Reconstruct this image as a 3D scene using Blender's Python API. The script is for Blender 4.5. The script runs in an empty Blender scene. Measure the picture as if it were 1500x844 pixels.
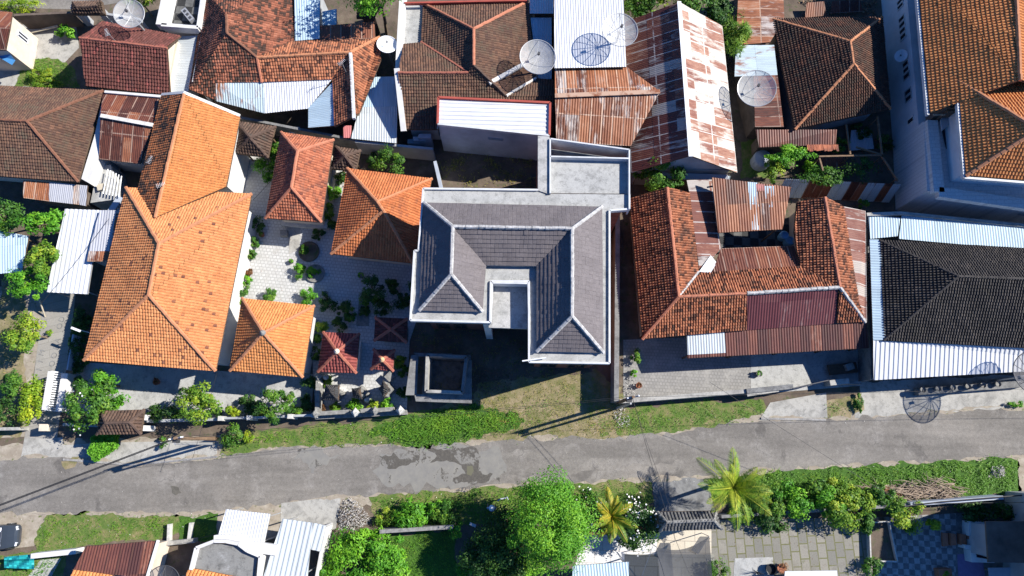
import bpy, math, random
import numpy as np
from mathutils import Vector, geometry

random.seed(7)
RNG = np.random.default_rng(7)
SC = bpy.context.scene
COL = SC.collection
R = math.radians

# ------------------------------------------------------------------ camera
CAM_H = 53.0
TILT = math.atan(228 / 1000)
CT, ST = math.cos(TILT), math.sin(TILT)


def P(u, v, z=0.0):
    """world point at height z seen along the ray (u, v) of a 1500 x 844 survey frame"""
    a, b = u - 750.0, 422.0 - v
    ry, rz = b * CT + 1000 * ST, b * ST - 1000 * CT
    t = (CAM_H - z) / -rz
    return Vector((a * t, ry * t, z))


cam = bpy.data.cameras.new('camera')
cam.sensor_width = 36
cam.lens = 24
cam.clip_end = 2000
camo = bpy.data.objects.new('camera', cam)
COL.objects.link(camo)
camo.location = (0, 0, CAM_H)
camo.rotation_euler = (TILT, 0, 0)
SC.camera = camo

# ------------------------------------------------------------------ light
SUN_EL, SUN_AZ = 39.0, 16.0        # azimuth measured from +x towards +y
SD = Vector((math.cos(R(SUN_EL)) * math.cos(R(SUN_AZ)), math.cos(R(SUN_EL)) * math.sin(R(SUN_AZ)), math.sin(R(SUN_EL))))
sun = bpy.data.lights.new('sun', 'SUN')
sun.energy = 5.0
sun.angle = R(0.5)
sun.color = (1.0, 0.95, 0.87)
suno = bpy.data.objects.new('sun', sun)
COL.objects.link(suno)
suno.location = (40, 12, 60)
suno.rotation_euler = SD.to_track_quat('Z', 'Y').to_euler()
world = bpy.data.worlds.new('World')
SC.world = world
world.use_nodes = True
nt = world.node_tree
bg = nt.nodes['Background']
sky = nt.nodes.new('ShaderNodeTexSky')
sky.sky_type = 'NISHITA'
sky.sun_disc = False
sky.sun_elevation = R(SUN_EL)
sky.sun_rotation = R(90 - SUN_AZ)
sky.air_density = 1.0
sky.dust_density = 0.3
sky.ozone_density = 2.5
tintn = nt.nodes.new('ShaderNodeMixRGB')
tintn.blend_type = 'MULTIPLY'
tintn.inputs[0].default_value = 1.0
tintn.inputs[2].default_value = (.40, .86, 1.5, 1)
nt.links.new(sky.outputs[0], tintn.inputs[1])
nt.links.new(tintn.outputs[0], bg.inputs[0])
bg.inputs[1].default_value = 0.06
SC.view_settings.view_transform = 'Standard'
SC.view_settings.look = 'None'
SC.view_settings.exposure = 0.86
SC.view_settings.gamma = 1
SC.view_settings.use_curve_mapping = False

# ------------------------------------------------------------------ materials
M = {}


class NT:
    def __init__(s, name):
        m = bpy.data.materials.new(name)
        m.use_nodes = True
        s.m, s.t = m, m.node_tree
        s.b = s.t.nodes['Principled BSDF']
        s.out = s.t.nodes['Material Output']
        s.b.inputs['Specular IOR Level'].default_value = 0.3
        M[name] = m

    def n(s, typ, **kw):
        x = s.t.nodes.new('ShaderNode' + typ)
        for k, v in kw.items():
            setattr(x, k, v)
        return x

    def l(s, a, b):
        s.t.links.new(a, b)

    def coords(s, uv=False, scale=(1, 1, 1), rot=0):
        tc = s.n('TexCoord')
        mp = s.n('Mapping')
        mp.inputs['Scale'].default_value = scale
        mp.inputs['Rotation'].default_value = (0, 0, rot)
        s.l(tc.outputs['UV' if uv else 'Object'], mp.inputs['Vector'])
        return mp.outputs[0]

    def noise(s, scale, detail=4, rough=.6, uv=False, mscale=(1, 1, 1)):
        x = s.n('TexNoise')
        x.inputs['Scale'].default_value = scale
        x.inputs['Detail'].default_value = detail
        x.inputs['Roughness'].default_value = rough
        s.l(s.coords(uv, mscale), x.inputs['Vector'])
        return x.outputs[0]

    def tint(s):
        a = s.n('Attribute')
        a.attribute_name = 'tint'
        return a.outputs['Fac']

    def ramp(s, fac, stops, mode='LINEAR'):
        r = s.n('ValToRGB')
        r.color_ramp.interpolation = mode
        e = r.color_ramp.elements
        while len(e) < len(stops):
            e.new(0.5)
        for i, (p, c) in enumerate(stops):
            e[i].position = p
            e[i].color = (*c, 1) if len(c) == 3 else c
        s.l(fac, r.inputs[0])
        return r.outputs[0]

    def step(s, fac, lo, hi):
        return s.ramp(fac, [(lo, (0, 0, 0)), (hi, (1, 1, 1))])

    def mix(s, fac, a, b, mode='MIX'):
        x = s.n('MixRGB')
        x.blend_type = mode
        for i, v in ((0, fac), (1, a), (2, b)):
            if isinstance(v, (int, float)):
                x.inputs[i].default_value = v
            elif isinstance(v, tuple):
                x.inputs[i].default_value = (*v, 1)
            else:
                s.l(v, x.inputs[i])
        return x.outputs[0]

    def math(s, op, a, b=0.0):
        x = s.n('Math')
        x.operation = op
        for i, v in ((0, a), (1, b)):
            if isinstance(v, (int, float)):
                x.inputs[i].default_value = v
            else:
                s.l(v, x.inputs[i])
        return x.outputs[0]

    def bump(s, h, strength=.3, dist=.02):
        b = s.n('Bump')
        b.inputs['Strength'].default_value = strength
        b.inputs['Distance'].default_value = dist
        s.l(h, b.inputs['Height'])
        s.l(b.outputs[0], s.b.inputs['Normal'])

    def done(s, col, rough=.85, metal=0.0):
        if isinstance(col, tuple):
            s.b.inputs['Base Color'].default_value = (*col, 1)
        else:
            s.l(col, s.b.inputs['Base Color'])
        if isinstance(rough, (int, float)):
            s.b.inputs['Roughness'].default_value = rough
        else:
            s.l(rough, s.b.inputs['Roughness'])
        s.b.inputs['Metallic'].default_value = metal
        return s.m


def tile_mat(name, stops, moss=None, amount=.45, mscale=.6, mix_noise=0.0, rough=.85, streak=.55):
    m = NT(name)
    f = m.tint()
    if mix_noise:
        nz = m.step(m.noise(.55, 5, .65), .3, .7)
        f = m.math('ADD', m.math('MULTIPLY', f, 1 - mix_noise), m.math('MULTIPLY', nz, mix_noise))
    c = m.ramp(f, stops)
    fine = m.ramp(m.noise(9, 3), [(.3, (.78, .78, .78)), (.7, (1.12, 1.12, 1.12))])
    c = m.mix(1.0, c, fine, 'MULTIPLY')
    if moss:
        w = m.step(m.math('ADD', m.noise(mscale, 6, .7), m.math('MULTIPLY', m.math('SUBTRACT', m.tint(), .5), .25)), 1 - amount - .12, 1 - amount + .1)
        c = m.mix(w, c, moss)
    st = m.ramp(m.noise(1.0, 6, .75, uv=True, mscale=(1.6, .28, 1)), [(.34, (.66, .64, .62)), (.56, (1.04, 1.04, 1.04))])
    c = m.mix(streak, c, m.mix(1.0, c, st, 'MULTIPLY'))
    m.bump(m.noise(30, 2), .25, .02)
    return m.done(c, rough)


def tin_mat(name, base, rusts, rust=.5, streak=True, tintvar=.12, rough=.55, sheet=.35, metal=0.0, seam=None):
    """corrugated sheet: a base coat with rust that follows sheets and runs down the slope"""
    m = NT(name)
    a = m.noise(1.0, 6, .7, uv=True, mscale=(2.2, .5, 1))
    b = m.noise(.35, 4, .6)
    f = m.math('ADD', m.math('MULTIPLY', a, .65), m.math('MULTIPLY', b, .35))
    f = m.math('ADD', f, m.math('MULTIPLY', m.math('SUBTRACT', m.tint(), .5), sheet))
    w = m.step(f, .60 - rust * .35, .70 - rust * .35)
    rc = m.ramp(m.math('ADD', m.math('MULTIPLY', m.noise(3.0, 5, .7, uv=True, mscale=(1.5, .4, 1)), .6), m.math('MULTIPLY', m.tint(), .4)), [(.32 + .18 * i, r) for i, r in enumerate(rusts)])
    bv = m.mix(1.0, base, m.ramp(m.tint(), [(0, (1 - tintvar,) * 3), (1, (1 + tintvar * .4,) * 3)]), 'MULTIPLY')
    dirt = m.ramp(m.noise(1.6, 5, .7, uv=True, mscale=(2.5, .35, 1)), [(.3, (.72, .7, .68)), (.62, (1, 1, 1))])
    bv = m.mix(.6, bv, m.mix(1.0, bv, dirt, 'MULTIPLY'))
    c = m.mix(w, bv, rc)
    if seam:
        b = m.n('TexBrick')
        b.offset = 0.0
        b.inputs['Scale'].default_value = 1
        b.inputs['Brick Width'].default_value = .84
        b.inputs['Row Height'].default_value = 2.05
        b.inputs['Mortar Size'].default_value = .045
        m.l(m.coords(True), b.inputs['Vector'])
        k = m.math('MULTIPLY', b.outputs[1], m.step(m.noise(1.3, 4), .36, .5))
        c = m.mix(k, c, seam)
    return m.done(c, rough, metal)


def conc_mat(name, base, stain, amount=.5, scale=.8, fine=.15, rough=.9):
    m = NT(name)
    w = m.step(m.noise(scale, 7, .68), .58 - amount * .2, .78 - amount * .2)
    c = m.mix(w, base, stain)
    c = m.mix(m.step(m.noise(2.6, 8, .78), .50, .66), c, tuple(x * .55 for x in base))
    c = m.mix(m.step(m.noise(5.5, 6, .75), .60, .68), c, tuple(min(.8, x * 1.22) for x in base))
    f = m.ramp(m.noise(14, 4, .7), [(.3, (1 - fine,) * 3), (.7, (1 + fine,) * 3)])
    c = m.mix(1.0, c, f, 'MULTIPLY')
    m.bump(m.noise(25, 3), .2, .01)
    return m.done(c, rough)


def plain(name, col, rough=.6, var=.12, scale=1.5, metal=0.0):
    m = NT(name)
    f = m.ramp(m.noise(scale, 5, .65), [(.3, (1 - var,) * 3), (.7, (1 + var * .5,) * 3)])
    return m.done(m.mix(1.0, col, f, 'MULTIPLY'), rough, metal)


def leaf_mat(name, stops, trans=.3):
    m = NT(name)
    c = m.ramp(m.tint(), [(p, tuple(min(.6, x * g) for x, g in zip(q, (1.3, 1.38, 1.0)))) for p, q in stops])
    hu = m.n('Attribute')
    hu.attribute_name = 'hue'
    c = m.mix(1.0, c, m.ramp(hu.outputs['Fac'], [(0, (.62, .74, .62)), (.5, (1, 1, 1)), (1, (1.45, 1.16, .85))]), 'MULTIPLY')
    m.done(c, .55)
    tr = m.n('BsdfTranslucent')
    m.l(m.mix(1.0, c, (1.2, 1.25, .5), 'MULTIPLY'), tr.inputs[0])
    mx = m.n('MixShader')
    mx.inputs[0].default_value = trans
    m.l(m.b.outputs[0], mx.inputs[1])
    m.l(tr.outputs[0], mx.inputs[2])
    m.l(mx.outputs[0], m.out.inputs[0])
    return m.m


tile_mat('tile_orange', [(0, (.15, .06, .038)), (.012, (.20, .08, .048)), (.022, (.30, .12, .06)), (.03, (.50, .195, .075)), (1, (.62, .27, .108))], moss=(.36, .14, .065), amount=.26, mscale=.5, streak=.3)
tile_mat('tile_orange_clean', [(0, (.50, .19, .062)), (1, (.62, .26, .088))], moss=(.40, .15, .06), amount=.28, streak=.3)
tile_mat('tile_orange_deep', [(0, (.40, .125, .045)), (1, (.54, .19, .07))], moss=(.24, .08, .04), amount=.36)
tile_mat('tile_salmon', [(0, (.16, .055, .04)), (.15, (.33, .105, .055)), (1, (.50, .18, .095))], moss=(.14, .06, .045), amount=.36, mscale=1.2)
tile_mat('tile_mottled', [(0, (.045, .03, .025)), (.36, (.075, .042, .03)), (.46, (.2, .075, .045)), (.64, (.32, .115, .065)), (1, (.42, .18, .11))], mix_noise=.55)
tile_mat('tile_village', [(0, (.07, .035, .025)), (.16, (.13, .05, .03)), (.3, (.33, .12, .06)), (1, (.50, .20, .10))], moss=(.11, .055, .038), amount=.36, mscale=.9)
tile_mat('tile_brown', [(0, (.085, .048, .036)), (.5, (.13, .07, .046)), (1, (.20, .10, .062))], moss=(.09, .065, .045), amount=.40)
tile_mat('tile_oldbrown', [(0, (.06, .035, .026)), (.5, (.12, .055, .036)), (1, (.22, .095, .055))], moss=(.075, .055, .04), amount=.45, mscale=1.0)
tile_mat('tile_maroon', [(0, (.085, .03, .024)), (.85, (.145, .05, .04)), (1, (.24, .065, .055))], moss=(.09, .04, .035), amount=.32)
tile_mat('tile_ash', [(0, (.10, .098, .095)), (1, (.19, .185, .175))], moss=(.09, .09, .08), amount=.4)
tile_mat('tile_orange_mossy', [(0, (.38, .13, .05)), (1, (.54, .21, .08))], moss=(.05, .035, .028), amount=.46, mscale=.42)
tile_mat('tile_wine', [(0, (.20, .05, .045)), (1, (.31, .085, .07))], moss=(.15, .06, .05), amount=.3)
tile_mat('tile_grey', [(0, (.126, .110, .112)), (1, (.158, .139, .140))], moss=(.122, .107, .11), amount=.38, mscale=.9, rough=.75, streak=.35)
tile_mat('tile_black', [(0, (.028, .024, .024)), (.6, (.05, .043, .04)), (1, (.10, .082, .07))], moss=(.04, .035, .03), amount=.4, rough=.7)
tile_mat('tile_dark', [(0, (.07, .045, .035)), (1, (.16, .095, .065))], moss=(.07, .055, .045), amount=.42)
tile_mat('thatch', [(0, (.035, .035, .037)), (1, (.085, .085, .088))], rough=.95)
RU = [(.05, .02, .015), (.15, .05, .028), (.30, .11, .045), (.36, .2, .12)]
RUD = [(.06, .022, .02), (.11, .038, .03), (.17, .06, .038), (.28, .17, .13)]
tin_mat('tin_white', (.60, .615, .64), RUD, rust=-.9, tintvar=.05, sheet=.05)
tin_mat('tin_white_worn', (.50, .545, .565), RU, rust=-.12, sheet=.08)
tin_mat('tin_blue', (.40, .52, .60), RU, rust=-.3, sheet=.1)
tin_mat('tin_sky', (.40, .52, .60), RU, rust=-.5, sheet=.05)
tin_mat('tin_paleblue', (.46, .56, .60), RU, rust=.22, sheet=.12)
tin_mat('tin_grey', (.40, .41, .45), RUD, rust=-.1, sheet=.1)
tin_mat('tin_rust', (.30, .26, .24), [(.06, .022, .016), (.13, .042, .026), (.22, .08, .04), (.34, .19, .12)], rust=1.05, sheet=.2, seam=(.26, .17, .13))
tin_mat('tin_orange', (.50, .44, .40), [(.10, .035, .02), (.21, .07, .03), (.33, .135, .065), (.44, .30, .22)], rust=.66, sheet=.2, seam=(.42, .28, .2))
tin_mat('tin_deeprust', (.42, .36, .33), [(.09, .032, .02), (.19, .06, .028), (.29, .11, .05), (.38, .24, .16)], rust=1.0, sheet=.2, seam=(.20, .08, .04))
tin_mat('tin_brown', (.2, .12, .1), RUD, rust=1.3, sheet=.15, tintvar=.1, seam=(.07, .03, .022))
tin_mat('tin_maroon', (.12, .035, .04), [(.09, .03, .035), (.12, .036, .04), (.14, .05, .05), (.3, .22, .2)], rust=.6)
tin_mat('tin_patch_dark', (.36, .33, .31), [(.07, .022, .018), (.10, .03, .024), (.16, .055, .035), (.40, .27, .2)], rust=.98, sheet=.62, seam=(.36, .32, .30))
tin_mat('tin_patch_light', (.53, .50, .44), [(.09, .028, .024), (.16, .05, .035), (.30, .15, .10), (.5, .42, .34)], rust=.34, sheet=.30, seam=(.50, .47, .43))
tin_mat('tin_patch_mid', (.40, .35, .31), [(.09, .028, .024), (.15, .05, .035), (.24, .12, .09), (.40, .33, .28)], rust=.75, sheet=.7, seam=(.38, .34, .31))
tin_mat('tin_pink', (.55, .18, .18), RUD, rust=.2)
conc_mat('concrete', (.39, .385, .37), (.25, .25, .24), .55, .9)
conc_mat('concrete_pale', (.37, .37, .355), (.26, .26, .25), .55, .8)
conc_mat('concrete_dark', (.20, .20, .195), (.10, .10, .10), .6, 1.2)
conc_mat('concrete_worn', (.36, .35, .32), (.22, .215, .20), .55, .7)
conc_mat('kerb_concrete', (.30, .29, .275), (.18, .17, .16), .5, 1.5)
plain('wall_white', (.60, .59, .57), .8, .18, .7)
plain('wall_cream', (.62, .52, .42), .8, .2, .8)
plain('wall_grey', (.34, .35, .36), .85, .25, .6)
plain('wall_blue', (.60, .60, .62), .8, .2, .5)
plain('wall_pale_skytint', (.40, .44, .50), .85, .3, .5)  # pale wall with the blue of skylight in shade put into its colour
plain('wall_brick', (.24, .10, .07), .9, .35, 2)
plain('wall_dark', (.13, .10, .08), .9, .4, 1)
plain('stone_grey', (.24, .235, .22), .95, .45, 4)
plain('stone_pale', (.48, .47, .44), .95, .3, 4)
plain('fascia_white', (.54, .55, .56), .6, .2)
plain('paint_red', (.34, .07, .05), .7, .2)
plain('paint_blue', (.06, .22, .46), .6, .15)
plain('paint_cyan', (.28, .60, .85), .5, .15)
plain('ridge_orange', (.46, .20, .10), .85, .25, 3)
plain('ridge_pink', (.44, .17, .10), .85, .25, 3)
plain('ridge_grey', (.42, .41, .40), .85, .5, 5)
plain('ridge_dark', (.10, .065, .05), .9, .4, 4)
plain('ridge_brown', (.20, .09, .055), .9, .35, 4)
plain('ridge_white', (.60, .58, .54), .85, .35, 3)
plain('ridge_wine', (.34, .12, .08), .9, .3, 4)
plain('ridge_black', (.045, .04, .038), .8, .3, 4)
plain('wood', (.20, .13, .08), .85, .35, 4)
plain('wood_dark', (.09, .06, .04), .85, .35, 4)
plain('wood_pale', (.48, .42, .32), .8, .2, 4)
plain('bark', (.17, .13, .095), .95, .4, 5)
plain('metal_grey', (.42, .42, .42), .45, .15, 3, .4)
plain('metal_white', (.76, .77, .78), .45, .06)
plain('metal_dark', (.06, .06, .065), .5, .2)
plain('cable_black', (.022, .022, .024), .6, .1)
plain('black_plastic', (.02, .02, .022), .4, .1)
plain('terracotta', (.36, .14, .08), .85, .2, 3)
plain('cream_stone', (.62, .54, .42), .85, .15, 3)
plain('tarp_teal', (.02, .34, .36), .55, .2, 3)
plain('purple_mat', (.20, .15, .26), .9, .15, 3)
plain('petal', (.82, .80, .76), .6, .05)
plain('gold', (.55, .36, .20), .6, .2)
plain('rubble', (.42, .40, .375), .95, .5, 6)
plain('glass_dark', (.025, .03, .04), .12, .1)
plain('car_paint', (.035, .045, .06), .22, .05)
plain('tyre', (.02, .02, .02), .9, .1)
plain('lamp_lens', (.75, .77, .8), .15, .05)
plain('deadwood', (.36, .28, .21), .95, .4, 5)
plain('dry_leaf', (.26, .13, .06), .95, .4, 5)
leaf_mat('leaf_bright', [(0, (.035, .12, .012)), (.5, (.085, .24, .022)), (1, (.16, .34, .04))])
leaf_mat('leaf_mid', [(0, (.02, .065, .012)), (.5, (.05, .13, .022)), (1, (.12, .22, .035))])
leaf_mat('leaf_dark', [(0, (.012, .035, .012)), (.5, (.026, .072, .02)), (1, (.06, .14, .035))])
leaf_mat('leaf_yellow', [(0, (.07, .13, .012)), (.5, (.18, .26, .02)), (1, (.32, .38, .04))])
leaf_mat('leaf_lime', [(0, (.05, .12, .015)), (.5, (.12, .21, .025)), (1, (.24, .30, .05))])
leaf_mat('leaf_feather', [(0, (.04, .13, .016)), (.5, (.095, .25, .026)), (1, (.17, .34, .05))], .35)
leaf_mat('leaf_red', [(0, (.06, .025, .015)), (1, (.17, .07, .035))])
leaf_mat('palm_gold', [(0, (.05, .12, .012)), (.55, (.13, .18, .02)), (.8, (.32, .26, .03)), (1, (.44, .30, .05))])
leaf_mat('palm_green', [(0, (.03, .09, .01)), (.5, (.12, .20, .02)), (1, (.36, .34, .05))], .2)
leaf_mat('grass_blade', [(0, (.035, .10, .012)), (.45, (.075, .18, .02)), (.8, (.12, .22, .028)), (1, (.24, .22, .09))], .25)
leaf_mat('grass_dry', [(0, (.06, .085, .02)), (.4, (.13, .14, .035)), (.75, (.26, .21, .09)), (1, (.36, .28, .15))], .2)

# asphalt
m = NT('asphalt')
c = m.ramp(m.noise(.16, 6, .6), [(.32, (.140, .131, .120)), (.5, (.172, .162, .148)), (.68, (.215, .20, .18))])
tk = m.ramp(m.noise(1.0, 5, .65, mscale=(.07, .75, 1)), [(.35, (.80, .79, .78)), (.65, (1.16, 1.15, 1.13))])
c = m.mix(1.0, c, tk, 'MULTIPLY')
c = m.mix(m.step(m.noise(1.1, 7, .75), .58, .72), c, (.24, .225, .205))
c = m.mix(m.step(m.noise(2.3, 6, .75), .66, .74), c, (.10, .095, .09))
c = m.mix(m.math('MULTIPLY', m.step(m.noise(.45, 6, .7), .52, .66), .55), c, (.27, .255, .235))
vo = m.n('TexVoronoi', feature='DISTANCE_TO_EDGE')
vo.inputs['Scale'].default_value = .8
dn = m.n('TexNoise')
dn.inputs['Scale'].default_value = 1.6
dn.inputs['Detail'].default_value = 6
m.l(m.coords(), dn.inputs['Vector'])
m.l(m.mix(.45, m.coords(), dn.outputs[1]), vo.inputs['Vector'])
crack = m.math('MULTIPLY', m.ramp(vo.outputs[0], [(.003, (.55, .55, .55)), (.014, (0, 0, 0))]), m.step(m.noise(.45, 5), .54, .64))
c = m.mix(1.0, c, m.ramp(m.noise(4.5, 5, .8), [(.35, (.84, .835, .83)), (.65, (1.17, 1.16, 1.15))]), 'MULTIPLY')
c = m.mix(m.step(m.noise(.28, 5, .6), .60, .63), c, m.mix(1.0, c, (.74, .74, .75), 'MULTIPLY'))
c = m.mix(crack, c, (.06, .057, .054))
c = m.mix(1.0, c, m.ramp(m.noise(18, 3, .8), [(.3, (.80, .80, .80)), (.7, (1.2, 1.2, 1.2))]), 'MULTIPLY')
m.bump(m.noise(22, 4, .8), .35, .02)
m.done(c, .92)
# soil
m = NT('soil')
c = m.ramp(m.noise(.7, 7, .7), [(.3, (.07, .055, .042)), (.55, (.13, .10, .075)), (.75, (.20, .165, .125))])
c = m.mix(m.step(m.noise(2.2, 5), .55, .72), c, (.06, .085, .028))
m.bump(m.noise(12, 5, .75), .5, .05)
m.done(c, .95)
m = NT('dirt_pale')
c = m.ramp(m.noise(1.1, 7, .7), [(.3, (.20, .165, .125)), (.55, (.31, .27, .215)), (.75, (.42, .38, .32))])
c = m.mix(m.step(m.noise(2.6, 6), .58, .70), c, (.10, .12, .04))
m.bump(m.noise(14, 5, .75), .4, .03)
m.done(c, .95)
m = NT('turf')
c = m.ramp(m.noise(1.2, 7, .7), [(.25, (.05, .09, .02)), (.45, (.085, .14, .028)), (.58, (.16, .16, .06)), (.7, (.28, .22, .13))])
m.bump(m.noise(16, 5, .8), .6, .05)
m.done(c, .95)
m = NT('turf_dry')
c = m.ramp(m.noise(.9, 7, .7), [(.25, (.085, .11, .035)), (.42, (.15, .145, .06)), (.56, (.24, .195, .115)), (.72, (.34, .28, .19))])
m.bump(m.noise(16, 5, .8), .6, .05)
m.done(c, .95)
m = NT('turf_lush')
c = m.ramp(m.noise(1.4, 6, .7), [(.3, (.03, .07, .012)), (.55, (.055, .125, .018)), (.75, (.09, .16, .03))])
m.bump(m.noise(16, 5, .8), .6, .05)
m.done(c, .95)


def paver_mat(name, c1, c2, joint, w, h, rot, mortar=.03, grass=0.0, stain=None):
    m = NT(name)
    b = m.n('TexBrick')
    b.inputs['Scale'].default_value = 1
    b.inputs['Brick Width'].default_value = w
    b.inputs['Row Height'].default_value = h
    b.inputs['Mortar Size'].default_value = mortar
    b.inputs['Color1'].default_value = (*c1, 1)
    b.inputs['Color2'].default_value = (*c2, 1)
    b.inputs['Mortar'].default_value = (*joint, 1)
    m.l(m.coords(rot=rot), b.inputs['Vector'])
    c = b.outputs[0]
    if stain:
        c = m.mix(m.step(m.noise(.9, 7, .7), .5, .68), c, stain)
    if grass:
        c = m.mix(m.step(m.noise(1.7, 6, .7), 1 - grass, 1.08 - grass), c, (.11, .14, .03))
    c = m.mix(1.0, c, m.ramp(m.noise(10, 4, .7), [(.3, (.85,) * 3), (.7, (1.12,) * 3)]), 'MULTIPLY')
    m.bump(b.outputs[1], -.4, .02)
    return m.done(c, .9)


paver_mat('paving_white', (.49, .49, .48), (.43, .43, .42), (.32, .32, .31), .30, .26, .1, .03, .0, (.36, .35, .33))
paver_mat('paving_grass', (.25, .235, .20), (.17, .165, .145), (.13, .13, .06), 1.05, .66, R(88), .045, .36, (.18, .17, .145))
paver_mat('paving_cream', (.56, .50, .40), (.50, .45, .36), (.26, .23, .19), 1.5, .8, .03, .02)
paver_mat('paving_bright', (.62, .61, .59), (.56, .555, .54), (.40, .36, .32), 1.15, .9, .04, .02)
paver_mat('paving_green', (.27, .265, .23), (.24, .235, .205), (.17, .165, .14), 1.7, .7, .03, .03, .2)
paver_mat('path_slab', (.30, .285, .255), (.265, .25, .225), (.21, .2, .18), 30, .62, R(-14), .02, .12, (.24, .23, .205))
paver_mat('block_wall', (.58, .58, .58), (.53, .53, .53), (.44, .44, .45), .6, .3, 0, .02)
paver_mat('gravel_paving', (.27, .262, .25), (.225, .22, .21), (.19, .185, .175), .25, .25, .05, .03, .14, (.31, .30, .28))
for nm, a_, b_, s_ in (('checker_blue', (.32, .32, .31), (.155, .158, .16), 2.45), ('checker_dark', (.12, .12, .115), (.03, .03, .03), 1.5)):
    m = NT(nm)
    ck = m.n('TexChecker')
    ck.inputs['Scale'].default_value = s_
    ck.inputs[1].default_value = (*a_, 1)
    ck.inputs[2].default_value = (*b_, 1)
    m.l(m.coords(rot=.06), ck.inputs['Vector'])
    c = m.mix(1.0, ck.outputs[0], m.ramp(m.noise(2, 7, .75), [(.34, (.55,) * 3), (.66, (1.15,) * 3)]), 'MULTIPLY')
    m.done(c, .7)
for nm, col, al in (('dish_mesh', (.52, .52, .51), .50), ('shade_net', (.06, .063, .07), .80), ('dish_mesh_dark', (.10, .10, .11), .45)):
    m = NT(nm)
    m.done(m.mix(1.0, col, m.ramp(m.noise(2.5, 4), [(.3, (.85,) * 3), (.7, (1.1,) * 3)]), 'MULTIPLY'), .6)
    tr = m.n('BsdfTransparent')
    mx = m.n('MixShader')
    mx.inputs[0].default_value = al
    m.l(tr.outputs[0], mx.inputs[1])
    m.l(m.b.outputs[0], mx.inputs[2])
    m.l(mx.outputs[0], m.out.inputs[0])
m = NT('wet_mud')
c = m.ramp(m.noise(2.2, 6, .7), [(.35, (.075, .07, .06)), (.7, (.13, .12, .10))])
m.done(c, .8)
m = NT('silt')
c = m.ramp(m.noise(1.3, 6, .7), [(.35, (.17, .165, .155)), (.7, (.225, .215, .19))])
wet = m.step(m.math('ADD', m.noise(.62, 7, .72), m.math('MULTIPLY', m.noise(3.5, 5, .75), .25)), .70, .73)
c = m.mix(wet, c, m.ramp(m.noise(6, 5, .8), [(.35, (.06, .056, .05)), (.7, (.115, .105, .09))]))
m.bump(m.noise(10, 5), .2, .01)
m.done(c, .85)
m = NT('silt_wet')
c = m.ramp(m.noise(1.3, 6, .7), [(.35, (.17, .165, .155)), (.7, (.225, .215, .19))])
wet = m.step(m.math('ADD', m.noise(.62, 7, .72), m.math('MULTIPLY', m.noise(3.5, 5, .75), .25)), .56, .60)
c = m.mix(wet, c, m.ramp(m.noise(6, 5, .8), [(.35, (.06, .056, .05)), (.7, (.115, .105, .09))]))
m.bump(m.noise(10, 5), .2, .01)
m.done(c, .85)
m = NT('puddle_water')
m.done((.13, .125, .085), .3)

# ------------------------------------------------------------------ objects
ORG = {}


def tag(o, label=None, cat=None, group=None, kind=None):
    if label:
        o['label'] = label
    if cat:
        o['category'] = cat
    if group:
        o['group'] = group
    if kind:
        o['kind'] = kind
    return o


def thing(name, label, cat, loc, group=None):
    o = bpy.data.objects.new(name, None)
    COL.objects.link(o)
    o.empty_display_size = .3
    o.location = loc
    ORG[o] = Vector(loc)
    return tag(o, label, cat, group)


def link_mesh(me, name, parent, origin):
    o = bpy.data.objects.new(name, me)
    COL.objects.link(o)
    if parent is not None:
        o.parent = parent
        ORG[o] = ORG[parent]
    else:
        o.location = origin
        ORG[o] = Vector(origin)
    return o


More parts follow.
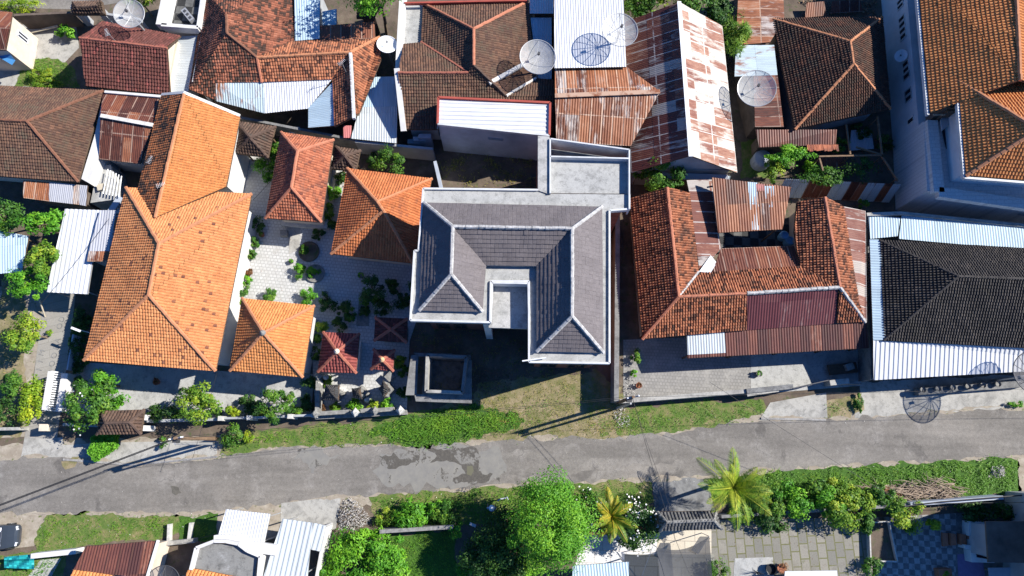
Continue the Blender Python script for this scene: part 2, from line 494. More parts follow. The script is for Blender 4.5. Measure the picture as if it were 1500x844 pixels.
class MB:
    def __init__(s):
        s.v, s.f, s.t, s.m, s.uv = [], [], [], [], []

    def face(s, pts, tint=.5, m=0, uv=None):
        b = len(s.v)
        s.v.extend([(p[0], p[1], p[2]) for p in pts])
        s.f.append(tuple(range(b, b + len(pts))))
        s.t.append(tint)
        s.m.append(m)
        s.uv.append(uv)

    def prism(s, loop, z0, z1, m=0, tint=.5, top=True, bottom=False):
        """loop: points; z0 / z1 numbers or None to keep the point's own z"""
        lo = [Vector((p[0], p[1], p[2] if z0 is None else z0)) for p in loop]
        hi = [Vector((p[0], p[1], p[2] if z1 is None else z1)) for p in loop]
        n = len(loop)
        for i in range(n):
            j = (i + 1) % n
            s.face([lo[i], lo[j], hi[j], hi[i]], tint, m)
        for on, lp in ((top, hi), (bottom, lo)):
            if on:
                for tri in geometry.tessellate_polygon([lp]):
                    s.face([lp[k] for k in tri], tint, m)
        return s

    def slab(s, loop, th, m=0, tint=.5, tris=None):
        """loop with its own heights, given a thickness downwards"""
        lo = [Vector((p[0], p[1], p[2] - th)) for p in loop]
        n = len(loop)
        for i in range(n):
            j = (i + 1) % n
            s.face([lo[i], lo[j], loop[j], loop[i]], tint, m)
        for lp in (loop, lo):
            for tri in (tris or geometry.tessellate_polygon([[Vector(p) for p in lp]])):
                s.face([lp[k] for k in tri], tint, m)
        return s

    def bar(s, a, b, w, h, m=0, tint=.5, up=Vector((0, 0, 1))):
        """box from a to b, w wide, h high, the line a-b is the middle of its top"""
        a, b = Vector(a), Vector(b)
        d = (b - a).normalized()
        x = d.cross(up)
        if x.length < 1e-4:
            x = Vector((1, 0, 0))
        x = x.normalized() * (w / 2)
        u = x.cross(d).normalized() * h
        q = [a - x, a + x, b + x, b - x]
        lo = [p - u for p in q]
        for i in range(4):
            j = (i + 1) % 4
            s.face([lo[i], lo[j], q[j], q[i]], tint, m)
        s.face(q, tint, m)
        s.face(lo[::-1], tint, m)
        return s

    def box(s, c, sx, sy, z0, z1, rot=0, m=0, tint=.5):
        cr, sr = math.cos(rot), math.sin(rot)
        lp = [Vector((c[0] + x * cr - y * sr, c[1] + x * sr + y * cr, 0)) for x, y in ((-sx / 2, -sy / 2), (sx / 2, -sy / 2), (sx / 2, sy / 2), (-sx / 2, sy / 2))]
        return s.prism(lp, z0, z1, m, tint, True, True)

    def tube(s, pts, r, n=6, m=0, tint=.5, cap=True):
        pts = [Vector(p) for p in pts]
        rs = r if isinstance(r, (list, tuple)) else [r] * len(pts)
        rings = []
        for i, p in enumerate(pts):
            d = (pts[min(i + 1, len(pts) - 1)] - pts[max(i - 1, 0)]).normalized()
            x = d.cross(Vector((0, 0, 1)) if abs(d.z) < .9 else Vector((1, 0, 0))).normalized()
            y = d.cross(x)
            rings.append([p + (x * math.cos(k * 2 * math.pi / n) + y * math.sin(k * 2 * math.pi / n)) * rs[i] for k in range(n)])
        for i in range(len(pts) - 1):
            for k in range(n):
                s.face([rings[i][k], rings[i][(k + 1) % n], rings[i + 1][(k + 1) % n], rings[i + 1][k]], tint, m)
        if cap:
            s.face(rings[0][::-1], tint, m)
            s.face(rings[-1], tint, m)
        return s

    def lathe(s, c, prof, n=12, m=0, tint=.5):
        """prof: (radius, z) pairs"""
        rings = [[Vector((c[0] + r * math.cos(k * 2 * math.pi / n), c[1] + r * math.sin(k * 2 * math.pi / n), z)) for k in range(n)] for r, z in prof]
        for i in range(len(prof) - 1):
            for k in range(n):
                s.face([rings[i][k], rings[i][(k + 1) % n], rings[i + 1][(k + 1) % n], rings[i + 1][k]], tint, m)
        s.face(rings[-1], tint, m)
        return s

    def build(s, name, mats, parent=None, origin=None, label=None, cat=None, group=None, kind=None, smooth=False):
        if not isinstance(mats, (list, tuple)):
            mats = [mats]
        if parent is not None:
            org = ORG[parent]
        elif origin is not None:
            org = Vector(origin)
        else:
            n = max(1, len(s.v))
            org = Vector((sum(p[0] for p in s.v) / n, sum(p[1] for p in s.v) / n, min(p[2] for p in s.v)))
        me = bpy.data.meshes.new(name)
        me.from_pydata([(p[0] - org[0], p[1] - org[1], p[2] - org[2]) for p in s.v], [], s.f)
        me.attributes.new('tint', 'FLOAT', 'FACE').data.foreach_set('value', np.array(s.t, dtype=np.float32))
        if any(x in ('grass_blade', 'grass_dry', 'palm_gold', 'palm_green') for x in mats):
            me.attributes.new('hue', 'FLOAT', 'FACE').data.foreach_set('value', np.full(len(s.f), .5, dtype=np.float32))
        if any(u is not None for u in s.uv):
            uvl = me.uv_layers.new(name='UVMap')
            arr = []
            for f, u in zip(s.f, s.uv):
                if u is None:
                    arr.extend([0.0] * (2 * len(f)))
                else:
                    for q in u:
                        arr.extend(q)
            uvl.data.foreach_set('uv', np.array(arr, dtype=np.float32))
        for mt in mats:
            me.materials.append(M[mt] if isinstance(mt, str) else mt)
        if len(mats) > 1:
            me.polygons.foreach_set('material_index', np.array(s.m, dtype=np.int32))
        if smooth:
            me.polygons.foreach_set('use_smooth', np.ones(len(s.f), dtype=bool))
        me.update()
        o = link_mesh(me, name, parent, org)
        return tag(o, label, cat, group, kind)


# ------------------------------------------------------------------ roofs
KIND = {
    'tile': dict(w=.205, c=.25, prof=[(0, 0), (.3, .046), (.7, .046), (1, 0)], step=.046),
    'oldpan': dict(w=.195, c=.235, prof=[(0, 0), (.3, .085), (.65, .085), (1, 0)], step=.06),
    'pan': dict(w=.235, c=.28, prof=[(0, 0), (.3, .08), (.65, .08), (1, 0)], step=.05),
    'flat': dict(w=.28, c=.31, prof=[(0, 0), (.10, .008), (.90, .008), (1, 0)], step=.036),
    'strip': dict(w=.33, c=.40, prof=[(0, 0), (.12, .045), (.6, .045), (.72, 0), (1, 0)], step=.022),
    'thatch': dict(w=.14, c=.5, prof=[(0, 0), (.5, .05), (1, 0)], step=.05),
    'tin': dict(metal=1, w=.20, amp=.016, sw=.8, sl=2.1),
    'tinfine': dict(metal=1, w=.15, amp=.012, sw=.84, sl=1.9),
    'tinwide': dict(metal=1, w=.34, amp=.022, sw=1.08, sl=6.0, flat=1),
}
RT = [random.random() for _ in range(8192)]


def clip(poly, a, b, c):
    out = []
    n = len(poly)
    for i in range(n):
        p, q = poly[i], poly[(i + 1) % n]
        dp, dq = a * p[0] + b * p[1] + c, a * q[0] + b * q[1] + c
        if dp >= 0:
            out.append(p)
        if (dp >= 0) != (dq >= 0):
            t = dp / (dp - dq)
            out.append((p[0] + (q[0] - p[0]) * t, p[1] + (q[1] - p[1]) * t))
    return out


def clad(mb, pts, kind, dirpair=None, thick=.10, mi=0, ms=1):
    K = KIND[kind]
    p0 = Vector(pts[0])
    a0, a1 = (pts[0], pts[1]) if dirpair is None else dirpair
    e = Vector((a1[0] - a0[0], a1[1] - a0[1], 0)).normalized()
    d = Vector((-e.y, e.x, 0))
    cen = sum((Vector(p) for p in pts), Vector()) / len(pts)
    zc = sum(((Vector(p) - cen).dot(d)) * (p[2] - cen.z) for p in pts)
    if zc < 0:                      # d must climb the slope
        d = -d
    st = [((Vector(p) - p0).dot(e), (Vector(p) - p0).dot(d)) for p in pts]
    seed = random.randrange(4096)
    uneven = 0.0 if K.get('metal') else 1.0
    tris = geometry.tessellate_polygon([[Vector((x, y, 0)) for x, y in st]])
    mb.slab([Vector((p[0], p[1], p[2] - .03)) for p in pts], thick, ms, tris=tris)
    for tri in tris:
        T = [st[k] for k in tri]
        Z = [pts[k][2] for k in tri]
        (x0, y0), (x1, y1), (x2, y2) = T
        det = (x1 - x0) * (y2 - y0) - (x2 - x0) * (y1 - y0)
        if abs(det) < 1e-5:
            continue
        ga = ((Z[1] - Z[0]) * (y2 - y0) - (Z[2] - Z[0]) * (y1 - y0)) / det
        gb = ((x1 - x0) * (Z[2] - Z[0]) - (x2 - x0) * (Z[1] - Z[0])) / det
        nf = math.sqrt(1 + ga * ga + gb * gb)
        if det < 0:
            T = [T[0], T[2], T[1]]
        HP = []
        for i in range(3):
            p, q = T[i], T[(i + 1) % 3]
            a, b = -(q[1] - p[1]), q[0] - p[0]
            HP.append((a, b, -(a * p[0] + b * p[1])))

        def W(x, y, h):
            return (p0.x + e.x * x + d.x * y, p0.y + e.y * x + d.y * y, Z[0] + ga * (x - x0) + gb * (y - y0) + (h + uneven * (.016 * math.sin(x * 1.1 + seed) * math.sin(y * 1.7 + seed * .3) + .010 * math.sin(x * 3.1 + y * 2.3))) * nf)
        cosb = 1 / math.sqrt(1 + gb * gb)
        ymin, ymax = min(p[1] for p in T), max(p[1] for p in T)
        if K.get('metal'):
            dt = K['sl'] * cosb
            prof = [(0, -1), (.18, 1), (.5, 1), (.68, -1), (1, -1)] if K.get('flat') else [(0, -1), (.5, 1), (1, -1)]
            prof = [(x, y * K['amp']) for x, y in prof]
            step = .006
        else:
            dt = K['c'] * cosb
            prof = K['prof']
            step = K['step']
        w = K['w']
        for k in range(math.floor(ymin / dt), math.floor(ymax / dt) + 1):
            t0, t1 = k * dt, (k + 1) * dt
            band = clip(clip(T, 0, 1, -t0), 0, -1, t1)
            if len(band) < 3:
                continue
            sa, sb = min(p[0] for p in band), max(p[0] for p in band)
            for j in range(math.floor(sa / w) - 1, math.floor(sb / w) + 2):
                jit = 0.0
                wob = 0.0 if K.get('metal') else (RT[(k * 29 + seed) % 8192] - .5) * w * .13
                if K.get('metal'):
                    tint = RT[(k * 131 + math.floor(j * w / K['sw']) * 977 + seed) % 8192]
                else:
                    tint = RT[(k * 131 + j * 977 + seed) % 8192]
                    jit = (RT[(k * 57 + j * 331 + seed + 77) % 8192] - .5) * .018
                    if RT[(k * 401 + j * 73 + seed) % 8192] > .992:
                        jit += .03
                for (f0, h0), (f1, h1) in zip(prof, prof[1:]):
                    s0, s1 = (j + f0) * w + wob, (j + f1) * w + wob
                    full = True
                    out = False
                    for a, b, c in HP:
                        lo = a * (s0 if a > 0 else s1) + b * (t0 if b > 0 else t1) + c
                        hi = a * (s1 if a > 0 else s0) + b * (t1 if b > 0 else t0) + c
                        if hi <= 0:
                            out = True
                            break
                        if lo < 0:
                            full = False
                    if out:
                        continue
                    q = [(s0, t0), (s1, t0), (s1, t1), (s0, t1)]
                    if not full:
                        for a, b, c in HP:
                            q = clip(q, a, b, c)
                            if len(q) < 3:
                                break
                        if len(q) < 3:
                            continue
                    sl = (h1 - h0) / (s1 - s0)
                    mb.face([W(x, y, h0 + jit + (x - s0) * sl + step * (1 - (y - t0) / dt)) for x, y in q], tint, mi, q)
                    if full and step > .01:
                        mb.face([W(s0, t0, h0 - .01), W(s1, t0, h1 - .01), W(s1, t0, h1 + step), W(s0, t0, h0 + step)], tint, mi, [(s0, t0), (s1, t0), (s1, t0), (s0, t0)])


def pts_of(D, names):
    return [P(*D[k]) for k in names.split()]


def roof(parent, D, faces, mat, kind, name='roof', under='wood_dark', lift=0.0, thick=.10, label=None):
    mb = MB()
    for f in faces:
        dp = None
        if isinstance(f, tuple):
            f, dd = f
            dp = pts_of(D, dd)
        q = pts_of(D, f)
        if lift:
            q = [Vector((p.x, p.y, p.z + lift)) for p in q]
        clad(mb, q, kind, dp, thick)
    return mb.build(name, [mat, under], parent, label=label)


def caps(parent, D, lines, mat, r=.13, name='ridge_cap', lift=.04):
    for ln in lines:
        q = pts_of(D, ln)
        mb = MB()
        for a, b in zip(q, q[1:]):
            n = max(1, int((b - a).length / .42))
            for i in range(n):                      # overlapping ridge tiles
                p, s = a.lerp(b, i / n), a.lerp(b, (i + 1.04) / n)
                up = Vector((random.uniform(-.012, .012), random.uniform(-.012, .012), lift + random.uniform(-.015, .015)))
                mb.tube([p + up, s + up], [r * 1.06, r * .94], 6, tint=random.random())
        mb.build(name, mat, parent)


def inset(loop, dist):
    n = len(loop)
    area = sum(loop[i].x * loop[(i + 1) % n].y - loop[(i + 1) % n].x * loop[i].y for i in range(n))
    sg = 1 if area > 0 else -1
    out = []
    for i in range(n):
        a, b, c = loop[i - 1], loop[i], loop[(i + 1) % n]
        d1 = Vector((b.x - a.x, b.y - a.y)).normalized()
        d2 = Vector((c.x - b.x, c.y - b.y)).normalized()
        n1, n2 = Vector((-d1.y, d1.x)) * sg, Vector((-d2.y, d2.x)) * sg
        k = n1 + n2
        if k.length < 1e-3:
            k = n1
        k = k / max(.3, k.dot(n1))
        out.append(Vector((b.x + k.x * dist, b.y + k.y * dist, b.z)))
    return out


def walls(parent, D, names, mat, dist=.5, z0=0.0, drop=.16, name='wall'):
    lp = inset(pts_of(D, names), dist)
    mb = MB().prism([Vector((p.x, p.y, p.z - drop)) for p in lp], z0, None)
    return mb.build(name, mat, parent)


def wallbar(parent, a, b, z, w, mat, name='wall', h=None, **kw):
    """upright wall whose top runs through the frame points a, b at height z"""
    return MB().bar(P(*a, z), P(*b, z), w, h or z).build(name, mat, parent, **kw)


def window_on(parent, a, b, z, zlo, zhi, nrm, w_frac=(.3, .6), frame='wall_white', pane='glass_dark', name='window'):
    """window in the wall that runs from a to b (world xy), nrm points outwards"""
    A, B = Vector((a[0], a[1], 0)), Vector((b[0], b[1], 0))
    p, q = A.lerp(B, w_frac[0]), A.lerp(B, w_frac[1])
    nn = Vector(nrm).normalized()
    d = (B - A).normalized()
    mb = MB()
    for s, t in (((p, zlo), (q, zlo)), ((p, zhi), (q, zhi))):
        mb.bar(Vector((s[0].x, s[0].y, s[1])) + nn * .03, Vector((t[0].x, t[0].y, t[1])) + nn * .03, .1, .08)
    for s in (p, q, p.lerp(q, .5)):
        mb.bar(Vector((s.x, s.y, zlo - .08)) + nn * .03, Vector((s.x, s.y, zhi)) + nn * .03, .1, .07, up=nn)
    f = mb.build(name, frame, parent)
    g = MB()
    g.face([Vector((p.x, p.y, zlo)) + nn * .02, Vector((q.x, q.y, zlo)) + nn * .02, Vector((q.x, q.y, zhi)) + nn * .02, Vector((p.x, p.y, zhi)) + nn * .02])
    g.build('pane', pane, f)
    return f


def hip4(name, label, cat, c, apex, ez, rz, mat, kind, cap, capr=.12, posts='wood', group=None, wallm=None, floor=None, pr=.07, finial=None):
    """pyramid or short-ridge roof on posts or on walls; c = four eave corners, apex = one or two frame points"""
    g = P(sum(p[0] for p in c) / 4, sum(p[1] for p in c) / 4, ez)
    t = thing(name, label, cat, (g.x, g.y, 0), group)
    D = {k: (*p, ez) for k, p in zip('abcd', c)}
    if len(apex) == 1:
        D['p'] = (*apex[0], rz)
        fs = ['a b p', 'b c p', 'c d p', 'd a p']
        rl = ['a p', 'b p', 'c p', 'd p']
    else:
        D['p'], D['q'] = (*apex[0], rz), (*apex[1], rz)
        # a-b is the side next to p, c-d the side next to q
        fs = ['a b p', 'b c q p', 'c d q', 'd a p q']
        rl = ['a p', 'b p', 'c q', 'd q', 'p q']
    r = roof(t, D, fs, mat, kind)
    caps(r, D, rl, cap, capr)
    if finial:
        pk = P(*D['p'])
        MB().lathe(pk, [(.16, pk.z - .05), (.2, pk.z + .12), (.1, pk.z + .2), (.17, pk.z + .3), (.06, pk.z + .42), (.01, pk.z + .6)], 10).build('finial', finial, r)
    lp = inset(pts_of(D, 'a b c d'), .55)
    if wallm:
        MB().prism([Vector((p.x, p.y, 0)) for p in lp], 0, ez - .14).build('wall', wallm, t)
    else:
        for p in lp:
            MB().tube([(p.x, p.y, 0), (p.x, p.y, ez - .05)], pr, 8).build('post', posts, t)
    if floor:
        MB().prism(inset(lp, -.25), 0, .5).build('platform', floor, t)
    return t


# ------------------------------------------------------------------ plants
def quad_mesh(name, V, tint, mat, parent=None, origin=(0, 0, 0), label=None, cat=None, group=None, kind=None, hue=None):
    """V: (n, 4, 3) array of separate quads"""
    n = len(V)
    org = np.array(ORG[parent] if parent is not None else origin, dtype=np.float64)
    me = bpy.data.meshes.new(name)
    me.vertices.add(n * 4)
    me.vertices.foreach_set('co', (V - org).reshape(-1).astype(np.float32))
    me.loops.add(n * 4)
    me.loops.foreach_set('vertex_index', np.arange(n * 4, dtype=np.int32))
    me.polygons.add(n)
    me.polygons.foreach_set('loop_start', np.arange(0, n * 4, 4, dtype=np.int32))
    me.polygons.foreach_set('loop_total', np.full(n, 4, dtype=np.int32))
    me.attributes.new('tint', 'FLOAT', 'FACE').data.foreach_set('value', tint.astype(np.float32))
    me.attributes.new('hue', 'FLOAT', 'FACE').data.foreach_set('value', (np.full(n, .5) if hue is None else hue).astype(np.float32))
    me.materials.append(M[mat])
    me.update(calc_edges=True)
    me.validate()
    return tag(link_mesh(me, name, parent, Vector(org)), label, cat, group, kind)


def unit(a):
    return a / np.maximum(1e-6, np.linalg.norm(a, axis=1, keepdims=True))


def leaves(C, N, L, W, fold=.12):
    n = len(C)
    r = RNG.normal(size=(n, 3))
    t1 = unit(np.cross(N, r))
    t2 = np.cross(N, t1)
    L, W = L[:, None], W[:, None]
    return np.stack([C - t1 * L / 2, C + t2 * W / 2 - N * L * fold, C + t1 * L / 2, C - t2 * W / 2 - N * L * fold], axis=1)


def crown_points(c, rad, n, clumps, cr=.34, hollow=.45):
    rad = np.array(rad)
    k = unit(RNG.normal(size=(clumps, 3)))
    rr = (hollow + (1 - hollow) * RNG.random(clumps)[:, None] ** .6) * (1 - cr * .6)
    kc = k * rr * (.84 + .30 * RNG.random((clumps, 1)))
    low = kc[:, 2] < -.4
    kc[low, 2] *= .4
    idx = RNG.integers(0, clumps, n)
    sz = (cr * (.45 + 1.1 * RNG.random(clumps)))[idx][:, None]
    off = unit(RNG.normal(size=(n, 3))) * (RNG.random(n)[:, None] ** .45) * sz
    off[:, 2] *= .75
    q = kc[idx] + off
    ct = RNG.random(clumps)[idx]
    nn = unit(off / np.maximum(.01, sz) * .9 + q * .35 + np.array([0, 0, .75]) + RNG.normal(size=(n, 3)) * .42)
    return np.array(c) + q * rad, nn, ct


def plant(name, label, cat, u, v, zc, rad, n, leaf, mat, clumps=24, trunk=True, group=None, cr=.34, lw=.5, hollow=.45, flowers=0, tname='trunk', cname='crown', twigs=5):
    """one tree or bush: crown centred on the frame point at height zc, trunk straight below"""
    c = P(u, v, zc)
    t = thing(name, label, cat, (c.x, c.y, 0), group)
    if isinstance(rad, (int, float)):
        rad = (rad, rad, rad * .8)
    rad = (rad[0], rad[1], min(rad[2], zc * .98))
    C, N, ct = crown_points(c, rad, n, clumps, cr, hollow)
    C[:, 2] = np.maximum(C[:, 2], .03)
    Lf = leaf * (.65 + .7 * RNG.random(n))
    V = leaves(C, N, Lf, Lf * lw)
    hue = np.clip(.5 + (ct - .5) * .9 + RNG.normal(size=n) * .16, 0, 1)
    quad_mesh(cname, V, np.clip(ct * .35 + RNG.random(n) * .65, 0, 1), mat, t, hue=hue)
    if trunk:
        mb = MB()
        r0 = max(.03, min(rad) * .055)
        top = max(.15, zc - rad[2] * .2)
        wob = Vector((random.uniform(-.15, .15) * rad[0], random.uniform(-.15, .15) * rad[1], 0))
        fork = Vector((c.x, c.y, top * .55)) + wob * .5
        mb.tube([(c.x, c.y, -.05), Vector((c.x, c.y, top * .28)) + wob * .3, fork], [r0 * 1.5, r0 * 1.1, r0 * .9], 7)
        for k in range(twigs):
            a = k * 2 * math.pi / twigs + random.random()
            tip = c + Vector((math.cos(a) * rad[0] * .62, math.sin(a) * rad[1] * .62, rad[2] * random.uniform(-.1, .45)))
            mid = fork.lerp(tip, .5) + Vector((0, 0, rad[2] * .12))
            mb.tube([fork, mid, tip], [r0 * .7, r0 * .45, r0 * .15], 5)
        mb.build(tname, 'bark', t)
    if flowers:
        C2, N2, _ = crown_points(c, [x * 1.05 for x in rad], flowers, clumps, cr, .7)
        C2[:, 2] = np.maximum(C2[:, 2], c.z)
        Lf = leaf * .8 * (.7 + .5 * RNG.random(flowers))
        quad_mesh('blossom', leaves(C2, N2 * .4 + np.array([0, 0, .8]), Lf, Lf * .9, .05), RNG.random(flowers), 'petal', t)
    return t


def palm(label, u, v, zc, n, length, mat, seed, zbase=0.0, group=None, droop=.55, skip=()):
    rn = random.Random(seed)
    c = P(u, v, zc)
    t = thing('palm_tree', label, 'palm', (c.x, c.y, 0), group)
    MB().tube([(c.x - .1, c.y, -.05), (c.x - .05, c.y + .05, zc * .4), (c.x, c.y, zc - .1)], [.2, .14, .13], 8).build('trunk', 'bark', t)
    for k in range(n):
        az = k * 2.39996 + rn.uniform(-.2, .2)
        el = rn.uniform(.15, .95) if k > n * .35 else rn.uniform(.9, 1.35)
        Ln = length * rn.uniform(.65, 1.15)
        segs = 16
        p = Vector((c.x, c.y, zc))
        pts, dirs = [p.copy()], []
        e0 = el
        for i in range(segs):
            ee = e0 - droop * 2.0 * (i / segs) ** 1.4
            dv = Vector((math.cos(az) * math.cos(ee), math.sin(az) * math.cos(ee), math.sin(ee)))
            p = p + dv * (Ln / segs)
            pts.append(p.copy())
            dirs.append(dv)
        tw = rn.uniform(-.5, .5)
        Q, T = [], []
        base = rn.random()
        side0 = Vector((-math.sin(az), math.cos(az), 0))
        for i in range(1, int(segs * 2.4)):
            f = i / (segs * 2.4)
            j = min(segs - 1, int(f * segs))
            o = pts[j].lerp(pts[j + 1], f * segs - j)
            dv = dirs[j]
            ll = Ln * .21 * (math.sin(math.pi * min(1, f * .93 + .09)) ** .6)
            for sg in (-1, 1):
                sd = (side0 * sg * .8 + dv * .55 + Vector((0, 0, -.28 + tw * sg * .3 + rn.uniform(-.15, .15)))).normalized()
                wv = dv * .030
                tip = o + sd * ll + Vector((0, 0, -.12 * ll))
                midp = o + sd * ll * .5
                Q.append([o - wv * .5, midp - wv, tip, midp + wv])
                T.append(min(1, max(0, base * .5 + rn.random() * .4 + .1)))
        fr = quad_mesh('frond', np.array([[list(q) for q in x] for x in Q]), np.array(T), mat, t)
        MB().tube(pts, [.035 * (1 - .8 * i / segs) + .006 for i in range(segs + 1)], 5, tint=.9).build('rachis', mat, fr)
    return t


def in_poly(xy, poly):
    x, y = xy[:, 0], xy[:, 1]
    ins = np.zeros(len(xy), bool)
    n = len(poly)
    for i in range(n):
        x1, y1 = poly[i]
        x2, y2 = poly[(i + 1) % n]
        if y1 == y2:
            continue
        cond = ((y1 > y) != (y2 > y)) & (x < (x2 - x1) * (y - y1) / (y2 - y1) + x1)
        ins ^= cond
    return ins


def vnoise(xy, cell, seed):
    """value noise 0..1"""
    r = np.random.default_rng(seed)
    g = r.random((128, 128))
    q = xy / cell + 1000
    i = np.floor(q).astype(int)
    f = q - i
    f = f * f * (3 - 2 * f)
    a = g[i[:, 0] % 128, i[:, 1] % 128]
    b = g[(i[:, 0] + 1) % 128, i[:, 1] % 128]
    c = g[i[:, 0] % 128, (i[:, 1] + 1) % 128]
    d = g[(i[:, 0] + 1) % 128, (i[:, 1] + 1) % 128]
    return (a * (1 - f[:, 0]) + b * f[:, 0]) * (1 - f[:, 1]) + (c * (1 - f[:, 0]) + d * f[:, 0]) * f[:, 1]


def ragged(loop, amp=.12, stepm=.35, seed=1):
    rn = random.Random(seed)
    out = []
    n = len(loop)
    for i in range(n):
        a, b = loop[i], loop[(i + 1) % n]
        k = max(1, int((b - a).length / stepm))
        d = (b - a).normalized() if (b - a).length > 0 else Vector((1, 0, 0))
        nn = Vector((-d.y, d.x, 0))
        for j in range(k):
            out.append(a.lerp(b, j / k) + nn * rn.uniform(-amp, amp) * (0 if j == 0 else 1))
    return out


def sheet(name, uv, rank, mat, label=None, cat=None, kind='structure', rag=0.0, z=None):
    zz = rank * .006 if z is None else z
    lp = [P(a, b, 0) for a, b in uv]
    if rag:
        lp = ragged(lp, rag, .4, rank)
    lp = [Vector((p.x, p.y, zz)) for p in lp]
    mb = MB()
    for tri in geometry.tessellate_polygon([lp]):
        q = [lp[k] for k in tri]
        if (q[1] - q[0]).cross(q[2] - q[0]).z < 0:
            q = q[::-1]
        mb.face(q)
    return mb.build(name, mat, label=label, cat=cat, kind=kind)


def grass(uv, rank, density, h, mat, base, label, seed=1, bare=.35, rag=.15, cell=.7, kindname='grass'):
    """turf sheet with blades on it, one object nobody could count"""
    zz = rank * .006
    lp = ragged(ragged([P(a, b, 0) for a, b in uv], rag * 1.6, .9, seed), rag * .7, .25, seed + 5)
    poly = [(p.x, p.y) for p in lp]
    mb = MB()
    L3 = [Vector((p.x, p.y, zz)) for p in lp]
    for tri in geometry.tessellate_polygon([L3]):
        q = [L3[k] for k in tri]
        if (q[1] - q[0]).cross(q[2] - q[0]).z < 0:
            q = q[::-1]
        mb.face(q)
    xs, ys = [p[0] for p in poly], [p[1] for p in poly]
    area = (max(xs) - min(xs)) * (max(ys) - min(ys))
    n = int(area * density)
    xy = np.stack([RNG.uniform(min(xs), max(xs), n), RNG.uniform(min(ys), max(ys), n)], axis=1)
    xy = xy[in_poly(xy, poly)]
    nz = vnoise(xy, cell, seed) * .6 + vnoise(xy, cell * .3, seed + 9) * .4
    dist = np.full(len(xy), 9.0)
    for k in range(len(poly)):
        p, q = np.array(poly[k]), np.array(poly[(k + 1) % len(poly)])
        dd = q - p
        tt = np.clip(((xy - p) @ dd) / max(1e-6, dd @ dd), 0, 1)
        dist = np.minimum(dist, np.linalg.norm(xy - (p + tt[:, None] * dd), axis=1))
    edge = np.clip(dist / (.25 + 1.1 * vnoise(xy, .8, seed + 3)), 0, 1)
    keep = (nz > bare * (.6 + .5 * RNG.random(len(xy)))) & (RNG.random(len(xy)) < .12 + .88 * edge)
    xy, nz = xy[keep], nz[keep]
    n = len(xy)
    hh = h * (.35 + 1.0 * RNG.random(n)) * (.35 + 1.3 * vnoise(xy, .55, seed + 17))
    az = RNG.random(n) * 2 * math.pi
    lean = .5 + .9 * RNG.random(n)
    d = np.stack([np.cos(az), np.sin(az), np.zeros(n)], 1)
    sd = np.stack([-np.sin(az), np.cos(az), np.zeros(n)], 1)
    b = np.concatenate([xy, np.full((n, 1), zz)], 1)
    up = np.array([0, 0, 1.0])
    w = (.014 + .014 * RNG.random(n))[:, None] * (h / .2) ** .5
    midp = b + d * (hh * .35 * lean)[:, None] + up * (hh * .6)[:, None]
    tip = b + d * (hh * 1.0 * lean)[:, None] + up * (hh * .75)[:, None]
    V = np.stack([b - sd * w * .4, midp - sd * w, tip, midp + sd * w], 1)
    ti = np.clip((1 - nz) * .75 + RNG.random(n) * .45 - .05, 0, 1)
    for q, t in zip(V, ti):
        mb.v.extend([tuple(x) for x in q])
        k = len(mb.v)
        mb.f.append((k - 4, k - 3, k - 2, k - 1))
        mb.t.append(t)
        mb.m.append(1)
        mb.uv.append(None)
    o = mb.build(kindname, [base, mat], label=label, cat='grass', kind='stuff')
    hv = np.full(len(mb.f), .5, dtype=np.float32)
    hv[-n:] = np.clip(.15 + .8 * vnoise(xy, 1.3, seed + 21) * .7 + .25 * RNG.random(n), 0, 1)
    o.data.attributes['hue'].data.foreach_set('value', hv)
    return o


# ------------------------------------------------------------------ small things
def dish(label, u, v, z, rad, solid, base, aim=(0.05, 0.05, 1), zbase=0.0, group='satellite dishes over the roofs', spokes=12, mesh='dish_mesh', arm=None):
    """satellite dish: reflector centred on the frame point at height z, mast standing on zbase"""
    c = P(u, v, z)
    t = thing('satellite_dish', label, 'satellite dish', (c.x, c.y, zbase), group)
    w = Vector(aim).normalized()
    x = w.cross(Vector((0, 1, 0))).normalized()
    y = w.cross(x)
    dep = rad * .30

    def pt(r, a, o=0.0):
        return c + (x * math.cos(a) + y * math.sin(a)) * r * rad + w * (dep * (r * r - .25) + o)
    mb = MB()
    nr, na = 5, 36
    for i in range(nr):
        for k in range(na):
            a0, a1 = k * 2 * math.pi / na, (k + 1) * 2 * math.pi / na
            r0, r1 = max(.02, i / nr), (i + 1) / nr
            mb.face([pt(r0, a0), pt(r1, a0), pt(r1, a1), pt(r0, a1)])
    mt = 'metal_white' if solid else mesh
    rf = mb.build('reflector', mt, t, smooth=True)
    fm = 'metal_white' if solid else ('metal_grey' if mesh == 'dish_mesh' else 'metal_dark')
    fr = MB()
    fr.tube([pt(1, k * 2 * math.pi / na) for k in range(na + 1)], .034, 5)
    fr.build('rim', fm, rf)
    if not solid:
        for k in range(spokes):
            a = k * 2 * math.pi / spokes
            MB().tube([pt(r, a, -.02) for r in (.06, .3, .55, .8, 1)], .024, 4).build('rib', fm, rf)
    f = c + w * rad * .62
    st = MB()
    for k in range(3):
        st.tube([pt(.95, k * 2 * math.pi / 3 + .5), f], .02, 4)
    st.build('feed_support', fm, t)
    MB().tube([f + w * .1, f - w * .12], .11 if not solid else .06, 8).build('feed_horn', 'metal_dark', t)
    b = c - w * dep * .3
    if base == 'mast':
        foot = Vector((c.x, c.y, zbase)) if arm is None else Vector(arm)
        MB().tube([foot, b], [.09, .075], 8).build('mast', 'metal_grey', t)
    return t


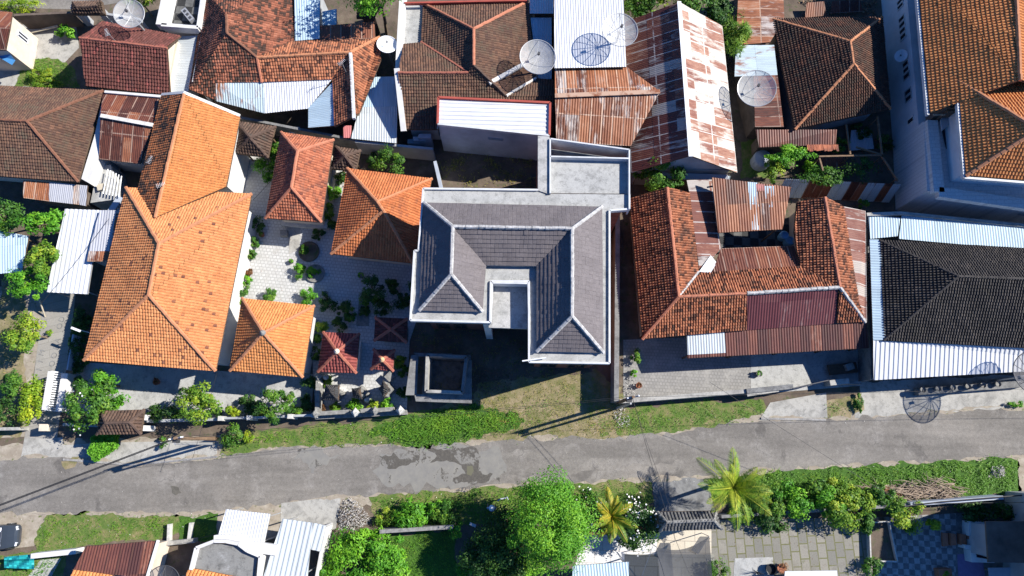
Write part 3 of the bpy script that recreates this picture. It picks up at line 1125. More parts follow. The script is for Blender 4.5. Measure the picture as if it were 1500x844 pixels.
def antenna(label, u, v, z0, z1, ang=0.0):
    b = P(u, v, z0)
    t = thing('aerial', label, 'antenna', b, 'television aerials')
    MB().tube([b, (b.x, b.y, z1)], .02, 5).build('mast', 'metal_grey', t)
    dx, dy = math.cos(ang), math.sin(ang)
    a0 = Vector((b.x - dx * .3, b.y - dy * .3, z1 - .03))
    a1 = Vector((b.x + dx * .3, b.y + dy * .3, z1 - .03))
    MB().tube([a0, a1], .015, 5).build('boom', 'metal_grey', t)
    mb = MB()
    for k in range(6):
        p = a0.lerp(a1, k / 5)
        ln = .2 - .018 * k
        mb.tube([(p.x + dy * ln, p.y - dx * ln, p.z), (p.x - dy * ln, p.y + dx * ln, p.z)], .009, 4)
    mb.build('elements', 'metal_white', t)
    return t


def cable(label, pts, sag=.4, r=.02, group='overhead cables', name='overhead_cable'):
    mb = MB()
    for a, b in zip(pts, pts[1:]):
        a, b = Vector(a), Vector(b)
        q = [a.lerp(b, i / 14) - Vector((0, 0, sag * 4 * (i / 14) * (1 - i / 14))) for i in range(15)]
        mb.tube(q, r, 5)
    return mb.build(name, 'cable_black', label=label, cat='cable', group=group)


def stones(name, label, uvs, n, size, mat, kind='stuff', seed=3, zr=0.01, heap=0.0, cat='rubble'):
    rn = random.Random(seed)
    poly = [(P(a, b).x, P(a, b).y) for a, b in uvs]
    xs, ys = [p[0] for p in poly], [p[1] for p in poly]
    cx, cy = sum(xs) / len(xs), sum(ys) / len(ys)
    rr = max(max(xs) - min(xs), max(ys) - min(ys)) / 2
    mb = MB()
    k = 0
    while k < n:
        x, y = rn.uniform(min(xs), max(xs)), rn.uniform(min(ys), max(ys))
        if not in_poly(np.array([[x, y]]), poly)[0]:
            continue
        k += 1
        s = size * rn.uniform(.3, 1.3)
        z = zr + heap * max(0, 1 - (math.hypot(x - cx, y - cy) / rr) ** 1.5) * rn.uniform(.6, 1)
        q = [Vector((x + rn.uniform(-.6, .6) * s, y + rn.uniform(-.6, .6) * s, z + rn.uniform(-.3, .5) * s)) for _ in range(4)]
        for a, b, c in ((0, 1, 2), (0, 2, 3), (0, 3, 1), (1, 3, 2)):
            mb.face([q[a], q[b], q[c]], rn.random())
    return mb.build(name, mat, label=label, cat=cat, kind=kind)

# ================================================================== THE GROUND
L3 = 400
mb = MB()
mb.face([(-L3, -L3, 0), (L3, -L3, 0), (L3, L3, 0), (-L3, L3, 0)])
mb.build('ground', 'soil', kind='structure', origin=(0, 0, 0))

def blob(name, uv, rank, mat, seed, amp=.35):
    lp = [P(a, b, 0) for a, b in uv]
    q = ragged(ragged(lp, amp, .5, seed), amp * .4, .2, seed + 1)
    z = rank * .006
    mb = MB()
    q = [Vector((p.x, p.y, z)) for p in q]
    for tri in geometry.tessellate_polygon([q]):
        t = [q[k] for k in tri]
        if (t[1] - t[0]).cross(t[2] - t[0]).z < 0:
            t = t[::-1]
        mb.face(t)
    return mb.build(name, mat, kind='structure')


ROAD_N = [(-700, 675), (0, 672), (60, 668), (195, 680), (318, 668), (420, 655), (540, 652), (640, 654), (750, 643), (830, 640), (900, 642), (1000, 633), (1115, 612), (1210, 614), (1340, 607), (1500, 597), (2200, 555)]
ROAD_S = [(2200, 640), (1500, 668), (1300, 679), (1130, 688), (1050, 698), (955, 702), (850, 706), (700, 714), (545, 726), (500, 729), (420, 738), (330, 747), (266, 754), (70, 752), (0, 752), (-700, 790)]
sheet('road', ROAD_N + ROAD_S, 3, 'asphalt', rag=.2)
sheet('road_shoulder', [(-200, 655), (330, 640), (560, 640), (900, 632), (1120, 600), (1500, 585), (1900, 570), (1900, 680), (1500, 684), (1130, 702), (960, 715), (700, 728), (545, 742), (420, 752), (260, 768), (60, 775), (-200, 800)], 1, 'dirt_pale', rag=.25)
sheet('road_patch', [(700, 664), (790, 654), (1010, 640), (1030, 672), (850, 690), (705, 702)], 3.4, 'asphalt', rag=.25)
# silt and wet mud on the worn stretch of road
sheet('silt_patch', [(556, 664), (620, 656), (690, 654), (745, 664), (732, 706), (640, 716), (560, 708), (545, 690)], 4.3, 'silt', rag=.45)




blob('silt_patch', [(625, 657), (650, 660), (668, 654), (698, 657), (705, 668), (700, 690), (722, 694), (705, 708), (668, 709), (664, 700), (682, 694), (676, 682), (650, 676), (630, 678), (640, 668)], 4.9, 'silt_wet', 61, .28)
blob('silt_patch', [(556, 668), (580, 662), (612, 660), (614, 674), (590, 682), (560, 682)], 4.8, 'silt_wet', 62, .28)
sheet('puddle', [(684, 683), (692, 682), (694, 690), (690, 697), (684, 695)], 5.4, 'puddle_water', rag=.08)
blob('road_stain', [(250, 712), (262, 714), (266, 722), (258, 726), (252, 722)], 5, 'wet_mud', 12, .2)
blob('road_stain', [(436, 660), (470, 658), (500, 668), (478, 682), (460, 694), (452, 680), (430, 672)], 4, 'silt', 13, .4)
rn = random.Random(31)
for k in range(34):
    u = rn.uniform(-10, 1500)
    E = ROAD_N if rn.random() < .5 else ROAD_S[::-1]
    v = None
    for (u0, v0), (u1, v1) in zip(E, E[1:]):
        if u0 <= u <= u1:
            v = v0 + (v1 - v0) * (u - u0) / (u1 - u0)
    if v is None:
        continue
    w_, h_ = rn.uniform(12, 34), rn.uniform(2.0, 5.0)
    blob('soil_spill', [(u - w_, v), (u - w_ * .5, v - h_ * .8), (u + w_ * .4, v - h_), (u + w_, v), (u + w_ * .5, v + h_ * .9), (u - w_ * .4, v + h_)], 4.5 + k * .03, 'dirt_pale', 100 + k, .16)
# drives, yards and paths
sheet('driveway', [(36, 641), (92, 641), (92, 671), (60, 669), (31, 669)], 2, 'concrete_worn')
sheet('driveway', [(92, 652), (180, 648), (318, 645), (318, 669), (195, 681), (150, 686), (92, 672)], 2, 'concrete_worn')
sheet('path', [(66, 425), (112, 425), (100, 520), (84, 642), (36, 642), (50, 550)], 4, 'path_slab')
sheet('yard', [(-80, 420), (70, 420), (48, 555), (36, 640), (-80, 645)], 2, 'dirt_pale')
sheet('yard', [(28, 36), (112, 40), (116, 70), (60, 128), (0, 130), (-40, 120)], 2, 'concrete_worn')
sheet('road', [(-200, 6), (-200, -120), (400, -120), (240, -6), (190, 2), (110, 14)], 2, 'asphalt')
sheet('yard', [(110, 530), (345, 545), (460, 548), (456, 606), (320, 612), (215, 620), (115, 600)], 3, 'concrete_pale')
sheet('courtyard', [(340, 225), (500, 228), (640, 380), (610, 470), (600, 500), (460, 480), (335, 470)], 3, 'paving_white')
sheet('courtyard', [(455, 478), (600, 498), (596, 600), (462, 605)], 4, 'paving_white')
sheet('path', [(420, 330), (441, 330), (438, 366), (424, 372)], 5, 'concrete_worn')
sheet('path', [(526, 436), (541, 436), (541, 478), (522, 478)], 5, 'stone_grey')
sheet('yard', [(913, 498), (1098, 490), (1100, 578), (913, 588)], 3, 'gravel_paving')
sheet('yard', [(1098, 470), (1262, 465), (1262, 565), (1100, 578)], 4, 'concrete_pale')
sheet('driveway', [(1128, 590), (1210, 575), (1212, 612), (1112, 616)], 4, 'concrete_worn')
sheet('pavement', [(1262, 560), (1560, 545), (1560, 593), (1340, 606), (1252, 612)], 2, 'concrete_worn', rag=.1)
sheet('driveway', [(412, 737), (500, 727), (492, 775), (410, 790)], 4, 'concrete_worn')
sheet('driveway', [(285, 750), (418, 735), (405, 790), (272, 790)], 2, 'dirt_pale')
sheet('driveway', [(-80, 755), (66, 755), (50, 800), (-80, 815)], 2, 'dirt_pale')
sheet('driveway', [(955, 702), (1035, 698), (1050, 760), (960, 760)], 4, 'concrete_dark')
sheet('driveway', [(1490, 665), (1600, 660), (1600, 745), (1492, 745)], 2, 'dirt_pale')
sheet('courtyard', [(855, 784), (975, 782), (960, 870), (830, 870)], 3, 'paving_bright')
sheet('courtyard', [(966, 772), (1042, 770), (1042, 814), (960, 814)], 4, 'paving_cream')
sheet('courtyard', [(915, 812), (1046, 812), (1046, 880), (915, 880)], 5, 'paving_green')
sheet('courtyard', [(1040, 762), (1280, 758), (1280, 880), (1040, 880)], 3, 'paving_grass')
sheet('courtyard', [(1278, 758), (1400, 752), (1400, 880), (1278, 880)], 3, 'checker_blue')
sheet('courtyard', [(1400, 752), (1560, 740), (1560, 880), (1400, 880)], 2, 'concrete_dark')
sheet('courtyard', [(1050, 334), (1172, 328), (1172, 366), (1050, 370)], 3, 'checker_dark')
sheet('mat', [(1402, 812), (1438, 808), (1446, 870), (1404, 870)], 4, 'purple_mat')
# engraved letters in the path slabs (hard to read, run up the path)
for tx, (u, v) in (('O', (61, 583)), ('R', (69, 555)), (':', (74, 543)), ('O', (77, 533)), ('O', (80, 521)), ('E', (83, 510)), ('A', (85, 499)), ('O', (88, 478)), ('D', (91, 468)), ('M', (62, 517)), ('I', (60, 530)), ('I', (58, 542))):
    cu = bpy.data.curves.new('path_letter', 'FONT')
    cu.body = tx
    cu.size = .62
    cu.align_x = 'CENTER'
    cu.align_y = 'CENTER'
    cu.extrude = .004
    o = bpy.data.objects.new('path_letter', cu)
    COL.objects.link(o)
    p = P(u, v, 0)
    o.location = (p.x, p.y, 4 * .006 + .006)
    o.rotation_euler = (0, 0, R(76))
    cu.materials.append(M['concrete_dark'])
    o['kind'] = 'structure'

# grass
grass([(320, 672), (330, 640), (372, 632), (462, 622), (600, 606), (690, 600), (735, 606), (748, 640), (640, 653), (540, 651), (420, 655)], 2, 112, 0.16, 'grass_blade', 'turf', 'green roadside grass below the temple wall and grey house', 11, .34)
grass([(540, 636), (572, 618), (590, 604), (640, 600), (690, 592), (722, 600), (752, 604), (770, 618), (742, 634), (700, 644), (640, 652), (590, 650)], 3, 225, 0.24, 'grass_blade', 'turf_lush', 'thick bright grass in front of the small roofless hut', 12, .36, rag=.3)
grass([(640, 600), (690, 575), (700, 560), (790, 540), (872, 540), (908, 580), (925, 600), (920, 636), (880, 643), (800, 640), (748, 646), (690, 640)], 1.5, 90, 0.12, 'grass_dry', 'turf_dry', 'dry brownish grass in front of the grey house', 13, .40)
grass([(605, 470), (770, 470), (870, 545), (700, 562), (690, 594), (605, 580)], 2, 60, 0.14, 'grass_dry', 'soil', 'shaded weedy grass between the grey house and hut', 14, .6)
grass([(870, 612), (905, 598), (1000, 590), (1118, 586), (1122, 606), (1060, 622), (1000, 632), (930, 642), (880, 640)], 2.2, 135, 0.14, 'grass_blade', 'turf', 'grass strip below the long wall of the rusty complex', 15, .36)
grass([(1208, 588), (1262, 576), (1266, 600), (1240, 613), (1208, 613)], 3, 105, 0.14, 'grass_blade', 'turf_dry', 'small weedy patch beside the grey ramp', 16, .42)
grass([(540, 728), (700, 715), (850, 707), (955, 703), (958, 735), (900, 745), (760, 760), (560, 778)], 2, 128, 0.16, 'grass_blade', 'turf', 'mown grass verge along the lower road edge', 17, .33)
grass([(1035, 699), (1130, 689), (1300, 680), (1470, 670), (1492, 676), (1496, 722), (1330, 736), (1180, 742), (1040, 735)], 2, 180, 0.22, 'grass_blade', 'turf_lush', 'tall bright grass verge at lower right of the road', 18, .36)
grass([(50, 795), (70, 754), (160, 752), (266, 753), (270, 778), (225, 792), (120, 800), (55, 810)], 3, 112, 0.14, 'grass_blade', 'turf', 'patchy grass corner above the brown tin roof', 19, .38)
grass([(262, 758), (320, 752), (318, 790), (262, 790)], 4, 105, 0.14, 'grass_blade', 'turf_lush', 'shaded grass strip beside the leaning white tin canopy', 20, .3)
grass([(-30, 822), (60, 806), (95, 800), (90, 870), (-30, 870)], 2, 120, 0.18, 'grass_blade', 'turf', 'rough grass in the bottom left corner', 21, .36)
grass([(560, 782), (664, 776), (672, 880), (560, 880)], 2, 165, 0.14, 'grass_blade', 'turf_lush', 'dark shaded lawn behind the old wall', 22, .15)
grass([(30, 92), (85, 86), (108, 100), (118, 130), (60, 130), (20, 128)], 3, 135, 0.20, 'grass_blade', 'turf', 'overgrown corner of the upper left yard', 23, .3)
grass([(640, 226), (788, 226), (788, 282), (640, 280)], 2, 90, 0.22, 'grass_dry', 'soil', 'weeds in the deep walled pit behind the grey house', 24, .66)
grass([(1085, 208), (1130, 204), (1130, 262), (1085, 262)], 2, 60, 0.14, 'grass_blade', 'turf', 'weeds in the gap beside the pale striped roof', 25, .4)
grass([(0, 408), (40, 405), (30, 640), (-30, 645)], 3, 33, 0.13, 'grass_dry', 'turf_dry', 'thin dry grass under the yard trees', 26, .5)
grass([(90, 676), (118, 668), (110, 684), (96, 688)], 5, 90, 0.10, 'grass_dry', 'turf_dry', 'tiny weed patch on the lower drive', 27, .3)
grass([(1330, 604), (1420, 596), (1500, 590), (1500, 598), (1410, 603), (1335, 609)], 4, 90, 0.10, 'grass_blade', 'dirt_pale', 'weeds along the right road edge', 28, .45)

grass([(680, 640), (700, 604), (760, 590), (830, 560), (905, 566), (915, 610), (900, 640), (800, 640), (740, 646)], 2.6, 70, .13, 'grass_blade', 'turf_dry', 'patchy green tufts on the trodden ground before the grey house', 33, .62, rag=.4, cell=1.1)

# kerbs and loose stones
for q in ([(92, 673), (195, 681), (318, 669)], [(1115, 613), (1210, 615)]):
    mb = MB()
    for a, b in zip(q, q[1:]):
        mb.bar(P(*a, .09), P(*b, .09), .16, .12)
    mb.build('kerb', 'kerb_concrete', kind='structure')
stones('loose_stones', None, [(-20, 672), (320, 668), (750, 640), (1100, 612), (1500, 597), (1500, 670), (1000, 700), (550, 727), (0, 752)], 500, .05, 'rubble', seed=5, zr=.03)
stones('loose_stones', None, [(330, 640), (600, 608), (740, 600), (900, 600), (1110, 590), (1110, 612), (900, 640), (640, 654), (420, 655)], 260, .07, 'rubble', seed=6, zr=.04)
stones('loose_stones', None, [(50, 790), (75, 754), (266, 754), (260, 775), (220, 792), (80, 800)], 120, .06, 'stone_pale', seed=7, zr=.05)
stones('rubble_heap', 'heap of grey rubble and ash beside the lower drive', [(498, 738), (512, 728), (530, 738), (545, 762), (520, 778), (496, 776)], 900, .13, 'rubble', 'thing', 8, .02, .75, 'rubble heap')
stones('rubble_heap', 'pale rubble and broken tiles at the corner of the gravel yard', [(914, 555), (930, 548), (936, 578), (914, 585)], 120, .11, 'rubble', 'thing', 9, .03, .3, 'rubble heap')
stones('rubble_heap', 'small rubble pile on the grass below the long wall', [(896, 598), (915, 596), (925, 622), (905, 630)], 150, .13, 'rubble', 'thing', 10, .05, .2, 'rubble heap')
stones('rubble_heap', 'grey brush and rubble pile at the right end of the verge', [(1450, 684), (1468, 680), (1472, 698), (1448, 700)], 220, .14, 'rubble', 'thing', 11, .05, .5, 'rubble heap')

# ================================================================== THE GREY HOUSE
g = P(750, 400, 0)
GH = thing('house', 'grey hip roofed house with pale concrete gutters round a small terrace', 'house', (g.x, g.y, 0))
ez, rz = 8.05, 9.62
D = dict(nw=(621, 297, ez), ne=(882, 303, ez), rw=(663, 332, rz), re=(838, 335, rz), se=(884, 517, ez), rs=(838, 463, rz),
         ls=(661, 402, rz), lsw=(614, 455, ez), lse=(707, 457, ez), ii=(712, 389, ez + .1), jj=(786, 390, ez + .1), rsw=(786, 515, ez))
r = roof(GH, D, ['nw ne re rw', 'ne se rs re', 'lsw nw rw ls', 'lse lsw ls', 'rsw se rs'], 'tile_grey', 'flat', under='concrete')
roof(GH, D, ['ii jj re rw', 'lse ii rw ls', 'jj rsw rs re'], 'tile_grey', 'flat', under='concrete')
caps(r, D, ['rw re', 're rs', 'rw ls', 'nw rw', 'ne re', 'se rs', 'rsw rs', 'lsw ls', 'lse ls'], 'ridge_grey', .13)
zs = 7.8
slab = [(620, 276), (788, 278), (806, 284), (922, 285), (922, 306), (893, 308), (893, 532), (775, 530), (775, 412), (719, 412), (718, 472), (601, 469), (607, 367), (613, 367)]
MB().slab([P(a, b, zs) for a, b in slab], .32).build('gutter_slab', 'concrete_pale', GH)
lip = MB()
for a, b in zip(slab, slab[1:] + slab[:1]):
    if (a, b) in (((788, 278), (806, 284)), ((806, 284), (922, 285))):
        continue
    lip.bar(P(*a, zs + .16), P(*b, zs + .16), .13, .42)
lip.build('fascia', 'fascia_white', GH)
MB().slab([P(a, b, 6.95) for a, b in [(716, 408), (780, 408), (780, 482), (716, 480)]], .25).build('terrace', 'concrete', GH)
lip = MB()
for a, b in (((721, 414), (774, 415)), ((721, 414), (718, 472)), ((774, 415), (775, 482))):
    lip.bar(P(*a, zs + .15), P(*b, zs + .15), .12, .9)
lip.build('terrace_parapet', 'fascia_white', GH)
MB().slab([P(a, b, zs - .25) for a, b in [(806, 229), (921, 232), (921, 284), (806, 283)]], .3).build('rear_slab', 'concrete_pale', GH)
MB().slab([P(a, b, zs + .1) for a, b in [(788, 199), (805, 200), (806, 285), (788, 279)]], .5).build('wall_coping', 'concrete', GH)
par = MB()
for a, b, h in (((806, 203), (922, 219), 1.6), ((922, 219), (922, 306), 1.2), ((806, 229), (921, 232), .6), ((806, 203), (806, 283), .6)):
    par.bar(P(*a, zs + .25), P(*b, zs + .25), .1, h)
par.build('rear_parapet', 'fascia_white', GH)
MB().slab([P(a, b, 6.3) for a, b in [(806, 205), (922, 220), (921, 232), (806, 230)]], .2).build('light_shaft_floor', 'concrete_dark', GH)
wl = MB()
for q in ([(632, 298), (704, 298), (704, 458), (618, 456)], [(640, 292), (876, 296), (876, 406), (640, 402)], [(789, 300), (882, 302), (882, 522), (787, 520)], [(800, 236), (914, 240), (914, 302), (800, 300)], [(790, 204), (804, 205), (804, 290), (790, 290)]):
    lp = [P(a, b, 7.5) for a, b in q]
    wl.prism([Vector((p.x, p.y, 0)) for p in lp], 0, 7.45)
wl.build('wall', 'wall_brick', GH)
for q0, q1, frs in (((618, 456), (704, 458), ((.12, .34), (.45, .67))), ((787, 520), (882, 522), ((.1, .38), (.58, .88)))):
    a, b = P(*q0, 7.5), P(*q1, 7.5)
    for fr in frs:
        for zlo in (1.0, 4.6):
            window_on(GH, a, b, 0, zlo, zlo + 1.7, (0, -1, 0), fr, frame='wood_dark')
p = P(713, 470, 6.8)
MB().box((p.x, p.y), .5, .5, 0, 6.75).build('column', 'wall_white', GH)
MB().slab([P(712, 405, 6.6), P(778, 405, 6.6), P(778, 440, 6.6), P(712, 440, 6.6)], 6.6).build('rear_wall', 'wall_brick', GH)
# pit walls behind the house
wallbar(None, (637, 236), (646, 276), 2.6, .25, 'wall_pale_skytint', name='pit_wall', label='pale wall closing the left side of the deep pit', cat='wall')
wallbar(None, (905, 310), (903, 588), 2.0, .35, 'concrete_dark', name='boundary_wall', label='long narrow boundary wall between grey house and rusty complex', cat='wall')
t = thing('pipe', 'thin pale pipe poking out at the corner of the grey roof', 'pipe', P(775, 526, 8.0))
MB().tube([P(765, 529, 8.0), P(800, 524, 8.05)], .05, 6).build('tube', 'metal_white', t)

# small roofless hut in front
g = P(650, 550, 0)
HT = thing('hut', 'small roofless concrete hut with flat ledges in front of grey house', 'hut', (g.x, g.y, 0))
zl = 2.0
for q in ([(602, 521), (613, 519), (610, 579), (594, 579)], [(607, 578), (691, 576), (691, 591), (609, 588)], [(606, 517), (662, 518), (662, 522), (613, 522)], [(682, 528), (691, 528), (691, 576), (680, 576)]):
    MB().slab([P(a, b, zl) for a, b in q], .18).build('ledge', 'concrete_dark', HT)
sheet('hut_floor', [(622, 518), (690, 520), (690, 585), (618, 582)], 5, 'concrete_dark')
zb = 2.7
cs = [(626, 520), (683, 523), (677, 575), (624, 573)]
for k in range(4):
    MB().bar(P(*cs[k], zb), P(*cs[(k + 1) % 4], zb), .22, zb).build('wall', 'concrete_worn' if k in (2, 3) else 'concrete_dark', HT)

# ================================================================== LEFT COMPOUND
# main orange house
g = P(240, 400, 0)
OH = thing('house', 'largest orange tiled house with a side wing and scattered dark tiles', 'house', (g.x, g.y, 0))
D = dict(l0=(123, 528, 3.9), l1=(185, 275, 3.9), r0=(316, 544, 3.9), r1=(369, 284, 3.9), r2=(370, 278, 3.9), a=(233, 357, 6.3), b=(218, 432, 6.3),
         w0=(203, 277, 3.95), w1=(237, 141, 3.9), c=(270, 138, 5.4), d=(228, 319, 5.28), e0=(332, 274, 3.95), e1=(352, 172, 3.9))
r = roof(OH, D, ['l0 l1 a b', 'r1 r0 b a', 'r0 l0 b', 'l1 r1 a'], 'tile_orange', 'tile')
caps(r, D, ['l0 b', 'r0 b', 'a b', 'l1 a', 'r1 a'], 'ridge_orange', .13)
r2 = roof(OH, D, ['e0 e1 c d'], 'tile_orange_clean', 'tile', lift=.03)
roof(OH, D, ['w1 w0 d c'], 'tile_orange_mossy', 'tile', lift=.03)
caps(r2, D, ['c d'], 'ridge_orange', .13)
mb = MB()
mb.bar(P(*D['w1']) + Vector((0, .1, .12)), P(*D['c']) + Vector((0, .1, .12)), .22, .25)
mb.bar(P(*D['c']) + Vector((0, .1, .12)), P(*D['e1']) + Vector((0, .1, .12)), .22, .25)
mb.build('verge', 'wall_white', r2)
walls(OH, D, 'l0 l1 r1 r0', 'wall_white', .75)
mb = MB()
lp = inset([P(*D[k]) for k in ('w0', 'w1', 'e1', 'e0')], .4)
mb.prism([Vector((p.x, p.y, 0)) for p in lp], 0, 3.7)
mb.face([lp[1], lp[2], P(*D['c']) - Vector((0, .4, .25))])
mb.build('wing_wall', 'wall_white', OH)
lp = inset([P(*D[k]) for k in ('l0', 'r0', 'r1', 'l1')], .75)
for fr in ((.08, .2), (.55, .68), (.76, .9)):
    window_on(OH, lp[0], lp[1], 0, .9, 2.6, (.03, -1, 0), fr)
window_on(OH, lp[0], lp[1], 0, .05, 2.6, (.03, -1, 0), (.34, .44), frame='wood', pane='wood_dark', name='door')

# pavilions
hip4('pavilion', 'orange pyramid roofed pavilion at the foot of the large orange house', 'pavilion', [(337, 543), (444, 553), (461, 448), (355, 437)], [(386, 488)], 3.4, 5.3, 'tile_orange_clean', 'tile', 'ridge_orange', finial='stone_grey', wallm='wall_white')
hip4('pavilion', 'tall red orange hipped pavilion on a stone base', 'pavilion', [(489, 205), (412, 194), (389, 320), (471, 326)], [(436, 222), (427, 275)], 3.0, 4.75, 'tile_salmon', 'tile', 'ridge_pink', floor='stone_pale', wallm='wall_cream')
hip4('pavilion', 'wide orange pavilion half shaded beside the grey house', 'pavilion', [(485, 372), (605, 386), (633, 262), (509, 247)], [(562, 309), (553, 296)], 3.1, 5.15, 'tile_orange_deep', 'tile', 'ridge_orange', wallm='wall_cream')
hip4('pavilion', 'small weathered brown shelter beside the large orange house', 'pavilion', [(343, 225), (393, 231), (404, 186), (347, 178)], [(366, 202)], 2.5, 3.7, 'tile_dark', 'pan', 'ridge_dark')
hip4('pavilion', 'tiny dark brown shelter between the two orange pavilions', 'pavilion', [(484, 248), (522, 251), (528, 221), (492, 215)], [(505, 229)], 2.4, 3.4, 'tile_dark', 'pan', 'ridge_dark')
hip4('shrine', 'wine red pyramid roofed shrine pavilion in the temple court', 'shrine', [(466, 545), (522, 547), (527, 489), (474, 487)], [(494, 515)], 2.5, 3.75, 'tile_wine', 'pan', 'ridge_wine', finial='cream_stone', posts='wood', floor='stone_pale')
hip4('shrine', 'smallest wine red shrine roof with a pale finial', 'shrine', [(544, 541), (576, 544), (578, 513), (548, 512)], [(560, 527)], 2.4, 3.2, 'tile_wine', 'tile', 'ridge_wine', finial='gold', floor='stone_grey')
hip4('shrine', 'shaded dark red shrine roof under the grey house', 'shrine', [(548, 499), (596, 502), (597, 467), (550, 465)], [(573, 483)], 2.5, 3.1, 'tile_maroon', 'tile', 'ridge_wine', floor='stone_grey')
for lab, cs, ap, ez, rz in (('black thatched shrine at the left corner of the temple wall', [(474, 586), (496, 587), (497, 564), (478, 564)], (484, 574), 2.3, 3.4),
                            ('small black thatched shrine in the middle of the temple row', [(518, 583), (530, 584), (528, 568), (516, 570)], (523, 574), 2.0, 2.9),
                            ('crooked grey thatched shrine nearest the roofless hut', [(556, 570), (563, 583), (571, 570), (562, 558)], (563, 569), 2.2, 3.2)):
    t = hip4('shrine', lab, 'shrine', cs, [ap], ez, rz, 'thatch', 'thatch', 'ridge_black', capr=.06, posts='stone_grey', pr=.12, group='thatched shrines along the temple wall')
    q = P(*ap, ez)
    MB().lathe((q.x, q.y, 0), [(.62, 0), (.6, .3), (.45, .35), (.42, .9), (.55, 1.0), (.5, 1.15)], 4).build('pedestal', 'stone_grey', t)
# temple wall with pillars
TW = thing('temple_wall', 'low dark temple wall with carved stone pillars along the verge', 'wall', P(530, 602, 0))
for a, b in (((464, 606), (512, 603)), ((528, 602), (546, 600)), ((552, 601), (576, 599)), ((464, 606), (466, 548))):
    MB().bar(P(*a, 1.25), P(*b, 1.25), .3, 1.25).build('panel', 'stone_grey', TW)
MB().bar(P(462, 611, .5), P(596, 604, .5), .35, .5).build('plinth', 'stone_grey', TW)
for u, v in ((462, 606), (520, 604), (586, 601), (466, 550), (549, 602)):
    p = P(u, v, 1.5)
    MB().lathe((p.x, p.y, 0), [(.32, 0), (.32, .2), (.24, .3), (.24, 1.35), (.36, 1.45), (.3, 1.6), (.2, 1.7), (.16, 1.9), (.05, 2.05)], 4).build('pillar', 'stone_pale' if u in (520, 586) else 'stone_grey', TW)
for u, v in ((470, 562), (500, 570), (538, 586), (478, 553)):
    p = P(u, v, .6)
    t = thing('statue', 'small pale stone figure in the temple court', 'statue', (p.x, p.y, 0), 'stone figures in the temple court')
    MB().lathe((p.x, p.y, 0), [(.25, 0), (.25, .25), (.15, .3), (.19, .55), (.22, .8), (.12, .95), (.13, 1.1), (.1, 1.22), (.02, 1.3)], 8).build('figure', 'stone_pale', t)
t = thing('stone_shrine', 'low dark square shrine base beside the small red roof', 'shrine', P(571, 552, 0))
p = P(571, 552, .6)
MB().lathe((p.x, p.y, 0), [(.4, 0), (.4, .3), (.3, .4), (.3, .6), (.42, .7)], 4).build('base', 'stone_grey', t)

# front wall along the street
FW = thing('front_wall', 'white capped front wall between the tiled gate and the temple', 'wall', P(390, 614, 0))
for a, b in (((320, 613), (360, 612)), ((368, 612), (458, 608))):
    MB().bar(P(*a, 1.2), P(*b, 1.2), .16, 1.2).build('panel', 'wall_grey', FW)
for u, v in ((322, 613), (364, 612), (424, 610), (459, 608)):
    p = P(u, v, 1.5)
    MB().box((p.x, p.y), .34, .34, 0, 1.45).build('pillar', 'stone_pale', FW)
wallbar(None, (215, 617), (318, 614), 1.0, .2, 'wall_grey', name='garden_wall', label='shaded grey garden wall right of the tiled gate', cat='wall')
wallbar(None, (92, 622), (150, 624), 1.1, .2, 'wall_grey', name='garden_wall', label='grey garden wall under the leafy corner tree', cat='wall')
wallbar(None, (-40, 629), (28, 628), 1.1, .22, 'concrete_worn', name='garden_wall', label='weathered wall at the left edge by the path mouth', cat='wall')
# gate with tiled roof
g = P(180, 620, 0)
GT = thing('gate', 'street gate under a small brown tiled roof beside the clipped hedge', 'gate', (g.x, g.y, 0))
D = dict(a=(142, 637, 2.5), b=(207, 636, 2.5), c=(212, 600, 2.5), d=(149, 602, 2.5), p=(155, 620, 3.25), q=(190, 619, 3.25))
r = roof(GT, D, ['a b q p', 'b c q', 'c d p q', 'd a p'], 'tile_dark', 'pan')
caps(r, D, ['p q', 'a p', 'd p', 'b q', 'c q'], 'ridge_dark', .11)
for u, v in ((158, 628), (200, 627), (158, 612), (200, 611)):
    p = P(u, v, 2.3)
    MB().box((p.x, p.y), .4, .4, 0, 2.6).build('pillar', 'wall_white', GT)
MB().bar(P(160, 620, 2.0), P(198, 619, 2.0), .08, 1.9).build('door', 'wood', GT)
# white sliding gate of bars
g = P(88, 580, 0)
WG = thing('gate', 'white slatted gate beside the engraved path', 'gate', (g.x, g.y, 0))
A, B = P(93, 547, 0), P(84, 602, 0)
for z in (.15, 1.5):
    MB().bar(Vector((A.x, A.y, z)), Vector((B.x, B.y, z)), .42 if z > 1 else .1, .14).build('rail', 'wall_white', WG)
n = 16
for k in range(n + 1):
    p = A.lerp(B, k / n)
    MB().box((p.x, p.y), .09, .10, .15, 1.4).build('slat', 'metal_white', WG)
MB().bar(Vector((A.x + .75, A.y - .1, 1.0)), Vector((B.x + .75, B.y - .1, 1.0)), .5, 1.0).build('side_wall', 'wall_white', WG)
p = P(77, 627, 0)
MB().prism([P(72, 632, 0), P(84, 632, 0), P(84, 622, 0), P(73, 622, 0)], 0, 1.2).build('pillar', 'cream_stone', WG)
wallbar(None, (107, 490), (98, 542), 1.0, .12, 'wall_pale_skytint', name='garden_wall', label='thin pale wall running up from the slatted gate', cat='wall')
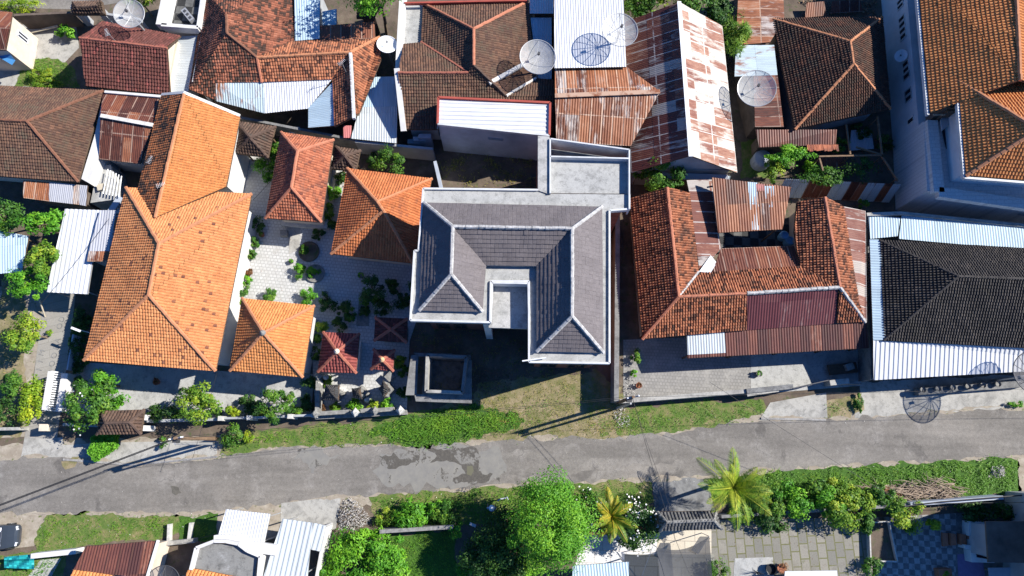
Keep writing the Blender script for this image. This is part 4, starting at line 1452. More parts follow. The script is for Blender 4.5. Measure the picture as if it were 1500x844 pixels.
# white lamp on a post beside the path
g = P(104, 490, 0)
t = thing('street_lamp', 'white lamp on a slim post beside the path', 'lamp', (g.x, g.y, 0))
q = P(111, 482, 2.6)
MB().tube([(q.x, q.y, 0), (q.x, q.y, 2.6)], .04, 6).build('post', 'metal_white', t)
MB().bar(P(104, 480, 2.65), P(117, 485, 2.65), .16, .1).build('lamp_head', 'metal_white', t)
t = thing('leaning_pole', 'pale wooden pole leaning under the tree by the path', 'pole', P(66, 464, 0))
MB().tube([P(66, 464, .05), P(58, 440, 1.2)], .06, 6).build('shaft', 'wood_pale', t)

# left neighbours
g = P(40, 200, 0)
BH = thing('house', 'brown hipped house at the left edge below the grassy yard', 'house', (g.x, g.y, 0))
D = dict(a=(-90, 122, 3.1), b=(152, 133, 3.1), c=(115, 267, 3.1), d=(-90, 252, 3.1), p=(40, 178, 5.1), q=(-90, 172, 5.1))
r = roof(BH, D, ['a b p q', 'b c p', 'c d q p'], 'tile_brown', 'tile')
caps(r, D, ['p q', 'b p', 'c p'], 'ridge_brown', .12)
walls(BH, D, 'a b c d', 'wall_cream', .7)
t = thing('gutter_wall', 'white plastered gutter wall between brown roof and rusty roof', 'wall', P(140, 200, 0))
MB().prism([P(152, 137, 3.0), P(159, 140, 3.0), P(144, 232, 3.0), P(130, 268, 3.0), P(119, 262, 3.0), P(138, 200, 3.0)], 0, 3.0).build('panel', 'wall_white', t)
g = P(185, 190, 0)
t = thing('house', 'rust red tin roofed annex joined to the orange wing', 'house', (g.x, g.y, 0))
D = dict(a=(151, 134, 3.1), b=(234, 141, 3.1), c=(205, 240, 3.0), d=(145, 233, 3.0), p=(147, 169, 3.9), q=(224, 183, 3.9))
r = roof(t, D, ['b a p q', 'd c q p'], 'tin_rust', 'tinfine')
MB().bar(P(147, 169, 4.05), P(224, 183, 4.05), .3, .12).build('ridge_cap', 'ridge_white', r)
MB().bar(P(153, 134, 3.35), P(236, 141, 3.35), .2, .3).build('verge', 'wall_white', r)
walls(t, D, 'a b c d', 'wall_grey', .3)
g = P(80, 280, 0)
t = thing('lean_to', 'patchwork rust and pale tin lean-to below the brown hipped roof', 'lean-to', (g.x, g.y, 0))
D = dict(a=(34, 264, 2.8), b=(72, 267, 2.8), c=(72, 295, 2.5), d=(34, 290, 2.5), e=(107, 270, 2.8), f=(107, 299, 2.5), g=(128, 272, 2.8), h=(126, 302, 2.5), i=(117, 271, 2.8), j=(116, 300, 2.5))
roof(t, D, ['d c b a'], 'tin_orange', 'tinfine')
roof(t, D, ['c f e b', 'j h g i'], 'tin_grey', 'tinfine', name='patch_sheet')
roof(t, D, ['f j i e'], 'tin_orange', 'tinfine', name='patch_sheet')
walls(t, D, 'a g h d', 'wall_dark', .3)
# white canopy
g = P(110, 370, 0)
t = thing('canopy', 'long white corrugated canopy above the engraved path', 'canopy', (g.x, g.y, 0))
D = dict(a=(95, 306, 3.0), b=(147, 308, 3.0), c=(128, 431, 2.7), d=(68, 428, 2.7))
roof(t, D, ['d c b a'], 'tin_white', 'tinwide', under='metal_grey')
for k in 'abcd':
    p = P(*D[k])
    c = P(108, 370, 2.8)
    p = p.lerp(c, .06)
    MB().tube([(p.x, p.y, 0), (p.x, p.y, p.z - .1)], .05, 6).build('post', 'metal_grey', t)
g = P(150, 340, 0)
t = thing('lean_to', 'grey tin lean-to with a rusty edge between canopy and orange house', 'lean-to', (g.x, g.y, 0))
D = dict(a=(146, 308, 3.3), b=(171, 308, 3.3), c=(160, 368, 3.2), d=(130, 368, 3.2), e=(158, 383, 3.2), f=(127, 383, 3.2), g=(177, 300, 3.3), h=(163, 383, 3.2))
roof(t, D, ['d c b a'], 'tin_grey', 'tin')
roof(t, D, ['f e c d', ('h g b c', 'b c')], 'tin_orange', 'tinfine', name='patch_sheet')
MB().prism([P(148, 312, 3), P(168, 312, 3), P(156, 380, 3), P(130, 380, 3)], 0, 2.9).build('wall', 'wall_grey', t)
t = thing('canopy', 'light blue tin canopy at the left edge under tree branches', 'canopy', P(20, 365, 0))
D = dict(a=(-40, 330, 2.6), b=(42, 346, 2.6), c=(32, 398, 2.3), d=(-40, 405, 2.3))
roof(t, D, ['d c b a'], 'tin_sky', 'tin')
for u, v in ((38, 350), (28, 394), (-30, 340)):
    p = P(u, v, 2.3)
    MB().tube([(p.x, p.y, 0), (p.x, p.y, 2.4)], .05, 6).build('post', 'wood', t)
# water tank frame with poles
t = thing('tank_stand', 'concrete tank stand with white poles laid across it', 'tank stand', P(155, 265, 0))
MB().prism([P(142, 240, 2.2), P(160, 240, 2.2), P(174, 290, 2.2), P(130, 296, 2.2)], 0, 2.0).build('tank', 'concrete_pale', t)
for k in range(6):
    a, b = P(158 + k * 4.0, 248 + k * 2, 2.5), P(151 + k * 4.6, 284 + k, 2.4)
    MB().tube([a, b], .045, 6).build('pole', 'metal_white', t)
MB().box(P(150, 276, 2.0), .5, .5, 2.0, 2.3, .3).build('crate', 'wood_pale', t)
sheet('yard', [(128, 300), (150, 300), (140, 330), (120, 330)], 4, 'concrete_pale')
wallbar(None, (176, 288), (160, 312), 2.2, .5, 'wall_pale_skytint', name='parapet_wall', label='short pale wall stub beside the grey lean-to', cat='wall')
# aerial on the orange wing
antenna('aerial with white head on the orange wing roof', 240, 274, 5.3, 5.8, .4)
antenna('small white aerial lower on the orange wing', 222, 236, 4.6, 4.9, 1.2)
antenna('aerial on the ridge of the dark red roof', 171, 62, 4.4, 5.8, 2.0)
antenna('aerial mast on the dark slope of the L shaped roof', 508, 108, 4.3, 6.0, .8)
antenna('aerial over the rust orange ridge beside the pale striped roof', 934, 138, 4.4, 5.6, .3)

# ================================================================== TOP ROW, LEFT TO RIGHT
g = P(10, 50, 0)
t = thing('house', 'small rust roofed house with cream side wall at top left', 'house', (g.x, g.y, 0))
D = dict(a=(-60, 12, 3.4), b=(18, 18, 3.4), c=(8, 73, 3.4), d=(-60, 73, 3.4), p=(-60, 40, 4.3), q=(14, 42, 4.3))
roof(t, D, ['a b q p', 'c d p q'], 'tin_rust', 'tinfine')
lp = [P(15, 22, 3.4), P(7, 71, 3.4), P(-60, 71, 3.4), P(-60, 20, 3.4)]
w = MB().prism([Vector((p.x, p.y, 0)) for p in lp], 0, 3.25)
w.face([lp[0], lp[1], P(11, 44, 4.2)])
w.build('wall', 'wall_cream', t)
window_on(t, lp[1], lp[0], 0, 1.2, 2.4, (1, -.1, 0), (.6, .78), frame='wall_blue')
D = dict(a=(2, 74, 2.6), b=(9, 76, 2.6), c=(21, 89, 2.2), d=(-6, 92, 2.2))
MB().slab([P(-8, 73, 2.7), P(9, 74, 2.7), P(22, 88, 2.3), P(17, 95, 2.3), P(-8, 80, 2.3)], .06).build('awning', 'paint_blue', t)
wallbar(None, (20, 22), (104, 18), 1.9, .2, 'wall_dark', name='yard_wall', label='dark blockwork wall behind the upper left yard', cat='wall')
t = thing('plank', 'long pale plank leaning by the upper yard wall', 'plank', P(65, 44, 0))
MB().bar(P(46, 47, .25), P(84, 38, .6), .2, .06).build('board', 'wood_pale', t)
# small tiled gate
g = P(130, 14, 0)
t = thing('gate', 'tiny brown tiled gate roof on the wall at the top left', 'gate', (g.x, g.y, 0))
D = dict(a=(105, 22, 2.3), b=(155, 22, 2.3), c=(150, 2, 2.3), d=(107, 3, 2.3), p=(112, 11, 2.9), q=(145, 10, 2.9))
r = roof(t, D, ['a b q p', 'b c q', 'c d p q', 'd a p'], 'tile_dark', 'pan')
caps(r, D, ['p q'], 'ridge_dark', .1)
for u in (112, 146):
    p = P(u, 14, 2)
    MB().box((p.x, p.y), .5, .5, 0, 2.4).build('pillar', 'wall_grey', t)
wallbar(None, (155, 20), (205, 28), 2.0, .2, 'wall_grey', name='yard_wall', label='grey wall from the tiny tiled gate to the big dish', cat='wall')
# dark red gable house
g = P(185, 100, 0)
t = thing('house', 'dark red gabled house with a dish on its far slope', 'house', (g.x, g.y, 0))
D = dict(a=(126, 127, 3.0), b=(250, 140, 3.0), c=(245, 71, 4.6), d=(117, 56, 4.6), e=(151, 32, 3.3), f=(265, 53, 3.3))
r = roof(t, D, ['a b c d', 'f e d c'], 'tile_maroon', 'pan')
caps(r, D, ['d c'], 'ridge_wine', .12)
lp = inset([P(*D[k]) for k in 'abfe'], .35)
w = MB().prism([Vector((p.x, p.y, 0)) for p in lp], 0, 2.95)
w.face([lp[1], lp[2], P(*D['c']) - Vector((.35, 0, .2))])
w.build('wall', 'wall_cream', t)
g = P(265, 100, 0)
t = thing('lean_to', 'pale grey sheet roof in the gap right of the dark red house', 'lean-to', (g.x, g.y, 0))
D = dict(a=(250, 139, 2.4), b=(276, 134, 2.6), c=(289, 52, 2.8), d=(262, 54, 2.6))
roof(t, D, [('a b c d', 'a d')], 'tin_white_worn', 'tinfine')
MB().prism([P(254, 130, 2.2), P(272, 128, 2.2), P(284, 58, 2.2), P(264, 60, 2.2)], 0, 2.1).build('wall', 'wall_pale_skytint', t)
# little flat roof with tiled floor
g = P(265, 20, 0)
t = thing('house', 'small flat roofed block with tiled floor and white parapets', 'house', (g.x, g.y, 0))
q = [(236, 36), (290, 40), (300, -30), (250, -30)]
MB().prism([Vector((P(a, b, 3.0).x, P(a, b, 3.0).y, 0)) for a, b in q], 0, 3.0).build('wall', 'wall_blue', t)
MB().slab([P(a, b, 3.05) for a, b in [(239, 33), (287, 36), (296, -28), (250, -28)]], .05).build('floor', 'checker_dark', t)
for a, b in zip(q, q[1:]):
    MB().bar(P(*a, 3.7), P(*b, 3.7), .28, .8).build('parapet', 'wall_white', t)
MB().bar(P(236, 36, 3.7), P(250, -30, 3.7), .9, .8).build('parapet', 'wall_white', t)
t = thing('air_conditioner', 'narrow grey unit lying on the tiled flat roof', 'air conditioner', P(275, 20, 3.05))
MB().bar(P(268, 13, 3.5), P(281, 29, 3.5), .45, .4).build('casing', 'metal_grey', t)
for k in range(3):
    p = P(268, 13, 3.5).lerp(P(281, 29, 3.5), .2 + .3 * k)
    MB().box((p.x, p.y), .22, .22, 3.5, 3.53, .9).build('grille', 'metal_dark', t)
wallbar(None, (283, 120), (306, 0), 3.4, .2, 'wall_white', name='party_wall', label='white party wall line left of the mottled roof', cat='wall')
# mottled L-shaped house
g = P(400, 80, 0)
t = thing('house', 'mottled old tile house with an L shaped roof and tin skirts', 'house', (g.x, g.y, 0))
D = dict(h1=(277, 131, 3.0), h2=(303, -12, 3.0), a=(332, 22, 5.7), b=(333, 49, 5.7), c=(377, 85, 4.6), d=(513, 77, 4.6), s1=(317, 147, 3.0), s2=(317, 122, 3.5), s3=(384, 121, 3.6), e1=(430, 60, 3.6), e2=(440, -50, 3.3), n1=(556, 55, 3.5), n2=(487, 117, 3.6),
         g1=(517, 172, 4.5), r1=(558, 88, 3.5), r2=(526, 168, 3.3), w1=(490, 186, 3.6))
r = roof(t, D, [('h1 s1 s2 s3 c b', 's2 s3'), 'h2 h1 b a', ('e1 e2 a b c', 'e1 e2'), 'e2 h2 a'], 'tile_mottled', 'tile')
caps(r, D, ['a b', 'b c'], 'ridge_brown', .12)
r = roof(t, D, [('n1 e1 c d', 'n1 e1'), ('s3 n2 d c', 's3 n2'), ('r2 r1 n1 d g1', 'r2 r1'), ('w1 n2 d g1', 'w1 n2')], 'tile_village', 'tile')
caps(r, D, ['c d', 'd n1'], 'ridge_orange', .12)
caps(r, D, ['s3 c'], 'ridge_pink', .12)
MB().bar(P(513, 77, 4.8), P(518, 173, 4.7), .22, .3).build('verge', 'fascia_white', r)
D2 = dict(a=(317, 123, 3.45), b=(388, 121, 3.5), c=(388, 167, 2.9), d=(317, 149, 2.9), e=(487, 117, 3.5), f=(452, 160, 2.9), g=(490, 119, 3.5), h=(490, 185, 3.4), i=(452, 188, 2.9), j=(452, 159, 2.9))
roof(t, D2, [('d c b a', 'b a')], 'tin_paleblue', 'tin', name='tin_skirt', lift=.1)
roof(t, D2, [('c f e b', 'e b')], 'tin_white', 'tin', name='tin_skirt', lift=.1)
roof(t, D2, [('i j g h', 'g h')], 'tin_sky', 'tinfine', name='tin_skirt', lift=.1)
w = MB()
for q in ([(290, 120), (375, 125), (420, 60), (425, -20), (310, -10)], [(370, 118), (485, 115), (540, 70), (440, 72)], [(498, 120), (514, 165), (545, 100), (540, 75)]):
    w.prism([Vector((P(a, b, 3).x, P(a, b, 3).y, 0)) for a, b in q], 0, 3.0)
w.build('wall', 'wall_grey', t)
# sheds behind it
t = thing('shed', 'blue tin shed roof in tree shade at the top', 'shed', P(450, 30, 0))
D = dict(a=(431, -30, 3.9), b=(469, -30, 3.9), c=(468, 57, 3.75), d=(432, 60, 3.75))
roof(t, D, ['d c b a'], 'tin_sky', 'tin')
walls(t, D, 'a b c d', 'wall_grey', .3)
t = thing('shed', 'brown rust tin roof behind the L shaped house', 'shed', P(510, 45, 0))
D = dict(a=(469, 38, 3.7), b=(548, 32, 3.7), c=(550, 56, 3.65), d=(469, 60, 3.65))
roof(t, D, ['d c b a'], 'tin_rust', 'tin')
walls(t, D, 'a b c d', 'wall_dark', .3)
t = thing('shed', 'small blue sheet roof above the brown rust tin', 'shed', P(482, 26, 0))
D = dict(a=(472, 17, 3.4), b=(493, 13, 3.4), c=(493, 37, 3.3), d=(472, 37, 3.3))
roof(t, D, ['d c b a'], 'tin_sky', 'tinfine')
walls(t, D, 'a b c d', 'wall_dark', .2)
t = thing('shed', 'old brown tile scrap roof under the top tree', 'shed', P(540, 12, 0))
D = dict(a=(522, 27, 3.2), b=(548, 27, 3.2), c=(556, 10, 4.0), d=(524, 10, 4.0), e=(556, 27, 3.2), f=(545, -12, 4.0), g=(558, -8, 3.2))
roof(t, D, ['a b c d', 'e g f c'], 'tile_oldbrown', 'tile')
walls(t, D, 'a b c d', 'wall_dark', .25)
t = thing('lean_to', 'pale tin roof with a shaded corner beside the white gutter wall', 'lean-to', P(550, 160, 0))
D = dict(a=(546, 113, 2.9), b=(583, 112, 2.9), c=(582, 156, 2.7), d=(527, 157, 2.7), e=(581, 210, 2.5), f=(514, 203, 2.5))
roof(t, D, ['d c b a'], 'tin_sky', 'tinfine')
roof(t, D, [('f e c d', 'd c')], 'tin_white_worn', 'tin', name='lower_sheet')
MB().prism([P(548, 118, 2.4), P(578, 118, 2.4), P(576, 200, 2.4), P(522, 196, 2.4)], 0, 2.3).build('wall', 'wall_dark', t)
t = thing('lean_to', 'faded pink edge strip below the dark slope', 'lean-to', P(508, 195, 0))
D = dict(a=(503, 184, 2.5), b=(515, 184, 2.5), c=(514, 202, 2.4), d=(503, 202, 2.4))
roof(t, D, ['d c b a'], 'tin_pink', 'tinfine')
walls(t, D, 'a b c d', 'wall_dark', .1)
t = thing('air_conditioner', 'outdoor unit behind the tall red orange pavilion', 'air conditioner', P(431, 190, 0))
p = P(431, 190, 1.4)
MB().box((p.x, p.y), .8, .5, 0, 1.4).build('casing', 'wall_pale_skytint', t)
wallbar(None, (352, 172), (520, 205), 2.1, .2, 'concrete_dark', name='rear_wall', label='dark rear wall of the compound behind the pavilions', cat='wall')
wallbar(None, (520, 207), (634, 218), 2.2, .2, 'wall_grey', name='rear_wall', label='grey rear wall above the leafy corner beside the pit', cat='wall')

# brown tiled house
g = P(700, 90, 0)
t = thing('house', 'brown tiled house with crossing hips behind the white walled block', 'house', (g.x, g.y, 0))
D = dict(a=(620, 5, 3.4), b=(773, 2, 3.4), p=(694, 43, 5.5), q=(694, 96, 5.4), l1=(617, 62, 3.5), m=(686, 107, 4.9), k=(583, 107, 4.9), n1=(591, 65, 3.6), n2=(618, 63, 3.55), v=(742, 141, 4.0), x=(785, 115, 3.55), s1=(592, 190, 3.0), s2=(811, 190, 3.0), y=(811, 141, 4.0), z=(811, 118, 3.45))
r = roof(t, D, ['b a p', ('a l1 m q p', 'a l1'), ('x b p q v', 'x b'), ('n2 n1 k m', 'n2 n1'), ('s1 s2 y v q m k', 's1 s2'), ('z x v y', 'z x')], 'tile_brown', 'tile')
caps(r, D, ['b p', 'p q', 'a p'], 'ridge_pink', .12)
caps(r, D, ['k m', 'l1 m'], 'ridge_wine', .11)
caps(r, D, ['q v'], 'ridge_dark', .11)
caps(r, D, ['v x'], 'ridge_white', .12)
D['f1'], D['f2'] = (717, 121, 4.75), (768, 93, 4.15)
MB().bar(P(*D['f1']), P(*D['f2']), .3, .2).build('flashing', 'ridge_white', r)
w = MB().prism([Vector((P(a, b, 3).x, P(a, b, 3).y, 0)) for a, b in [(598, 180), (800, 184), (800, 128), (765, 12), (628, 14), (622, 66), (598, 70)]], 0, 2.95)
w.build('wall', 'wall_white', t)
MB().slab([P(a, b, 3.3) for a, b in [(590, 8), (620, 8), (618, 66), (590, 66)]], .1).build('flat_roof', 'concrete_pale', t)
MB().bar(P(591, -30, 3.85), P(583, 108, 3.85), .5, .8).build('parapet', 'wall_white', t)
MB().bar(P(581, 100, 5.0), P(591, 192, 3.3), .42, .5).build('gutter_wall', 'wall_white', t)
MB().bar(P(592, 4, 3.9), P(772, 0, 3.9), .14, .3).build('coping', 'paint_red', t)
t = thing('canopy', 'pale tin strip with a dish over it between brown house and white shed', 'canopy', P(795, 60, 0))
D = dict(a=(776, -40, 3.7), b=(811, -40, 3.7), c=(811, 20, 3.6), d=(776, 20, 3.6), e=(777, 26, 3.3), f=(808, 26, 3.3), g=(808, 116, 3.1), h=(788, 116, 3.1))
roof(t, D, ['d c b a'], 'tin_white', 'tin')
roof(t, D, [('h g f e', 'f e')], 'tin_sky', 'tinfine', name='lower_sheet')
MB().prism([P(780, -30, 3), P(806, -30, 3), P(804, 110, 3), P(790, 110, 3)], 0, 2.9).build('wall', 'wall_dark', t)
# white-walled block
g = P(720, 175, 0)
t = thing('building', 'tall white walled block with a flat white roof and red edging', 'building', (g.x, g.y, 0))
q = [(641, 181), (805, 198), (806, 150), (642, 142)]
w = [P(a, b, 5) for a, b in q]
MB().prism([Vector((p.x, p.y, 0)) for p in w], 0, 4.8).build('wall', 'wall_pale_skytint', t)
rm = MB()
clad(rm, [w[1], w[0], w[3], w[2]], 'tinwide', (w[1], w[2]), .1)
rm.build('roof', ['tin_white', 'wood_dark'], t)
for k in (0, 1, 2, 3):
    MB().bar(P(*q[k], 5.18), P(*q[(k + 1) % 4], 5.18), .16, .3).build('coping', 'fascia_white' if k in (0,) else 'paint_red', t)
a, b = w[0], w[1]
window_on(t, a, b, 0, 3.3, 3.5, (.1, -1, 0), (.45, .58), frame='wall_grey')
for k in range(3):
    d = (w[0] - w[3]) * (.12 + .28 * k)
    p = w[3] + d
    f = MB().box((p.x - .04, p.y - .5), .06, .7, 3.2, 4.4).build('window', 'glass_dark', t)
    MB().box((p.x - .06, p.y - .5), .06, .8, 4.42, 4.5).build('lintel', 'wall_grey', f)
for k in range(3):
    p = P(622 - 8 * k, 199 + 4 * k, 2.2 - .4 * k)
    MB().box((p.x, p.y), 1.0, .35, 0, 2.2 - .4 * k).build('step', 'wall_pale_skytint', t)
# white corrugated shed and rust roofs
t = thing('shed', 'broad white corrugated shed roof at the top centre', 'shed', P(860, 40, 0))
D = dict(a=(812, -60, 5.6), b=(911, -60, 5.6), c=(917, 98, 5.1), d=(812, 100, 5.1))
roof(t, D, ['d c b a'], 'tin_white', 'tin')
walls(t, D, 'a b c d', 'wall_white', .4)
t = thing('shed', 'orange rust tin roof with a ridge that butts the striped gable', 'shed', P(880, 150, 0))
D = dict(a=(813, 100, 4.75), b=(918, 98, 4.75), c=(967, 134, 5.4), d=(813, 140, 5.4), e=(815, 208, 4.3), f=(924, 214, 4.3))
r = roof(t, D, [('b a d c', 'b a'), ('e f c d', 'e f')], 'tin_orange', 'tin')
MB().bar(P(813, 140, 5.52), P(967, 134, 5.52), .35, .08).build('ridge_cap', 'tin_orange', r)
MB().prism([P(820, 106, 4.2), P(915, 104, 4.2), P(915, 206, 4.2), P(820, 203, 4.2)], 0, 4.15).build('wall', 'wall_grey', t)
# striped gable
g = P(1000, 140, 0)
t = thing('house', 'steep gabled house roofed in patched rust and cream tin sheets', 'house', (g.x, g.y, 0))
D = dict(a=(925, 253, 3.5), b=(914, 33, 3.5), c=(995, 3, 5.9), d=(1012, 228, 5.9), e=(1058, 38, 3.5), f=(1080, 253, 3.5))
r = roof(t, D, ['a b c d'], 'tin_patch_dark', 'tinfine')
roof(t, D, ['e f d c'], 'tin_patch_light', 'tinfine')
MB().bar(P(995, 2, 6.06), P(1012, 229, 6.06), .3, .06).build('ridge_cap', 'metal_white', r)
w = MB()
lp = [P(936, 246, 3.5), P(1070, 248, 3.5), P(1050, 46, 3.5), P(925, 42, 3.5)]
w.prism([Vector((p.x, p.y, 0)) for p in lp], 0, 3.3)
w.face([lp[0], lp[1], P(1011, 222, 5.7)])
w.face([lp[2], lp[3], P(996, 12, 5.7)])
w.build('wall', 'wall_grey', t)
MB().slab([P(955, 252, 2.9), P(1066, 256, 2.9), P(1068, 264, 2.7), P(955, 262, 2.7)], .08).build('ledge', 'tin_grey', t)
t = thing('lean_to', 'light grey tin strip below the striped gable end', 'lean-to', P(1030, 262, 0))
D = dict(a=(1000, 254, 2.6), b=(1070, 258, 2.6), c=(1068, 268, 2.4), d=(1000, 262, 2.4))
roof(t, D, ['d c b a'], 'tin_paleblue', 'tinfine')
walls(t, D, 'a b c d', 'wall_dark', .1)

# old brown hip house and tin strips beside it
g = P(1210, 110, 0)
t = thing('house', 'old dark brown hipped house partly shaded by the tall building', 'house', (g.x, g.y, 0))
D = dict(a=(1131, 28, 3.0), b=(1292, 26, 3.0), c=(1304, 160, 3.0), d=(1164, 190, 3.0), p=(1245, 61, 5.3), q=(1250, 94, 5.3))
r = roof(t, D, ['b a p', 'c b p q', 'd c q', ('a d q p', 'a d')], 'tile_oldbrown', 'oldpan')
caps(r, D, ['p q', 'a p', 'b p', 'c q', 'd q'], 'ridge_orange', .12)
walls(t, D, 'a b c d', 'wall_grey', .6)
g = P(1110, 100, 0)
t = thing('lean_to', 'row of rust and pale tin roofs left of the old brown house', 'lean-to', (g.x, g.y, 0))
D = dict(a=(1083, -40, 3.2), b=(1146, -40, 3.2), c=(1149, 28, 3.1), c2=(1128, 62, 3.1), d=(1078, 66, 3.0), e=(1134, 66, 3.0), f=(1139, 110, 2.9), g=(1076, 112, 2.9), h=(1104, 112, 2.9), i=(1148, 186, 2.8), j=(1106, 186, 2.8))
roof(t, D, [('d c2 c b a', 'b c')], 'tin_orange', 'tin')
roof(t, D, [('g f e d', 'e f')], 'tin_paleblue', 'tinfine', name='middle_sheet')
roof(t, D, [('j i f h', 'f i')], 'tin_rust', 'tin', name='lower_sheet')
MB().prism([P(1090, -30, 2.8), P(1130, -30, 2.8), P(1126, 105, 2.8), P(1140, 180, 2.8), P(1110, 180, 2.8), P(1092, 105, 2.8)], 0, 2.7).build('wall', 'wall_dark', t)
t = thing('lean_to', 'long brown rust tin apron below the old brown house', 'lean-to', P(1170, 203, 0))
D = dict(a=(1107, 190, 2.8), b=(1226, 190, 2.9), c=(1224, 212, 2.5), d=(1112, 216, 2.5))
roof(t, D, ['d c b a'], 'tin_brown', 'tin')
MB().prism([P(1115, 194, 2.4), P(1220, 194, 2.4), P(1218, 206, 2.4), P(1116, 210, 2.4)], 0, 2.3).build('wall', 'wall_dark', t)
mb = MB()
for k in range(34):
    u = 1184 + k * 1.3 + random.uniform(-.6, .6)
    a, b = P(u, 212, 2.55), P(u + random.uniform(-1, 3), 219 + random.uniform(-1, 3), 2.45)
    mb.bar(a, b, .16, .05, tint=random.random())
mb.build('roof_tile_stack', 'tile_salmon', label='row of loose broken roof tiles along the brown tin edge', cat='tiles')
# pergola
g = P(1250, 220, 0)
t = thing('pergola', 'old timber pergola frame in the shade of the tall building', 'pergola', (g.x, g.y, 0))
for a, b, z in (((1200, 229), (1293, 227), 2.6), ((1286, 170), (1293, 230), 2.6), ((1292, 228), (1316, 265), 2.6), ((1255, 215), (1290, 226), 2.5), ((1200, 229), (1206, 250), 2.5), ((1240, 182), (1246, 226), 2.5)):
    MB().bar(P(*a, z), P(*b, z), .12, .14).build('beam', 'wood', t)
for u, v in ((1202, 230), (1293, 229), (1287, 172), (1314, 262), (1246, 228)):
    p = P(u, v, 2.5)
    MB().tube([(p.x, p.y, 0), (p.x, p.y, 2.5)], .06, 6).build('post', 'wood', t)
t = thing('tank', 'round pale water tank under the vines', 'water tank', P(1118, 232, 0))
p = P(1118, 232, 1.0)
MB().lathe((p.x, p.y, 0), [(.75, 0), (.78, .9), (.7, 1.05), (.2, 1.2), (.02, 1.22)], 16).build('body', 'wall_pale_skytint', t)
# tin fence below the pergola
TF = thing('fence', 'patchy blue and rust tin fence below the timber pergola', 'fence', P(1250, 290, 0))
x0 = 1150
for k in range(14):
    u = 1150 + k * 12.2
    v = 262 + k * .6
    a, b = P(u, v, 2.1), P(u + 12, v + .4, 2.1)
    q = [Vector((a.x, a.y - .8, .1)), Vector((b.x, b.y - .8, .1)), b, a]
    mb = MB()
    clad(mb, q, 'tinfine', None, .03)
    mb.build('sheet', ['tin_rust' if k in (3, 4, 5, 8, 9, 12) else 'tin_paleblue', 'wood_dark'], TF)

# the tall building at the top right
g = P(1420, 150, 0)
TB = thing('building', 'tall blue walled building with bright orange roofs at top right', 'building', (g.x, g.y, 0))
zt = 4.8
def G(u, v):
    p = P(u, v, 0)
    return p
sw, nw_, se_ = G(1312, 308), G(1286, -60), G(1640, 350)
mid = G(1308, 213)
mb = MB()
far = Vector((se_.x, nw_.y, 0))
mb.prism([mid + Vector((0, 0, 0)), sw, se_, Vector((se_.x, mid.y, 0))], 0, 4.35)
mb.build('terrace_block', 'block_wall', TB)
mb = MB().prism([nw_, mid, Vector((se_.x, mid.y, 0)), far], 0, 3.7)
mb.build('wall', 'wall_blue', TB)
# recessed loggia above the lower wall
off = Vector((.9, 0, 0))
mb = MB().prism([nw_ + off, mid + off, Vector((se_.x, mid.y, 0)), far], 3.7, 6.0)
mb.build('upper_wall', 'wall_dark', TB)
for k in range(8):
    p = nw_.lerp(mid, k / 7)
    MB().bar(Vector((p.x, p.y - .06, 5.6)), Vector((p.x + .9, p.y - .06, 5.6)), .07, .08).build('beam', 'wood_pale', TB)
for fr in (.34, .36, .43, .46, .49, .52, .66, .69, .72, .80, .83, .94):
    p = nw_.lerp(mid, fr)
    d = (mid - nw_).normalized()
    for z in (1.75,):
        f = MB()
        f.bar(Vector((p.x - .03, p.y, 3.2)), Vector((p.x - .03, p.y, 3.2)) + d * .42, .07, .07)
        f.bar(Vector((p.x - .03, p.y, 2.35)), Vector((p.x - .03, p.y, 2.35)) + d * .42, .07, .07)
        for s in (0, .42):
            q = p + d * s
            f.box((q.x - .03, q.y), .07, .07, 2.3, 3.2)
        f = f.build('window', 'wall_white' if fr < .7 or fr > .9 else 'wall_grey', TB)
        g_ = MB()
        q = p + d * .42
        g_.face([(p.x - .02, p.y, 2.35), (q.x - .02, q.y, 2.35), (q.x - .02, q.y, 3.15), (p.x - .02, p.y, 3.15)])
        g_.build('pane', 'glass_dark', f)
# terrace parapet
tp = [P(1366, 176, zt), P(1376, 281, zt), P(1640, 318, zt)]
for a, b in zip(tp, tp[1:]):
    MB().bar(a, b, .8, .5).build('parapet', 'block_wall', TB)
# main roof
D = dict(a=(1362, 166, 6.3), b=(1341, -60, 6.3), c=(1486, -60, 9.2), d=(1494, 118, 9.2), e=(1640, 150, 6.3), f=(1640, -60, 6.3), g=(1402, 118, 6.0))
r = roof(TB, D, ['a b c d', 'f e d c'], 'tile_orange_clean', 'pan')
caps(r, D, ['c d'], 'ridge_orange', .15)
MB().bar(P(1339, -60, 6.3), P(1360, 168, 6.3), .16, .3).build('gutter', 'fascia_white', r)
# second, higher roof
D = dict(a=(1402, 118, 7.2), b=(1414, 258, 7.2), c=(1640, 275, 7.2), p=(1520, 190, 9.7), q=(1640, 190, 9.7), n=(1640, 112, 7.2))
r = roof(TB, D, ['b a p', ('b c q p', 'b c'), ('n a p q', 'n a')], 'tile_orange_clean', 'pan')
caps(r, D, ['a p', 'b p', 'p q'], 'ridge_orange', .15)
MB().bar(P(1401, 117, 7.25), P(1413, 260, 7.25), .16, .3).build('gutter', 'fascia_white', r)
MB().bar(P(1413, 260, 7.25), P(1640, 278, 7.25), .16, .3).build('gutter', 'fascia_white', r)
lp = [P(1413, 128, 7.1), P(1426, 246, 7.1), P(1640, 262, 7.1), P(1640, 130, 7.1)]
MB().prism([Vector((p.x, p.y, 4.3)) for p in lp], 4.3, 7.0).build('upper_wall', 'wall_blue', TB)
lp = [P(1380, 30, 6.2), P(1385, 158, 6.2), P(1640, 158, 6.2), P(1640, 30, 6.2)]
